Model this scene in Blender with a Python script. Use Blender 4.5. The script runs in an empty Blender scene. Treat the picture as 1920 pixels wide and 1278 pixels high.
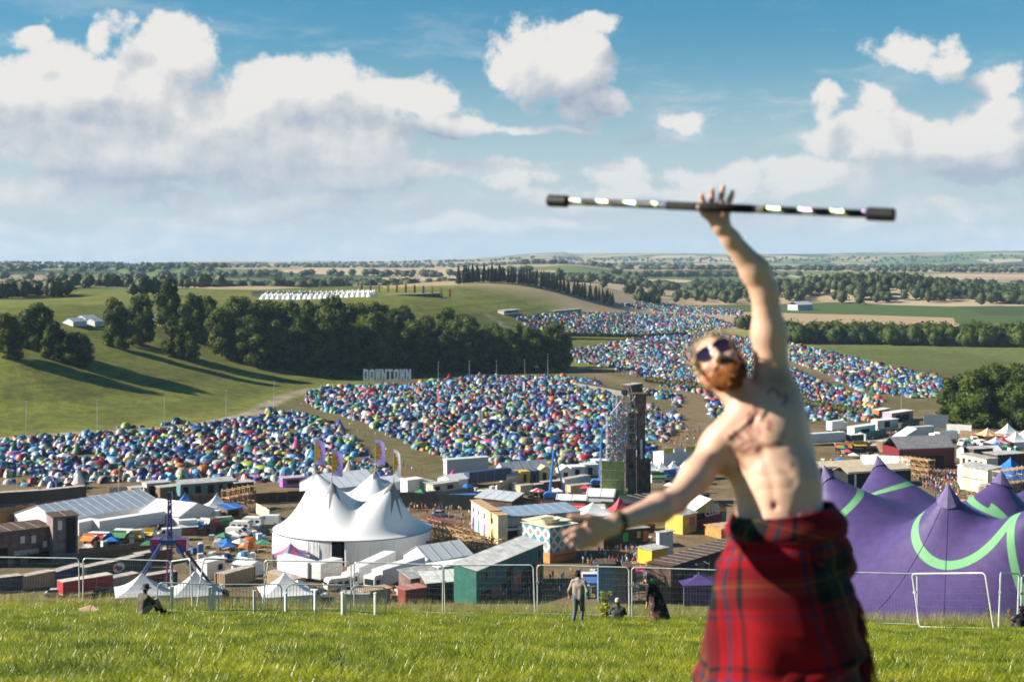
import bpy, bmesh, math, random
import numpy as np
from mathutils import Vector, Matrix
R = math.radians
F = 2667.0            # focal length in photo pixels (50 mm on a 36 mm sensor, 1920 px wide)
HY = 488.0            # photo row of the horizon
CZ = 63.0             # camera height above the valley floor
SC = bpy.context.scene
COL = SC.collection

# ------------------------------------------------------------------ camera
cam_d = bpy.data.cameras.new('camera')
cam_d.sensor_width = 36.0
cam_d.lens = 50.0
cam_d.shift_y = -(639.0 - HY) / 1920.0
cam_d.clip_start = 0.1
cam_d.clip_end = 60000.0
cam_d.dof.use_dof = True
cam_d.dof.focus_distance = 24.0
cam_d.dof.aperture_fstop = 2.6
cam_o = bpy.data.objects.new('camera', cam_d)
COL.objects.link(cam_o)
cam_o.location = (0, 0, CZ)
cam_o.rotation_euler = (R(90), 0, 0)
SC.camera = cam_o

# ------------------------------------------------------------------ light
SUN_EL = R(28.0)
SUN_AZ = R(-90.0)      # clockwise from +Y (the view direction): left, a little beyond the subject
to_sun = Vector((math.sin(SUN_AZ) * math.cos(SUN_EL), math.cos(SUN_AZ) * math.cos(SUN_EL), math.sin(SUN_EL)))
sun_d = bpy.data.lights.new('sun', 'SUN')
sun_d.energy = 5.0
sun_d.angle = R(0.55)
sun_d.color = (1.0, 0.91, 0.78)
sun_o = bpy.data.objects.new('sun', sun_d)
COL.objects.link(sun_o)
sun_o.rotation_euler = (-to_sun).to_track_quat('-Z', 'Y').to_euler()
SC.view_settings.view_transform = 'Standard'
SC.view_settings.look = 'None'
SC.view_settings.exposure = 1.32
SC.view_settings.gamma = 1.0
SC.view_settings.use_curve_mapping = False
SC.render.engine = 'CYCLES'
SC.cycles.max_bounces = 6
SC.cycles.volume_bounces = 0
SC.cycles.transparent_max_bounces = 8
SC.cycles.use_denoising = True
SC.cycles.sample_clamp_indirect = 6.0
SC.cycles.caustics_reflective = False
SC.cycles.caustics_refractive = False

# ------------------------------------------------------------------ node helpers
class NT:
    """small helper to chain shader nodes"""
    def __init__(s, tree): s.t = tree; s.n = tree.nodes; s.l = tree.links
    def new(s, typ, **kw):
        n = s.n.new(typ)
        for k, v in kw.items(): setattr(n, k, v)
        return n
    def put(s, sock, v):
        if hasattr(v, 'is_linked') or isinstance(v, bpy.types.NodeSocket): s.l.new(v, sock)
        elif isinstance(v, (tuple, list)) and len(v) == 3 and sock.type == 'RGBA': sock.default_value = (*v, 1)
        else: sock.default_value = v
    def m(s, op, a, b=0.0, c=0.0, clamp=False):
        n = s.n.new('ShaderNodeMath'); n.operation = op; n.use_clamp = clamp
        s.put(n.inputs[0], a); s.put(n.inputs[1], b); s.put(n.inputs[2], c)
        return n.outputs[0]
    def ss(s, x, lo, hi, a=0.0, b=1.0):
        n = s.n.new('ShaderNodeMapRange'); n.interpolation_type = 'SMOOTHSTEP'
        s.put(n.inputs[0], x); s.put(n.inputs[1], lo); s.put(n.inputs[2], hi); s.put(n.inputs[3], a); s.put(n.inputs[4], b)
        return n.outputs[0]
    def mix(s, f, a, b, blend='MIX'):
        n = s.n.new('ShaderNodeMix'); n.data_type = 'RGBA'; n.blend_type = blend
        s.put(n.inputs[0], f); s.put(n.inputs[6], a); s.put(n.inputs[7], b)
        return n.outputs[2]
    def noise(s, vec, scale=1.0, detail=4.0, rough=0.55, out=0):
        n = s.n.new('ShaderNodeTexNoise')
        if vec is not None: s.l.new(vec, n.inputs['Vector'])
        n.inputs['Scale'].default_value = scale; n.inputs['Detail'].default_value = detail; n.inputs['Roughness'].default_value = rough
        return n.outputs[out]
    def xyz(s, x, y, z):
        n = s.n.new('ShaderNodeCombineXYZ'); s.put(n.inputs[0], x); s.put(n.inputs[1], y); s.put(n.inputs[2], z); return n.outputs[0]
    def sep(s, v):
        n = s.n.new('ShaderNodeSeparateXYZ'); s.l.new(v, n.inputs[0]); return n.outputs

# ------------------------------------------------------------------ world: sky with clouds
world = bpy.data.worlds.new('World'); SC.world = world; world.use_nodes = True
wt = NT(world.node_tree); wt.n.clear()
sky = wt.new('ShaderNodeTexSky', sky_type='NISHITA')
sky.sun_disc = False; sky.sun_elevation = SUN_EL; sky.sun_rotation = SUN_AZ
sky.altitude = 100; sky.air_density = 1.0; sky.dust_density = 0.3; sky.ozone_density = 3.0

def px_dir(px, py):
    az = math.atan2(px - 960, F); el = math.atan2(HY - py, math.hypot(F, px - 960)); return az, el
# cumulus heaps: centre and half-size in photo pixels turned into azimuth and elevation
BLOBS = [(430,215,430,85,.95),(620,330,330,34,.8),(150,430,380,22,.6),(860,415,420,20,.6),(1150,370,260,22,.6),(1650,400,330,26,.65),(150,170,260,100,1.0),(330,100,90,85,.9),(215,70,40,60,.75),(560,160,190,70,.95),(740,185,120,48,.9),(60,130,120,60,.8),
         (250,265,380,75,1.0),(560,280,260,70,1.0),(30,50,45,22,.6),
         (1035,115,135,85,1.0),(1095,190,75,42,.75),(1105,40,70,26,.6),(820,240,150,26,.7),(1000,240,120,13,.55),
         (1705,95,85,48,.75),(1650,185,42,42,.6),(1545,200,45,36,.6),(1300,222,85,26,.55),
         (1760,265,250,66,1.0),(1880,215,95,55,.9),(1890,150,60,40,.65),(1500,335,420,34,.7),(900,330,420,24,.5),(120,350,260,34,.7),(500,375,420,30,.6)]
def group(name, fn):
    g = bpy.data.node_groups.new(name, 'ShaderNodeTree')
    g.interface.new_socket('UV', in_out='INPUT', socket_type='NodeSocketVector')
    g.interface.new_socket('D', in_out='OUTPUT', socket_type='NodeSocketFloat')
    gt = NT(g); gi = gt.new('NodeGroupInput'); go = gt.new('NodeGroupOutput')
    gt.l.new(fn(gt, gi.outputs[0]), go.inputs[0]); return g
def heaps(gt, uv):
    warp = gt.new('ShaderNodeTexNoise'); gt.l.new(uv, warp.inputs['Vector']); warp.inputs['Scale'].default_value = 15; warp.inputs['Detail'].default_value = 2.5
    wv = gt.new('ShaderNodeVectorMath', operation='MULTIPLY_ADD')
    gt.l.new(warp.outputs['Color'], wv.inputs[0]); wv.inputs[1].default_value = (.07, .045, 0)
    sub = gt.new('ShaderNodeVectorMath', operation='ADD'); gt.l.new(uv, sub.inputs[0]); sub.inputs[1].default_value = (-.035, -.0225, 0)
    gt.l.new(sub.outputs[0], wv.inputs[2])
    wu, wvv, _ = gt.sep(wv.outputs[0])
    acc = None
    for (bx, by, ba, bb, wgt) in BLOBS:
        az, el = px_dir(bx, by)
        a = gt.m('MULTIPLY', gt.m('SUBTRACT', wu, az), F / ba)
        b = gt.m('MULTIPLY', gt.m('SUBTRACT', wvv, el), F / bb)
        d2 = gt.m('MULTIPLY_ADD', a, a, gt.m('MULTIPLY', b, b))
        val = gt.m('MULTIPLY_ADD', d2, -wgt, wgt)
        acc = val if acc is None else gt.m('SMOOTH_MAX', acc, val, 0.25)
    # scattered cloud elsewhere, thicker towards the horizon; thinned out of view to cut fill light
    u0, v0, _ = gt.sep(uv)
    st = gt.noise(gt.xyz(gt.m('MULTIPLY', u0, 2.4), gt.m('MULTIPLY', v0, 9.0), 3.3), 1.6, 4.0, 0.55)
    away = gt.ss(gt.m('ABSOLUTE', u0), 0.38, 0.7)
    gen = gt.m('SUBTRACT', gt.m('MULTIPLY', st, 3.2), gt.m('MULTIPLY_ADD', away, 0.3, 2.2))
    gen = gt.m('ADD', gen, gt.ss(v0, 0.10, 0.005, 0.0, 0.8))
    return gt.m('MAXIMUM', gt.m('MAXIMUM', acc, gen), -1.2)
def billow(gt, uv):
    return gt.m('MULTIPLY', gt.m('SUBTRACT', gt.noise(uv, 27.0, 9.0, 0.60), 0.5), 3.1)
gH = group('cloud_heaps', heaps); gB = group('cloud_billow', billow)
tc = wt.new('ShaderNodeTexCoord')
dx, dy, dz = wt.sep(tc.outputs['Generated'])
az = wt.m('ARCTAN2', dx, dy)
el = wt.m('ARCSINE', dz)
UV = wt.xyz(az, el, 0.0)
def at_off(gr, off):
    v = wt.new('ShaderNodeVectorMath', operation='ADD'); wt.l.new(UV, v.inputs[0]); v.inputs[1].default_value = off
    n = wt.new('ShaderNodeGroup'); n.node_tree = gr; wt.l.new(v.outputs[0], n.inputs[0]); return n.outputs[0]
h0 = at_off(gH, (0, 0, 0)); h1 = at_off(gH, (-.014, .026, 0)); w0 = at_off(gB, (0, 0, 0)); w1 = at_off(gB, (-.007, .008, 0))
d0 = wt.m('ADD', h0, w0)
wn_ = wt.noise(wt.xyz(wt.m('MULTIPLY', az, 9.0), wt.m('MULTIPLY', el, 34.0), 7.7), 1.0, 8.0, 0.62)
wisp = wt.m('MULTIPLY', wt.ss(wn_, 0.50, 0.72), wt.ss(el, 0.20, 0.05, 0.25, 0.75))
alpha = wt.m('MAXIMUM', wt.ss(d0, -0.08, 0.42), wisp)
s1 = wt.m('SUBTRACT', w0, w1); s2 = wt.m('SUBTRACT', h0, h1)
lit = wt.m('ADD', wt.m('MULTIPLY_ADD', s1, 0.5, 0.60), wt.m('MULTIPLY', s2, 1.0))
lit = wt.m('SUBTRACT', lit, wt.ss(d0, 0.7, 2.0, 0.0, 0.30), clamp=True)
ccol = wt.mix(lit, (0.33, 0.45, 0.61), (1.12, 1.08, 1.03))
# far cloud and air near the horizon
ccol = wt.mix(wt.ss(el, 0.12, 0.0, 0.0, 0.7), ccol, (0.86, 0.92, 0.95))
hs = wt.new('ShaderNodeHueSaturation'); hs.inputs['Hue'].default_value = 0.485; hs.inputs['Saturation'].default_value = 1.45; hs.inputs['Value'].default_value = 0.80
wt.l.new(sky.outputs[0], hs.inputs['Color'])
veil = wt.ss(el, 0.16, 0.0, 0.0, 0.93)
alpha = wt.m('SUBTRACT', 1.0, wt.m('MULTIPLY', wt.m('SUBTRACT', 1.0, alpha), wt.m('SUBTRACT', 1.0, veil)))
cl_only = wt.m('MAXIMUM', wt.ss(d0, -0.12, 0.55), wisp)
ccol = wt.mix(cl_only, (0.74, 0.86, 0.94), ccol)
b1 = wt.new('ShaderNodeBackground'); wt.l.new(hs.outputs[0], b1.inputs[0]); b1.inputs[1].default_value = 0.05
b2 = wt.new('ShaderNodeBackground'); wt.l.new(ccol, b2.inputs[0]); b2.inputs[1].default_value = 0.305
mx = wt.new('ShaderNodeMixShader'); wt.l.new(alpha, mx.inputs[0]); wt.l.new(b1.outputs[0], mx.inputs[1]); wt.l.new(b2.outputs[0], mx.inputs[2])
wo = wt.new('ShaderNodeOutputWorld'); wt.l.new(mx.outputs[0], wo.inputs[0])
world.cycles.sampling_method = 'MANUAL'; world.cycles.sample_map_resolution = 512

# ------------------------------------------------------------------ materials
MATS = {}
def mat(name, col, rough=0.7, var=0.18, scale=2.0, spec=0.3, metal=0.0, bump=0.0, bscale=30.0, trans=0.0, stain=None, stain_scale=0.6, sheen=0.0, coords='Object'):
    if name in MATS: return MATS[name]
    m = bpy.data.materials.new(name); m.use_nodes = True
    t = NT(m.node_tree); bs = t.n['Principled BSDF']
    c = t.new('ShaderNodeTexCoord').outputs[coords]
    nz = t.noise(c, scale, 5.0, 0.6)
    lo = tuple(x * (1 - var) for x in col); hi = tuple(min(1, x * (1 + var)) for x in col)
    colr = t.mix(t.ss(nz, 0.3, 0.7), lo, hi)
    if stain:
        sn = t.noise(c, stain_scale, 6.0, 0.65)
        colr = t.mix(t.ss(sn, 0.48, 0.72, 0.0, 0.8), colr, stain)
    t.l.new(colr, bs.inputs['Base Color'])
    bs.inputs['Roughness'].default_value = rough; bs.inputs['Metallic'].default_value = metal
    bs.inputs['Specular IOR Level'].default_value = spec
    if sheen: bs.inputs['Sheen Weight'].default_value = sheen
    if bump:
        b = t.new('ShaderNodeBump'); b.inputs['Strength'].default_value = bump; b.inputs['Distance'].default_value = 0.05
        t.l.new(t.noise(c, bscale, 4.0, 0.6), b.inputs['Height']); t.l.new(b.outputs[0], bs.inputs['Normal'])
    if trans:
        tr = t.new('ShaderNodeBsdfTranslucent'); t.l.new(colr, tr.inputs[0])
        ms = t.new('ShaderNodeMixShader'); ms.inputs[0].default_value = trans
        t.l.new(bs.outputs[0], ms.inputs[1]); t.l.new(tr.outputs[0], ms.inputs[2])
        t.l.new(ms.outputs[0], t.n['Material Output'].inputs[0])
    MATS[name] = m
    return m

# ------------------------------------------------------------------ mesh helpers
class MB:
    """collects shapes; build() links them as ONE mesh object"""
    def __init__(s): s.v = []; s.f = []
    def add(s, vs, fs):
        o = len(s.v); s.v += [tuple(p) for p in vs]; s.f += [tuple(i + o for i in f) for f in fs]; return s
    def box(s, x0, x1, y0, y1, z0, z1):
        return s.add([(x0,y0,z0),(x1,y0,z0),(x1,y1,z0),(x0,y1,z0),(x0,y0,z1),(x1,y0,z1),(x1,y1,z1),(x0,y1,z1)],
                     [(0,3,2,1),(4,5,6,7),(0,1,5,4),(1,2,6,5),(2,3,7,6),(3,0,4,7)])
    def tube(s, a, b, r, r2=None, n=6, cap=True):
        a = Vector(a); b = Vector(b); r2 = r if r2 is None else r2
        d = (b - a)
        if d.length < 1e-6: return s
        d.normalize(); q = d.orthogonal().normalized(); w = d.cross(q)
        vs = []
        for c, rr in ((a, r), (b, r2)):
            for k in range(n):
                t = 2 * math.pi * k / n; vs.append(c + (q * math.cos(t) + w * math.sin(t)) * rr)
        fs = [(k, (k + 1) % n, n + (k + 1) % n, n + k) for k in range(n)]
        if cap: fs += [tuple(range(n - 1, -1, -1)), tuple(range(n, 2 * n))]
        return s.add(vs, fs)
    def path(s, pts, r, n=6):
        for a, b in zip(pts[:-1], pts[1:]): s.tube(a, b, r, n=n)
        return s
    def prism(s, poly, y0, y1):
        """poly in xz extruded along y"""
        n = len(poly)
        vs = [(x, y0, z) for x, z in poly] + [(x, y1, z) for x, z in poly]
        return s.add(vs, [tuple(range(n)), tuple(range(2 * n - 1, n - 1, -1))] + [(k, k + n, (k + 1) % n + n, (k + 1) % n) for k in range(n)])
    def prismx(s, poly, x0, x1):
        """poly in yz extruded along x"""
        n = len(poly)
        vs = [(x0, y, z) for y, z in poly] + [(x1, y, z) for y, z in poly]
        return s.add(vs, [tuple(range(n - 1, -1, -1)), tuple(range(n, 2 * n))] + [(k, (k + 1) % n, (k + 1) % n + n, k + n) for k in range(n)])
    def sheet(s, a, b, c, d, th=0.03):
        a, b, c, d = (Vector(p) for p in (a, b, c, d)); n = (b - a).cross(d - a).normalized() * th
        return s.add([a, b, c, d, a - n, b - n, c - n, d - n], [(0,1,2,3),(7,6,5,4),(0,4,5,1),(1,5,6,2),(2,6,7,3),(3,7,4,0)])
    def grid(s, P, wrap=False):
        """P[i][j] points; quads between"""
        ni = len(P); nj = len(P[0]); o = len(s.v)
        for row in P: s.v += [tuple(p) for p in row]
        for i in range(ni - 1):
            for j in range(nj if wrap else nj - 1):
                j2 = (j + 1) % nj
                s.f.append((o + i*nj + j, o + i*nj + j2, o + (i+1)*nj + j2, o + (i+1)*nj + j))
        return s
    def ball(s, c, rx, ry=None, rz=None, nu=10, nv=6):
        ry = ry or rx; rz = rz or rx; P = []
        for i in range(nv + 1):
            t = math.pi * i / nv - math.pi / 2
            P.append([(c[0] + rx*math.cos(t)*math.cos(2*math.pi*j/nu), c[1] + ry*math.cos(t)*math.sin(2*math.pi*j/nu), c[2] + rz*math.sin(t)) for j in range(nu)])
        return s.grid(P, True)
    def mesh(s, name):
        me = bpy.data.meshes.new(name); me.from_pydata(s.v, [], s.f); me.update(); return me
    def build(s, name, material, parent=None, smooth=False):
        me = s.mesh(name)
        if isinstance(material, (list, tuple)):
            for k in material: me.materials.append(k)
        else: me.materials.append(material)
        if smooth: me.polygons.foreach_set('use_smooth', [True] * len(me.polygons))
        return link(name, me, parent)

def link(name, data, parent=None, loc=None, rz=None):
    o = bpy.data.objects.new(name, data); COL.objects.link(o)
    if parent is not None: o.parent = parent
    if loc is not None: o.location = loc
    if rz is not None: o.rotation_euler = (0, 0, rz)
    return o
def tag(o, label=None, cat=None, group=None, kind=None):
    if label: o['label'] = label
    if cat: o['category'] = cat
    if group: o['group'] = group
    if kind: o['kind'] = kind
    return o
def thing(name, label, cat, loc=(0, 0, 0), rz=0.0, group=None):
    return tag(link(name, None, None, loc, rz), label, cat, group)
def copy_tree(o, parent=None):
    c = o.copy(); COL.objects.link(c)
    if parent is not None: c.parent = parent
    for ch in o.children: copy_tree(ch, c)
    return c
ORD = 'zeroth first second third fourth fifth sixth seventh eighth ninth tenth eleventh twelfth thirteenth fourteenth fifteenth sixteenth seventeenth eighteenth nineteenth twentieth'.split()
TENS = {20: 'twenty', 30: 'thirty', 40: 'forty', 50: 'fifty', 60: 'sixty', 70: 'seventy', 80: 'eighty', 90: 'ninety'}
TENTH = {30: 'thirtieth', 40: 'fortieth', 50: 'fiftieth', 60: 'sixtieth', 70: 'seventieth', 80: 'eightieth', 90: 'ninetieth'}
def nth(n):
    if n <= 20: return ORD[n]
    t = n // 10 * 10
    return TENTH[t] if n == t else TENS[t] + '-' + ORD[n - t]
def np_mesh(name, V, Fq, mats=(), smooth=False):
    """V (n,3), Fq (m,3|4) numpy -> mesh"""
    me = bpy.data.meshes.new(name); n = len(V); m, k = Fq.shape
    me.vertices.add(n); me.vertices.foreach_set('co', np.ascontiguousarray(V, dtype=np.float32).ravel())
    me.loops.add(m * k); me.loops.foreach_set('vertex_index', np.ascontiguousarray(Fq, dtype=np.int32).ravel())
    me.polygons.add(m); me.polygons.foreach_set('loop_start', np.arange(0, m * k, k, dtype=np.int32))
    if smooth: me.polygons.foreach_set('use_smooth', np.ones(m, dtype=bool))
    for mm in mats: me.materials.append(mm)
    me.update(calc_edges=True); me.validate()
    return me
def col_attr(me, name, C):
    a = me.color_attributes.new(name, 'FLOAT_COLOR', 'POINT')
    C = np.asarray(C, dtype=np.float32)
    if C.shape[1] == 3: C = np.hstack([C, np.ones((len(C), 1), np.float32)])
    a.data.foreach_set('color', C.ravel())
# ------------------------------------------------------------------ the lie of the land
def sst(t):
    t = np.clip(t, 0, 1); return t * t * (3 - 2 * t)
NEAR_D = np.array([-80, -30, -8, 0, 2, 5, 10, 20, 30, 40, 48, 56, 62, 75, 100, 150, 200, 230, 255, 280, 400])
NEAR_Z = np.array([-.2, -.5, -1.0, -1.25, -1.42, -1.95, -3.05, -5.5, -7.98, -10.33, -12.17, -14.0, -15.7, -19.4, -26.2, -39.3, -51.2, -57.6, -61.6, -63, -63])
_dd = np.linspace(-80, 400, 4801); _zz = np.interp(_dd, NEAR_D, NEAR_Z)
_k = np.exp(-np.linspace(-2, 2, 41) ** 2); _k /= _k.sum()
_zs = np.convolve(np.pad(_zz, 20, mode='edge'), _k, 'valid')
FOOT = np.array([(-3000,300),(-400,470),(-185,513),(-141,535),(-107,596),(-97,690),(-75,750),(-20,790),(30,820),(70,930),(110,1100),(200,1500),(320,2600),(420,9000)], float)
def foot_dist(X, Y):
    best = np.full(np.shape(X), 1e9); sg = np.ones(np.shape(X))
    for a, b in zip(FOOT[:-1], FOOT[1:]):
        d = b - a; t = np.clip(((X - a[0]) * d[0] + (Y - a[1]) * d[1]) / (d @ d), 0, 1)
        ex = X - a[0] - t * d[0]; ey = Y - a[1] - t * d[1]; q = np.hypot(ex, ey)
        s = np.where(d[0] * (Y - a[1]) - d[1] * (X - a[0]) > 0, 1.0, -1.0)
        m = q < best; best = np.where(m, q, best); sg = np.where(m, s, sg)
    return best * sg
def H(X, Y):
    X = np.asarray(X, float); Y = np.asarray(Y, float)
    z = CZ + np.interp(Y, _dd, _zs)
    z = z - np.where(X < 0, 0.019, 0.024) * X * sst(Y / 40) * sst((150 - Y) / 80) * np.clip(60 / np.maximum(np.abs(X), 60), 0, 1)
    z = z + 0.05 * np.sin(X * .9 + Y * .35) * np.sin(Y * .6 - X * .2) * sst(Y / 8) * sst((70 - Y) / 10)
    far = sst((Y - 280) / 300)
    hill = 37 * sst(foot_dist(X, Y) / 190) * (1 - .6 * sst((Y - 1300) / 900))
    hill = hill + 1.4 * np.sin(X * .035 + 1) * np.sin(Y * .03) * sst(foot_dist(X, Y) / 60) * (Y < 3000)
    z = z + far * hill
    z = z + 12 * sst((Y - 850) / 650) * sst((X + 200) / 300)
    z = z + 22 * np.exp(-(((X - 450) / 150) ** 2 + ((Y - 1780) / 90) ** 2))
    z = z + 32 * sst((Y - 2300) / 2600) * (.62 + .38 * np.sin(X * .0011 + 1.3) * np.cos(Y * .0016 + X * .0004)) 
    z = z + 16 * np.exp(-((Y - 3600) / 500) ** 2) * sst((200 - X) / 900)
    ridge = 42 + 18 * np.sin(X * .00075 + .6) + 12 * np.sin(X * .0021) + .013 * X
    z = z + ridge * sst((Y - 7500) / 2500)
    return z
def G(px, py, dmin=6.0, dmax=9000.0):
    """point where the ray through a photo pixel meets the ground"""
    a = (px - 960) / F; b = (py - HY) / F
    d = np.exp(np.linspace(math.log(dmin), math.log(dmax), 1500))
    h = CZ - b * d - H(a * d, d)
    i = np.argmax(h < 0)
    if h[i] >= 0: i = len(d) - 1
    lo, hi = d[max(i - 1, 0)], d[i]
    for _ in range(18):
        mid = .5 * (lo + hi)
        if CZ - b * mid - float(H(a * mid, mid)) < 0: hi = mid
        else: lo = mid
    return Vector((a * hi, hi, float(H(a * hi, hi))))
def GV(px, py): return G(px, py, 255.0)      # a pixel down in the valley, beyond the near slope
def GD(px, D):                                # ground under a pixel column at a known distance
    x = (px - 960) / F * D; return Vector((x, D, float(H(x, D))))
def PT(px, py, D): return Vector(((px - 960) / F * D, D, CZ - (py - HY) / F * D))
def project(P):
    P = np.asarray(P, float); return 960 + F * P[..., 0] / P[..., 1], HY + F * (CZ - P[..., 2]) / P[..., 1]
def in_poly(x, y, poly):
    x = np.asarray(x); r = np.zeros(x.shape, bool); n = len(poly)
    for i in range(n):
        (x1, y1), (x2, y2) = poly[i], poly[(i + 1) % n]
        c = ((y1 > y) != (y2 > y)) & (x < (x2 - x1) * (y - y1) / ((y2 - y1) if y2 != y1 else 1e-9) + x1); r ^= c
    return r
def line_dist(x, y, pts):
    best = np.full(np.shape(x), 1e9)
    for a, b in zip(pts[:-1], pts[1:]):
        dx, dy = b[0] - a[0], b[1] - a[1]; t = np.clip(((x - a[0]) * dx + (y - a[1]) * dy) / (dx * dx + dy * dy), 0, 1)
        best = np.minimum(best, np.hypot(x - a[0] - t * dx, y - a[1] - t * dy))
    return best
# camps as outlines on the photograph, used only to find which ground is camped on
CAMPS = {
 'left':   [(0,826),(120,812),(260,800),(400,786),(500,768),(565,778),(640,800),(690,830),(725,868),(745,905),(640,915),(520,906),(400,900),(180,905),(160,925),(0,905)],
 'centre': [(572,744),(600,727),(690,724),(780,720),(900,706),(1040,706),(1120,715),(1150,745),(1170,770),(1215,760),(1290,790),(1285,845),(1230,866),(1140,872),(1000,870),(930,874),(840,866),(760,835),(690,795),(620,775),(578,760)],
 'middle': [(1190,725),(1290,722),(1400,760),(1420,800),(1380,790),(1290,775)],
 'upper':  [(1070,655),(1240,628),(1330,625),(1400,632),(1440,655),(1400,716),(1300,716),(1200,708),(1150,690),(1080,680)],
 'far':    [(965,594),(1100,586),(1290,590),(1350,600),(1380,612),(1320,622),(1180,626),(1000,622)],
 'crest':  [(1145,570),(1230,567),(1330,578),(1395,582),(1390,592),(1300,588),(1200,580)],
 'right':  [(1480,642),(1560,662),(1660,686),(1760,706),(1800,724),(1785,742),(1720,748),(1620,735),(1540,700),(1480,676)],
 'right lower': [(1482,690),(1540,716),(1620,742),(1660,752),(1650,765),(1560,766),(1480,752)],
 'hedge side': [(1500,764),(1560,768),(1690,784),(1690,793),(1540,790),(1500,788)],
}
BARE = [[GV(*p) for p in L] for L in (
  [(0,822),(130,812),(250,806),(370,796),(470,776),(530,745),(590,728)],
  [(520,765),(600,775),(660,800),(715,845),(760,880),(830,890)],
  [(915,590),(945,612)], [(1060,690),(1200,722),(1300,740),(1310,800),(1250,850)],
  [(1150,690),(1300,720),(1480,685)], [(1480,680),(1560,705),(1640,735),(1720,750)], [(1560,800),(1680,795),(1760,770)])]
# ------------------------------------------------------------------ ground sheet
_y = np.concatenate([np.linspace(-60, 4, 18), np.linspace(5, 70, 90), np.linspace(73, 250, 60), np.linspace(252, 900, 240), np.exp(np.linspace(math.log(905), math.log(2600), 130)), np.exp(np.linspace(math.log(2630), math.log(15000), 130))])
_t = np.linspace(-1, 1, 301)
_w = np.where(_y < 60, 50 + .2 * np.maximum(_y, 0), 62 + .62 * (_y - 60))
GX = _t[None, :] * _w[:, None] ; GY = np.repeat(_y[:, None], 301, 1)
GZ = H(GX, GY)
gv = np.stack([GX, GY, GZ], -1).reshape(-1, 3)
ny, nx = GX.shape
idx = np.arange(ny * nx).reshape(ny, nx)
gq = np.stack([idx[:-1, :-1], idx[:-1, 1:], idx[1:, 1:], idx[1:, :-1]], -1).reshape(-1, 4)
X_, Y_ = gv[:, 0], gv[:, 1]
fd = foot_dist(X_, Y_)
rng = np.random.default_rng(5)
C_grass = np.array([.13, .16, .03]); C_dirt = np.array([.205, .145, .09]); C_camp = np.array([.14, .115, .05]); C_path = np.array([.36, .30, .225]); C_hill = np.array([.175, .195, .034])
gc = np.tile(C_hill, (len(gv), 1))
def lerp(mask, c):
    global gc
    gc = gc * (1 - mask[:, None]) + np.asarray(c) * mask[:, None]
lerp(sst((250 - Y_) / 8), C_grass)
lerp(sst((Y_ - 248) / 8) * sst(-fd / 14 + .3) * sst((860 - Y_) / 60), C_camp)
lerp(sst((Y_ - 250) / 8) * sst((445 - Y_ + .12 * X_) / 30) , C_dirt)
lerp(sst((Y_ - 430) / 60) * sst((X_ - 60) / 30) * sst((560 - Y_) / 40), C_dirt * .95)
for i, L in enumerate(BARE):
    w = (4.5, 9, 4, 7, 5, 5, 8)[i]
    lerp(sst((w - line_dist(X_, Y_, [(p.x, p.y) for p in L])) / 3 + .4), (C_path, np.array([.15, .125, .06]), C_path, C_dirt, C_dirt, C_dirt, C_dirt)[i])
gpx, gpy = project(gv)
lerp(in_poly(gpx, gpy, [(1480,636),(1920,632),(1920,700),(1830,702),(1700,690)]) * (Y_ > 600) * .8, (.12, .16, .05))
farw = np.clip(sst((Y_ - 1050) / 250) * sst((X_ - 20) / 60) + sst((Y_ - 1150) / 200), 0, 1)
gm = bpy.data.materials.new('meadow_and_dirt'); gm.use_nodes = True
t = NT(gm.node_tree); bs = t.n['Principled BSDF']
at = t.new('ShaderNodeVertexColor', layer_name='ground'); af = t.new('ShaderNodeAttribute', attribute_name='farmland')
pos = t.new('ShaderNodeNewGeometry').outputs['Position']
n1 = t.noise(pos, .05, 6, .62); n2 = t.noise(pos, .9, 5, .6); n3 = t.noise(pos, .012, 3, .5)
c = t.mix(t.ss(n1, .36, .64, 0, .8), at.outputs[0], t.mix(.6, at.outputs[0], (.125, .095, .04)))
c = t.mix(t.ss(n2, .35, .7, 0, .45), c, t.mix(1.0, c, (.55, .6, .5), 'MULTIPLY'))
n4 = t.noise(pos, .2, 5, .65)
c = t.mix(t.ss(n4, .42, .62, 0, .6), c, t.mix(1.0, c, (.58, .62, .55), 'MULTIPLY'))
px_, py_, pz_ = t.sep(pos)
band = t.noise(t.xyz(t.m('MULTIPLY', px_, .006), t.m('MULTIPLY', pz_, .32), 0.0), 1.0, 5, .6)
c = t.mix(t.ss(band, .45, .60, 0, .65), c, t.mix(1.0, c, (.62, .66, .6), 'MULTIPLY'))
vo = t.new('ShaderNodeTexVoronoi', feature='F1', voronoi_dimensions='2D'); vo.inputs['Scale'].default_value = .0042; vo.inputs['Randomness'].default_value = .8
dist = t.new('ShaderNodeVectorMath', operation='MULTIPLY_ADD'); wn = t.new('ShaderNodeTexNoise'); wn.inputs['Scale'].default_value = .004; t.l.new(pos, wn.inputs['Vector'])
t.l.new(wn.outputs['Color'], dist.inputs[0]); dist.inputs[1].default_value = (60, 60, 0); t.l.new(pos, dist.inputs[2]); t.l.new(dist.outputs[0], vo.inputs['Vector'])
rp = t.new('ShaderNodeValToRGB'); rp.color_ramp.interpolation = 'CONSTANT'
r_, g_, b_ = t.sep(vo.outputs['Color'])
for k, (p_, cc) in enumerate([(0, (.33, .245, .15)), (.16, (.10, .145, .045)), (.32, (.40, .31, .20)), (.46, (.065, .10, .03)), (.58, (.27, .21, .135)), (.7, (.14, .18, .06)), (.82, (.05, .075, .03)), (.92, (.36, .29, .19))]):
    e = rp.color_ramp.elements[k] if k < 2 else rp.color_ramp.elements.new(p_)
    e.position = p_; e.color = (*cc, 1)
t.l.new(r_, rp.inputs[0])
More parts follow.
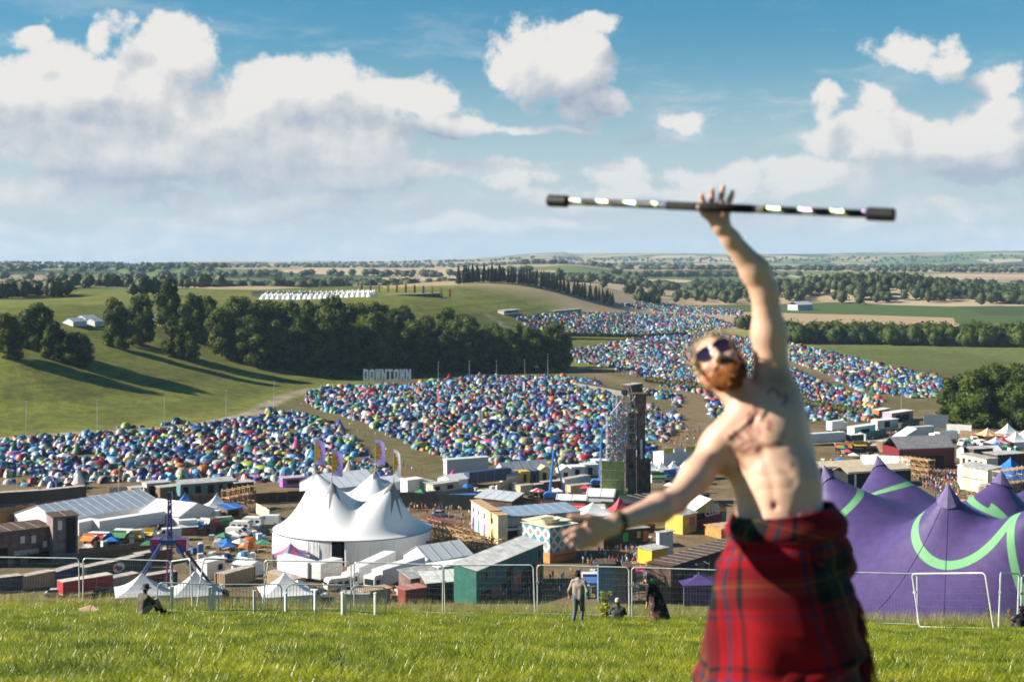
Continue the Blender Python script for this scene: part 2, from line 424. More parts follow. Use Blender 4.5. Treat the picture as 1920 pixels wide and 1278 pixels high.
fc = t.mix(t.ss(n1, .3, .7, 0, .25), rp.outputs[0], t.mix(1.0, rp.outputs[0], (.6, .65, .6), 'MULTIPLY'))
c = t.mix(af.outputs['Fac'], c, fc)
t.l.new(c, bs.inputs['Base Color']); bs.inputs['Roughness'].default_value = .95; bs.inputs['Specular IOR Level'].default_value = .1
bp = t.new('ShaderNodeBump'); bp.inputs['Strength'].default_value = .6; bp.inputs['Distance'].default_value = .4; t.l.new(n2, bp.inputs['Height']); t.l.new(bp.outputs[0], bs.inputs['Normal'])
gme = np_mesh('ground', gv, gq, [gm], True)
col_attr(gme, 'ground', gc)
fa = gme.attributes.new('farmland', 'FLOAT', 'POINT'); fa.data.foreach_set('value', farw.astype(np.float32))
ground = tag(link('ground', gme), kind='structure')
# ------------------------------------------------------------------ trees
def leaf_mat(name, dark, light, trans=.25):
    m = bpy.data.materials.new(name); m.use_nodes = True; t = NT(m.node_tree); bs = t.n['Principled BSDF']
    pos = t.new('ShaderNodeNewGeometry').outputs['Position']; oi = t.new('ShaderNodeObjectInfo')
    a = t.noise(pos, .16, 3, .6); b = t.noise(pos, 1.3, 2, .6)
    c = t.mix(t.ss(a, .35, .65), dark, light)
    c = t.mix(t.ss(b, .3, .7, 0, .6), c, t.mix(1.0, c, (.55, .6, .5), 'MULTIPLY'))
    c = t.mix(t.m('MULTIPLY', oi.outputs['Random'], .45), c, t.mix(1.0, c, (1.35, 1.05, .6), 'MULTIPLY'))
    t.l.new(c, bs.inputs['Base Color']); bs.inputs['Roughness'].default_value = .6; bs.inputs['Specular IOR Level'].default_value = .2
    tr = t.new('ShaderNodeBsdfTranslucent'); t.l.new(t.mix(1.0, c, (1.25, 1.25, .6), 'MULTIPLY'), tr.inputs[0])
    ms = t.new('ShaderNodeMixShader'); ms.inputs[0].default_value = trans; t.l.new(bs.outputs[0], ms.inputs[1]); t.l.new(tr.outputs[0], ms.inputs[2])
    t.l.new(ms.outputs[0], t.n['Material Output'].inputs[0]); return m
M_LEAF = leaf_mat('broadleaf_foliage', (.030, .056, .011), (.105, .145, .020), .40)
M_CONIF = leaf_mat('conifer_foliage', (.014, .026, .011), (.034, .048, .016), .12)
M_HEDGE = leaf_mat('hedge_foliage', (.035, .05, .014), (.08, .095, .025), .2)
M_FARLEAF = leaf_mat('far_foliage', (.030, .046, .018), (.058, .078, .026), .1)
M_BARK = mat('bark', (.10, .075, .05), .9, .3, 3, .1, bump=.5)
def leaf_cards(P, N, size, rg):
    """one small diamond per point, facing roughly along N"""
    n = len(P); N = N + rg.normal(0, .75, (n, 3)); N /= np.linalg.norm(N, axis=1, keepdims=True)
    a = np.cross(N, rg.normal(0, 1, (n, 3))); a /= np.linalg.norm(a, axis=1, keepdims=True); b = np.cross(N, a)
    s = (size * rg.uniform(.6, 1.3, n))[:, None]
    V = np.stack([P - a * s * .62, P - b * s * .4 , P + a * s * .62, P + b * s * .4], 1).reshape(-1, 3)
    return V, np.arange(4 * n).reshape(n, 4)
def shell(c, r, n, rg, lo=.8, hi=1.06):
    d = rg.normal(0, 1, (n, 3)); d /= np.linalg.norm(d, axis=1, keepdims=True)
    return np.asarray(c) + d * np.asarray(r) * rg.uniform(lo, hi, (n, 1)), d
def cores(lobes, k=.72):
    mb = MB()
    for c, r in lobes: mb.ball(c, r[0] * k, r[1] * k, r[2] * k, 8, 5)
    return np.array(mb.v), mb.f
def crown_mesh(name, lobes, nleaf, size, rg, m, k=.72):
    vol = np.array([r[0] * r[2] for _, r in lobes]); vol = vol / vol.sum(); Vs = []; Fs = []; o = 0
    for (c, r), w in zip(lobes, vol):
        P, N = shell(c, r, max(6, int(nleaf * w)), rg); V, Fq = leaf_cards(P, N + np.array([0, 0, .25]), size, rg); Vs.append(V); Fs.append(Fq + o); o += len(V)
    V, f = cores(lobes, k)
    q = np.array([x if len(x) == 4 else (*x, x[-1]) for x in f]); Vs.append(V); Fs.append(q + o)
    return np_mesh(name, np.concatenate(Vs), np.concatenate(Fs), [m])
def broadleaf(seed, h=20.0, w=15.0, low=-.08):
    rg = np.random.default_rng(seed); lobes = [((0, 0, h * .5), (w * .34, w * .34, h * .38))]
    for i in range(18):
        t = i / 18; ang = i * 2.4 + rg.uniform(-.4, .4); zz = h * (low + .13 + (.80 - low) * t); rr = w * .36 * math.sin(math.pi * (.30 + .62 * t)) * rg.uniform(.75, 1.15)
        s = w * rg.uniform(.13, .215)
        lobes.append(((math.cos(ang) * rr, math.sin(ang) * rr, zz), (s, s, s * rg.uniform(.75, 1.0))))
    cm = crown_mesh('crown', lobes, 4200, .82, rg, M_LEAF)
    mb = MB(); mb.tube((0, 0, -.6), (0, 0, h * .3), w * .035, w * .026, 8); mb.tube((0, 0, h * .3), (w * .02, 0, h * .75), w * .026, w * .008, 7)
    for c, r in lobes[1:9]: mb.tube((0, 0, h * .25 + c[2] * .2), c, w * .014, w * .004, 5)
    tm = mb.mesh('trunk'); tm.materials.append(M_BARK); return cm, tm
def conifer(seed, h=18.0, w=6.0):
    rg = np.random.default_rng(seed); P = []; N = []
    for i in range(900):
        t = rg.uniform(0, 1) ** .8; a = rg.uniform(0, 2 * math.pi); r = w * .5 * (1 - t) ** .85 * rg.uniform(.55, 1.08) * (1 + .18 * math.sin(t * 40)); P.append((r * math.cos(a), r * math.sin(a), h * (.06 + .94 * t))); N.append((math.cos(a), math.sin(a), .5))
    V, Fq = leaf_cards(np.array(P), np.array(N), .8, rg)
    mb = MB(); mb.grid([[(w * .36 * (1 - k / 5) * math.cos(j * .9), w * .36 * (1 - k / 5) * math.sin(j * .9), h * (.08 + .86 * k / 5)) for j in range(7)] for k in range(6)], True)
    V2 = np.array(mb.v); cm = np_mesh('crown', np.concatenate([V, V2]), np.concatenate([Fq, np.array(mb.f) + len(V)]), [M_CONIF])
    tm = MB().tube((0, 0, -.5), (0, 0, h * .8), .3, .06, 6).mesh('trunk'); tm.materials.append(M_BARK); return cm, tm
BL = [broadleaf(11 + i, 20, w_) for i, w_ in enumerate((15, 17, 13, 16, 14))]
CF = [conifer(31 + i) for i in range(3)]
def tree(name, label, loc, proto, h, wscale=1.0, group=None, base=20.0, seed=0):
    o = thing(name, label, 'tree', loc, seed * 1.7, group)
    s = h / base; o.scale = (s * wscale, s * wscale, s)
    link('crown', proto[0], o); link('trunk', proto[1], o); return o
# lone trees on the left hill: base pixel, height in metres, width factor, label
LONE = [(15,668,17,1.1,'dark broadleaf tree cut by the left picture edge on the grassy bank'),
        (70,655,19,1.0,'tall dark broadleaf tree rising behind the round pair on the left bank'),
        (100,672,15,1.0,'rounded olive broadleaf tree on the left bank, left of the shorter round one'),
        (147,684,13.5,1.15,'short round broadleaf tree standing lowest down the left bank'),
        (218,652,22,.82,'tall narrow dark tree, left one of the upright pair on the bank'),
        (262,648,24,.85,'tallest dark broadleaf tree, right one of the upright pair on the bank'),
        (345,672,19,.98,'round dark tree at the left end of the wood with grass before it'),
        (415,668,24,.95,'tall broadleaf tree behind the round one at the wood\'s left end')]
for i, (px, py, h, ws, lab) in enumerate(LONE):
    tree('broadleaf_tree', lab, GV(px, py), BL[i % 5], h * 1.12, ws * 1.06, 'lone trees on the left bank', seed=i)
# the central wood: front row and rows behind it up the hill
rw = random.Random(3)
rows = [('front', [(480,684),(520,690),(562,694),(606,697),(650,697),(692,696),(735,696),(780,696),(824,696),(868,697),(912,698),(955,698),(995,697),(1030,695)], (21, 25)),
        ('second', [(445,664),(500,672),(545,676),(590,678),(632,680),(676,681),(720,681),(764,682),(808,683),(850,684),(892,686),(935,688),(975,690),(1045,688)], (20, 24)),
        ('third', [(360,640),(430,644),(480,650),(530,656),(580,660),(625,662),(668,664),(712,666),(756,668),(800,671),(842,674),(884,677),(925,680)], (19, 23)),
        ('rear', [(320,622),(390,626),(450,632),(505,636),(556,640),(606,644),(652,648),(700,651),(745,655),(790,660),(832,665),(872,670)], (17, 21))]
for rn, pts, (h0, h1) in rows:
    for i, (px, py) in enumerate(pts):
        sh = 1.0 if px < 700 else 1.0 - .22 * (px - 700) / 350
        tree('broadleaf_tree', f'broadleaf tree in the central wood\'s {rn} row, {nth(i + 1)} from the left', GV(px + rw.uniform(-6, 6), py), BL[rw.randrange(5)], rw.uniform(h0 * .86, h1 * 1.08) * 1.36 * sh, rw.uniform(.8, 1.2), 'trees of the central wood', seed=i)
for i, (px, py, h, ws) in enumerate([(1788,792,19,1.0),(1830,800,22,1.05),(1876,800,24,1.05),(1915,806,23,1.0),(1955,805,22,1.0),(1850,780,21,1.1),(1910,778,22,1.1),(1965,780,22,1.0)]):
    tree('broadleaf_tree', f'dark tree in the right-hand grove\'s {"front" if i < 5 else "back"} row, {nth(i + 1 if i < 5 else i - 4)} from the left', GV(px, py), BL[(i + 2) % 5], h, ws, 'trees of the right-hand grove', seed=i + 5)
# conifer plantation beyond the wood
k = 0
for r_ in range(3):
    for i in range(26):
        px = 862 + i * 11.2 + (r_ % 2) * 5 + rw.uniform(-3, 3); D = 1290 + r_ * 16 + i * 2.0
        p = GD(px, D)
        tree('conifer', f'dark conifer in the far plantation\'s {("front", "middle", "rear")[r_]} row, {nth(i + 1)} from the left', p, CF[rw.randrange(3)], rw.uniform(13.5, 17.5) * (1 - .008 * i), rw.uniform(.9, 1.3), 'conifers of the far plantation', base=18.0, seed=i)
# ------------------------------------------------------------------ woods and hedges too far or dense to count
def wood_mass(name, label, cat, pts, m, hr, leaf, nl, seed, wr=(.75, 1.0)):
    rg = np.random.default_rng(seed); Vs = []; Fs = []; o = 0
    for (x, y, z) in pts:
        h = rg.uniform(*hr); w = h * rg.uniform(*wr) * .5
        c = np.array([x, y, z + h * .52]); r = np.array([w, w, h * .5])
        P, N = shell(c, r, nl, rg, .86, 1.12); up = N[:, 2] > -.6
        V, Fq = leaf_cards(P[up], N[up] + np.array([0, 0, .2]), leaf * h / 12, rg); Vs.append(V); Fs.append(Fq + o); o += len(V)
        mb = MB().ball(c, *(r * .86), nu=7, nv=4); V = np.array(mb.v) ; V += rg.normal(0, .03 * h, V.shape); Vs.append(V); Fs.append(np.array(mb.f) + o); o += len(V)
    me = np_mesh(name, np.concatenate(Vs), np.concatenate(Fs), [m])
    return tag(link(name, me), label, cat, kind='stuff')
def strip(px0, px1, D0, D1, n, depth, seed):
    rg = np.random.default_rng(seed); t = np.sort(rg.uniform(0, 1, n)); px = px0 + (px1 - px0) * t; D = D0 + (D1 - D0) * t + rg.uniform(-.5, .5, n) * depth
    X = (px - 960) / F * D; return np.stack([X, D, H(X, D) - .3], 1)
wood_mass('woodland_belt', 'dark belt of woodland behind the right-hand field', 'woodland', strip(1452, 2040, 1060, 1010, 300, 46, 1), M_LEAF, (10, 16), 1.5, 60, 41)
rg = np.random.default_rng(8); X = rg.normal(450, 125, 420); Y = rg.normal(1760, 60, 420)
wood_mass('wooded_knoll', 'rounded wooded knoll rising behind the right-hand belt', 'woodland', np.stack([X, Y, H(X, Y) - .5], 1), M_FARLEAF, (11, 17), 1.7, 46, 42)
wood_mass('hedge_clump', 'dark clump of trees left of the raised arm near the far tents', 'woodland', np.concatenate([strip(1190, 1235, 1480, 1500, 16, 20, 3), strip(1380, 1440, 1180, 1180, 22, 22, 4)]), M_FARLEAF, (8, 13), 1.6, 46, 43)
wood_mass('hill_wood', 'wood on the plateau behind the left lone trees', 'woodland', np.concatenate([strip(-60, 130, 1000, 1050, 36, 50, 5), strip(100, 420, 1350, 1450, 46, 60, 6), strip(250, 330, 1000, 1010, 10, 20, 7)]), M_FARLEAF, (10, 15), 1.6, 50, 44)
far = [strip(-80, 700, 2100, 2300, 120, 220, 10), strip(500, 1250, 2600, 2500, 110, 200, 11), strip(-80, 420, 3500, 3500, 150, 300, 12), strip(-80, 1000, 3000, 3300, 120, 120, 13), strip(1000, 1460, 2400, 2350, 80, 60, 14),
       strip(960, 2000, 4200, 3900, 180, 90, 15), strip(1300, 2000, 2750, 2700, 80, 30, 16), strip(1150, 1500, 3400, 3400, 70, 60, 17), strip(-80, 2000, 5200, 5200, 330, 200, 18), strip(1500, 2000, 2250, 2200, 60, 16, 19),
       strip(200, 900, 1750, 1900, 90, 80, 20), strip(1500, 2000, 6200, 6200, 220, 300, 21), strip(-80, 1300, 6800, 7000, 420, 500, 22), strip(1850, 2000, 1650, 1640, 20, 20, 23), strip(-80, 2000, 8300, 8600, 420, 700, 27)]
wood_mass('distant_woodland', 'far-off hedgerows and woods fading towards the horizon', 'woodland', np.concatenate(far), M_FARLEAF, (11, 18), 2.6, 22, 45, (1.0, 1.9))
hp = []
for L, s_ in (([(1215,716),(1300,728),(1420,748)], 3), ([(1480,752),(1560,770),(1640,782),(1700,790)], 4), ([(1010,630),(1200,633),(1290,628)], 5)):
    for a, b in zip(L[:-1], L[1:]):
        A, B = GV(*a), GV(*b); n = int((B - A).length / 1.5); rg = np.random.default_rng(s_)
        for q in range(n):
            p = A.lerp(B, q / n); hp.append((p.x + rg.uniform(-.8, .8), p.y + rg.uniform(-1, 1), p.z - .2))
wood_mass('hedge', 'low clipped hedge dividing the far camps', 'hedge', hp, M_HEDGE, (2.6, 3.6), 1.6, 26, 46, (1.0, 1.3))
hp = []
for px, py in ((590,706),(602,703),(618,707),(635,710),(652,709),(560,698)): 
    p = GV(px, py); hp += [(p.x, p.y, p.z), (p.x + 2, p.y + 1.5, p.z)]
wood_mass('scrub', 'low dark scrub on the bank left of the hillside letters', 'scrub', hp, M_HEDGE, (2.4, 3.8), 1.7, 40, 47, (1.1, 1.5))
# ------------------------------------------------------------------ grass on the near slope
def blade_mat(name, a, b, dry):
    m = bpy.data.materials.new(name); m.use_nodes = True; t = NT(m.node_tree); bs = t.n['Principled BSDF']
    pos = t.new('ShaderNodeNewGeometry').outputs['Position']; oi = t.new('ShaderNodeObjectInfo')
    n1 = t.noise(pos, .8, 5, .65); n2 = t.noise(pos, 4.0, 3, .6)
    c = t.mix(t.ss(n1, .33, .66), a, b); c = t.mix(t.ss(n2, .55, .75, 0, .7), c, dry)
    c = t.mix(t.m('MULTIPLY', oi.outputs['Random'], .75), c, t.mix(1.0, c, (.42, .62, .4), 'MULTIPLY'))
    t.l.new(c, bs.inputs['Base Color']); bs.inputs['Roughness'].default_value = .38; bs.inputs['Specular IOR Level'].default_value = .45
    tr = t.new('ShaderNodeBsdfTranslucent'); t.l.new(t.mix(1.0, c, (1.3, 1.3, .6), 'MULTIPLY'), tr.inputs[0]); ms = t.new('ShaderNodeMixShader'); ms.inputs[0].default_value = .45
    t.l.new(bs.outputs[0], ms.inputs[1]); t.l.new(tr.outputs[0], ms.inputs[2]); t.l.new(ms.outputs[0], t.n['Material Output'].inputs[0]); return m
M_BLADE = blade_mat('grass_blades', (.13, .175, .010), (.42, .41, .028), (.50, .43, .12))
M_DRY = blade_mat('dry_grass', (.26, .24, .09), (.42, .34, .17), (.50, .40, .22))
def tuft(seed, n, L, spread, lean, wid, m):
    rg = np.random.default_rng(seed); V = []; Fc = []
    for _ in range(n):
        a = rg.uniform(0, 6.28); r = spread * math.sqrt(rg.uniform(0, 1)); x, y = r * math.cos(a), r * math.sin(a)
        l = L * rg.uniform(.55, 1.25); b = rg.uniform(0, 6.28); ln = lean * rg.uniform(.3, 1.3); w = wid * rg.uniform(.7, 1.2); o = len(V)
        dx, dy = math.cos(b), math.sin(b); qx, qy = -dy * w, dx * w
        for t in (0, .45, .8):
            k = 1 - t * .55; cx, cy, cz = x + dx * ln * l * t * t, y + dy * ln * l * t * t, l * (t - .3 * ln * t * t) - .02
            V += [(cx - qx * k, cy - qy * k, cz), (cx + qx * k, cy + qy * k, cz)]
        V.append((x + dx * ln * l * 1.1, y + dy * ln * l * 1.1, l * (1 - .42 * ln)))
        Fc += [(o, o + 1, o + 3, o + 2), (o + 2, o + 3, o + 5, o + 4), (o + 4, o + 5, o + 6)]
    me = bpy.data.meshes.new('grass_tuft'); me.from_pydata(V, [], Fc); me.materials.append(m); me.update(); return me
def scatter(name, label, P, scale, rot, which, meshes, kind_mat):
    """points carrying scale and turn; one of a few tufts stands on each (geometry nodes)"""
    me = bpy.data.meshes.new(name); me.vertices.add(len(P)); me.vertices.foreach_set('co', np.asarray(P, np.float32).ravel()); me.update()
    for an, av in (('size', scale), ('turn', rot)):
        a = me.attributes.new(an, 'FLOAT', 'POINT'); a.data.foreach_set('value', np.asarray(av, np.float32))
    a = me.attributes.new('pick', 'INT', 'POINT'); a.data.foreach_set('value', np.asarray(which, np.int32))
    o = tag(link(name, me), label, 'grass', kind='stuff')
    ng = bpy.data.node_groups.new(name, 'GeometryNodeTree'); ng.interface.new_socket('Geometry', in_out='INPUT', socket_type='NodeSocketGeometry'); ng.interface.new_socket('Geometry', in_out='OUTPUT', socket_type='NodeSocketGeometry')
    N = ng.nodes; L = ng.links; gi = N.new('NodeGroupInput'); go = N.new('NodeGroupOutput'); j = N.new('GeometryNodeJoinGeometry'); g2i = N.new('GeometryNodeGeometryToInstance')
    def named(n_, t_):
        x = N.new('GeometryNodeInputNamedAttribute'); x.data_type = t_; x.inputs['Name'].default_value = n_; return x.outputs['Attribute']
    pts = N.new('GeometryNodeMeshToPoints'); L.new(gi.outputs[0], pts.inputs['Mesh'])
    inst = N.new('GeometryNodeInstanceOnPoints'); L.new(pts.outputs[0], inst.inputs['Points']); inst.inputs['Pick Instance'].default_value = True
    gti = N.new('GeometryNodeGeometryToInstance')
    for m in meshes:
        po = bpy.data.objects.new('grass_tuft', m); oi = N.new('GeometryNodeObjectInfo'); oi.inputs['Object'].default_value = po; oi.inputs['As Instance'].default_value = True; L.new(oi.outputs['Geometry'], gti.inputs[0])
    L.new(gti.outputs[0], inst.inputs['Instance']) if False else None
    j2 = N.new('GeometryNodeJoinGeometry')
    for m_ in [n_ for n_ in N if n_.bl_idname == 'GeometryNodeObjectInfo']: L.new(m_.outputs['Geometry'], j2.inputs[0])
    L.new(j2.outputs[0], inst.inputs['Instance']); L.new(named('pick', 'INT'), inst.inputs['Instance Index'])
    cr = N.new('ShaderNodeCombineXYZ'); L.new(named('turn', 'FLOAT'), cr.inputs[2]); 
    e2r = N.new('FunctionNodeEulerToRotation'); L.new(cr.outputs[0], e2r.inputs[0]); L.new(e2r.outputs[0], inst.inputs['Rotation']); L.new(named('size', 'FLOAT'), inst.inputs['Scale'])
    N.remove(gti); N.remove(j); N.remove(g2i)
    L.new(inst.outputs[0], go.inputs[0])
    md = o.modifiers.new('scatter', 'NODES'); md.node_group = ng; return o
rgs = np.random.default_rng(77)
TG = [tuft(i, 70, .050, .16, 1.4, .0034, M_BLADE) for i in range(4)] + [tuft(9 + i, 60, .085, .12, 1.1, .0038, M_BLADE) for i in range(2)]
def slope_points(n, y0, y1, half):
    y = np.sqrt(rgs.uniform(y0 ** 2, y1 ** 2, n)); x = rgs.uniform(-1, 1, n) * (half + .40 * y); return x, y
xs, ys = slope_points(125000, 6, 62, 3.0)
dn = np.sin(xs * 1.7 + 2 * np.sin(ys * .9)) * np.sin(ys * 1.3 + np.sin(xs * .7))
pick = np.where((rgs.uniform(0, 1, len(xs)) < .05 + .07 * (dn > .35)), rgs.integers(4, 6, len(xs)), rgs.integers(0, 4, len(xs)))
sz = rgs.uniform(.5, 1.5, len(xs)) * (1 + .45 * dn) * (.85 + .016 * ys)
P = np.stack([xs, ys, H(xs, ys)], 1)
scatter('meadow_grass', 'sunlit green meadow grass covering the near slope', P, sz, rgs.uniform(0, 6.28, len(xs)), pick, TG, None)
TT = [tuft(80 + i, 70, .15, .11, 1.0, .0045, mat('tussock_blades', (.05, .095, .015), .5, .35, 3, .35, trans=.35)) for i in range(3)]
n = 420; xs, ys = slope_points(n, 11, 54, 2.5); scatter('coarse_tussocks', 'darker coarse tussocks dotted through the meadow grass', np.stack([xs, ys, H(xs, ys)], 1), rgs.uniform(.55, 1.25, n), rgs.uniform(0, 6.28, n), rgs.integers(0, 3, n), TT, None)
# rank dry grass along the fence line
def stalk(seed):
    me = tuft(seed, 14, .62, .12, .35, .004, M_DRY); return me
TD = [stalk(50 + i) for i in range(3)]
n = 5200; xs = rgs.uniform(-26, 26, n); ys = 56.2 + rgs.normal(0, 1.6, n) - .07 * xs
scatter('fence_line_grass', 'tall dry seeding grass along the foot of the wire fence', np.stack([xs, ys, H(xs, ys)], 1), rgs.uniform(.5, 1.15, n), rgs.uniform(0, 6.28, n), rgs.integers(0, 3, n), TD, None)
# ------------------------------------------------------------------ camping tents
PAL = {'blue': (.035, .10, .34), 'navy blue': (.02, .04, .13), 'sky blue': (.13, .36, .55), 'teal': (.025, .20, .24), 'green': (.05, .17, .06), 'lime green': (.38, .48, .06), 'sage green': (.20, .27, .15),
       'red': (.34, .03, .04), 'dark red': (.16, .02, .03), 'orange': (.55, .17, .03), 'yellow': (.55, .46, .08), 'grey': (.22, .23, .24), 'dark grey': (.055, .06, .07), 'white': (.60, .61, .60), 'beige': (.46, .39, .28), 'purple': (.13, .05, .20), 'pink': (.45, .10, .20)}
PW = [15, 12, 11, 9, 8, 4, 6, 8, 8, 5, 2, 7, 12, 6, 4, 3, 2]
NAMES = list(PAL)
def tent_mat(name, use_attr):
    m = bpy.data.materials.new(name); m.use_nodes = True; t = NT(m.node_tree); bs = t.n['Principled BSDF']
    if use_attr: c = t.new('ShaderNodeVertexColor', layer_name='tint').outputs[0]
    else: c = t.new('ShaderNodeObjectInfo').outputs['Color']
    geo = t.new('ShaderNodeNewGeometry'); nz = t.noise(geo.outputs['Position'], 1.1, 3, .5)
    c = t.mix(t.ss(nz, .3, .7, 0, .35), c, t.mix(1.0, c, (.65, .66, .7), 'MULTIPLY'))
    t.l.new(c, bs.inputs['Base Color']); bs.inputs['Roughness'].default_value = .42; bs.inputs['Specular IOR Level'].default_value = .45
    tr = t.new('ShaderNodeBsdfTranslucent'); t.l.new(c, tr.inputs[0]); ms = t.new('ShaderNodeMixShader'); ms.inputs[0].default_value = .3
    t.l.new(bs.outputs[0], ms.inputs[1]); t.l.new(tr.outputs[0], ms.inputs[2]); t.l.new(ms.outputs[0], t.n['Material Output'].inputs[0]); return m
M_TENT = tent_mat('tent_fabric', False); M_TENTS = tent_mat('tent_fabric_many', True)
M_TRIM = mat('tent_trim', (.10, .11, .12), .6, .3, 2); M_TRIMW = mat('tent_trim_pale', (.55, .55, .52), .6, .2, 2)
def dome(n=10, m=5, rx=1.35, ry=1.15, h=1.35, p=.62, porch=0.0):
    V = [(0, 0, h)]; Fc = []
    for i in range(1, m + 1):
        t = i / m; r = t ** p; z = h * math.cos(t * math.pi / 2) ** .9
        for j in range(n):
            a = 2 * math.pi * j / n; c, s = math.cos(a), math.sin(a); q = 1 - .07 * math.sin(2 * a) ** 2 * t
            V.append((rx * r * c * q + porch * t * max(0, c) ** 3, ry * r * s * q, z))
    for j in range(n): Fc.append((0, 1 + j, 1 + (j + 1) % n))
    for i in range(m - 1):
        for j in range(n): Fc.append((1 + i*n + j, 1 + (i+1)*n + j, 1 + (i+1)*n + (j+1) % n, 1 + i*n + (j+1) % n))
    return V, Fc
def tunnel(n=7, L=2.1, r=1.25, h=1.45):
    V = []; Fc = []
    secs = [(-L, .1), (-L * .8, .72), (-L * .3, 1.0), (L * .25, .98), (L * .75, .84), (L, .45)]
    for x, s in secs:
        for j in range(n):
            a = math.pi * j / (n - 1); V.append((x, r * s * math.cos(a) * (.6 + .4 * min(1, s)), h * s * math.sin(a) ** .8))
    for i in range(len(secs) - 1):
        for j in range(n - 1): Fc.append((i*n + j, (i+1)*n + j, (i+1)*n + j + 1, i*n + j + 1))
    Fc += [tuple(range(n)), tuple(range(len(secs) * n - 1, (len(secs) - 1) * n - 1, -1))]
    return V, Fc
def tipi(r=1.9, h=2.9, n=8):
    V = [(0, 0, h)] + [(r * .5 * math.cos(2*math.pi*j/n) * .86, r * .5 * math.sin(2*math.pi*j/n) * .86, h * .47) for j in range(n)] + [(r * math.cos(2*math.pi*j/n), r * math.sin(2*math.pi*j/n), 0) for j in range(n)]
    Fc = [(0, 1 + j, 1 + (j+1) % n) for j in range(n)] + [(1 + j, 1 + n + j, 1 + n + (j+1) % n, 1 + (j+1) % n) for j in range(n)]
    return V, Fc
def ridge(L=1.3, w=1.1, h=1.3):
    V = [(-L, -w, 0), (L, -w, 0), (L, w, 0), (-L, w, 0), (-L * .85, 0, h), (L * .85, 0, h), (0, 0, h * .93)]
    return V, [(0, 1, 5, 6, 4), (2, 3, 4, 6, 5), (1, 2, 5), (3, 0, 4)]
SHAPES = {'dome tent': dome(), 'dome tent with porch': dome(porch=.9, rx=1.5, h=1.45), 'tunnel tent': tunnel(), 'big dome tent': dome(12, 5, 1.9, 1.6, 1.75), 'bell tent': tipi(), 'ridge tent': ridge(), 'low tunnel tent': tunnel(7, 1.6, 1.0, 1.05)}
SN = list(SHAPES); SW = [38, 17, 12, 12, 3, 6, 12]
def split_faces(V, Fc, rgn, sty):
    """0 flysheet, 1 second colour, by the tent's own panels"""
    out = []
    for f in Fc:
        c = np.mean([V[i] for i in f], 0); a = math.atan2(c[1], c[0])
        out.append(1 if (sty == 1 and abs(a) < .55 and c[2] < .95) or (sty == 2 and c[2] < .34) or (sty == 3 and abs(math.sin(2 * a)) > .8 and len(f) == 4) else 0)
    return out
TM = {}
for sn, (V, Fc) in SHAPES.items():
    for sty in (0, 1, 2, 3):
        me = bpy.data.meshes.new('tent'); me.from_pydata(V, [], Fc); me.materials.append(M_TENT); me.materials.append((M_TRIM, M_TRIM, M_TRIMW, M_TRIMW)[sty])
        me.polygons.foreach_set('material_index', split_faces(V, Fc, None, sty)); me.update(); TM[sn, sty] = me
rt = np.random.default_rng(21)
ALLT = []      # (x, y, camp)
for cn, poly in CAMPS.items():
    c = [GV(*p) for p in poly]; x0, x1 = min(p.x for p in c), max(p.x for p in c); y0, y1 = min(p.y for p in c), max(p.y for p in c)
    sp = 2.95 if cn in ('left', 'centre') else 3.5
    xs, ys = np.meshgrid(np.arange(x0, x1, sp), np.arange(y0, y1, sp)); xs = xs + rt.uniform(-1.6, 1.6, xs.shape); ys = ys + rt.uniform(-1.6, 1.6, ys.shape)
    xs, ys = xs.ravel(), ys.ravel(); zs = H(xs, ys); px, py = project(np.stack([xs, ys, zs], 1))
    ok = in_poly(px, py, poly) & (rt.uniform(0, 1, xs.shape) > .10) & (t_ := (np.sin(xs * .11 + ys * .05) * np.sin(ys * .07 - xs * .03) > -.86))
    for b in (BARE[0], BARE[1], BARE[3]): ok &= line_dist(xs, ys, [(p.x, p.y) for p in b]) > 5.5
    ALLT += [(x, y, z, cn, a, b) for x, y, z, a, b in zip(xs[ok], ys[ok], zs[ok], px[ok], py[ok])]
near = sorted([q for q in ALLT if q[3] == 'left' and -10 < q[4] < 1930], key=lambda q: q[1])[:290]
nset = {(q[0], q[1]) for q in near}
rows_ = [near[i:i + 24] for i in range(0, len(near), 24)]
for ri, row in enumerate(rows_):
    row = sorted(row, key=lambda q: q[4])
    for ti, (x, y, z, cn, px, py) in enumerate(row):
        cnm = NAMES[rt.choice(len(NAMES), p=np.array(PW) / sum(PW))]; sn = SN[rt.choice(len(SN), p=np.array(SW) / sum(SW))]
        if sn == 'bell tent': cnm = ('white', 'beige', 'red')[rt.integers(3)]
        o = link('camping_tent', TM[sn, int(rt.integers(4))], None, (x, y, z - .03), rt.uniform(0, 6.28)); s = rt.choice((.7, .85, .95, 1.05, 1.2, 1.45)); o.scale = (s, s, s * rt.uniform(.95, 1.15))
        c = np.array(PAL[cnm]) * rt.uniform(.75, 1.3); o.color = (*np.clip(c, 0, .9), 1)
        tag(o, f'{cnm} {sn}, {nth(ti + 1)} from the left in the left camp\'s {nth(ri + 1)} row', 'tent', 'tents of the left camp')
EV = []; EF = []; EC = []; o_ = 0; MI = []
cols = np.array([PAL[n_] for n_ in NAMES]); low = {'dome tent': dome(7, 3), 'tunnel tent': tunnel(5), 'ridge tent': ridge(), 'big dome tent': dome(8, 3, 1.8, 1.5, 1.7), 'bell tent': tipi(n=6)}
rest = [q for q in ALLT if (q[0], q[1]) not in nset]
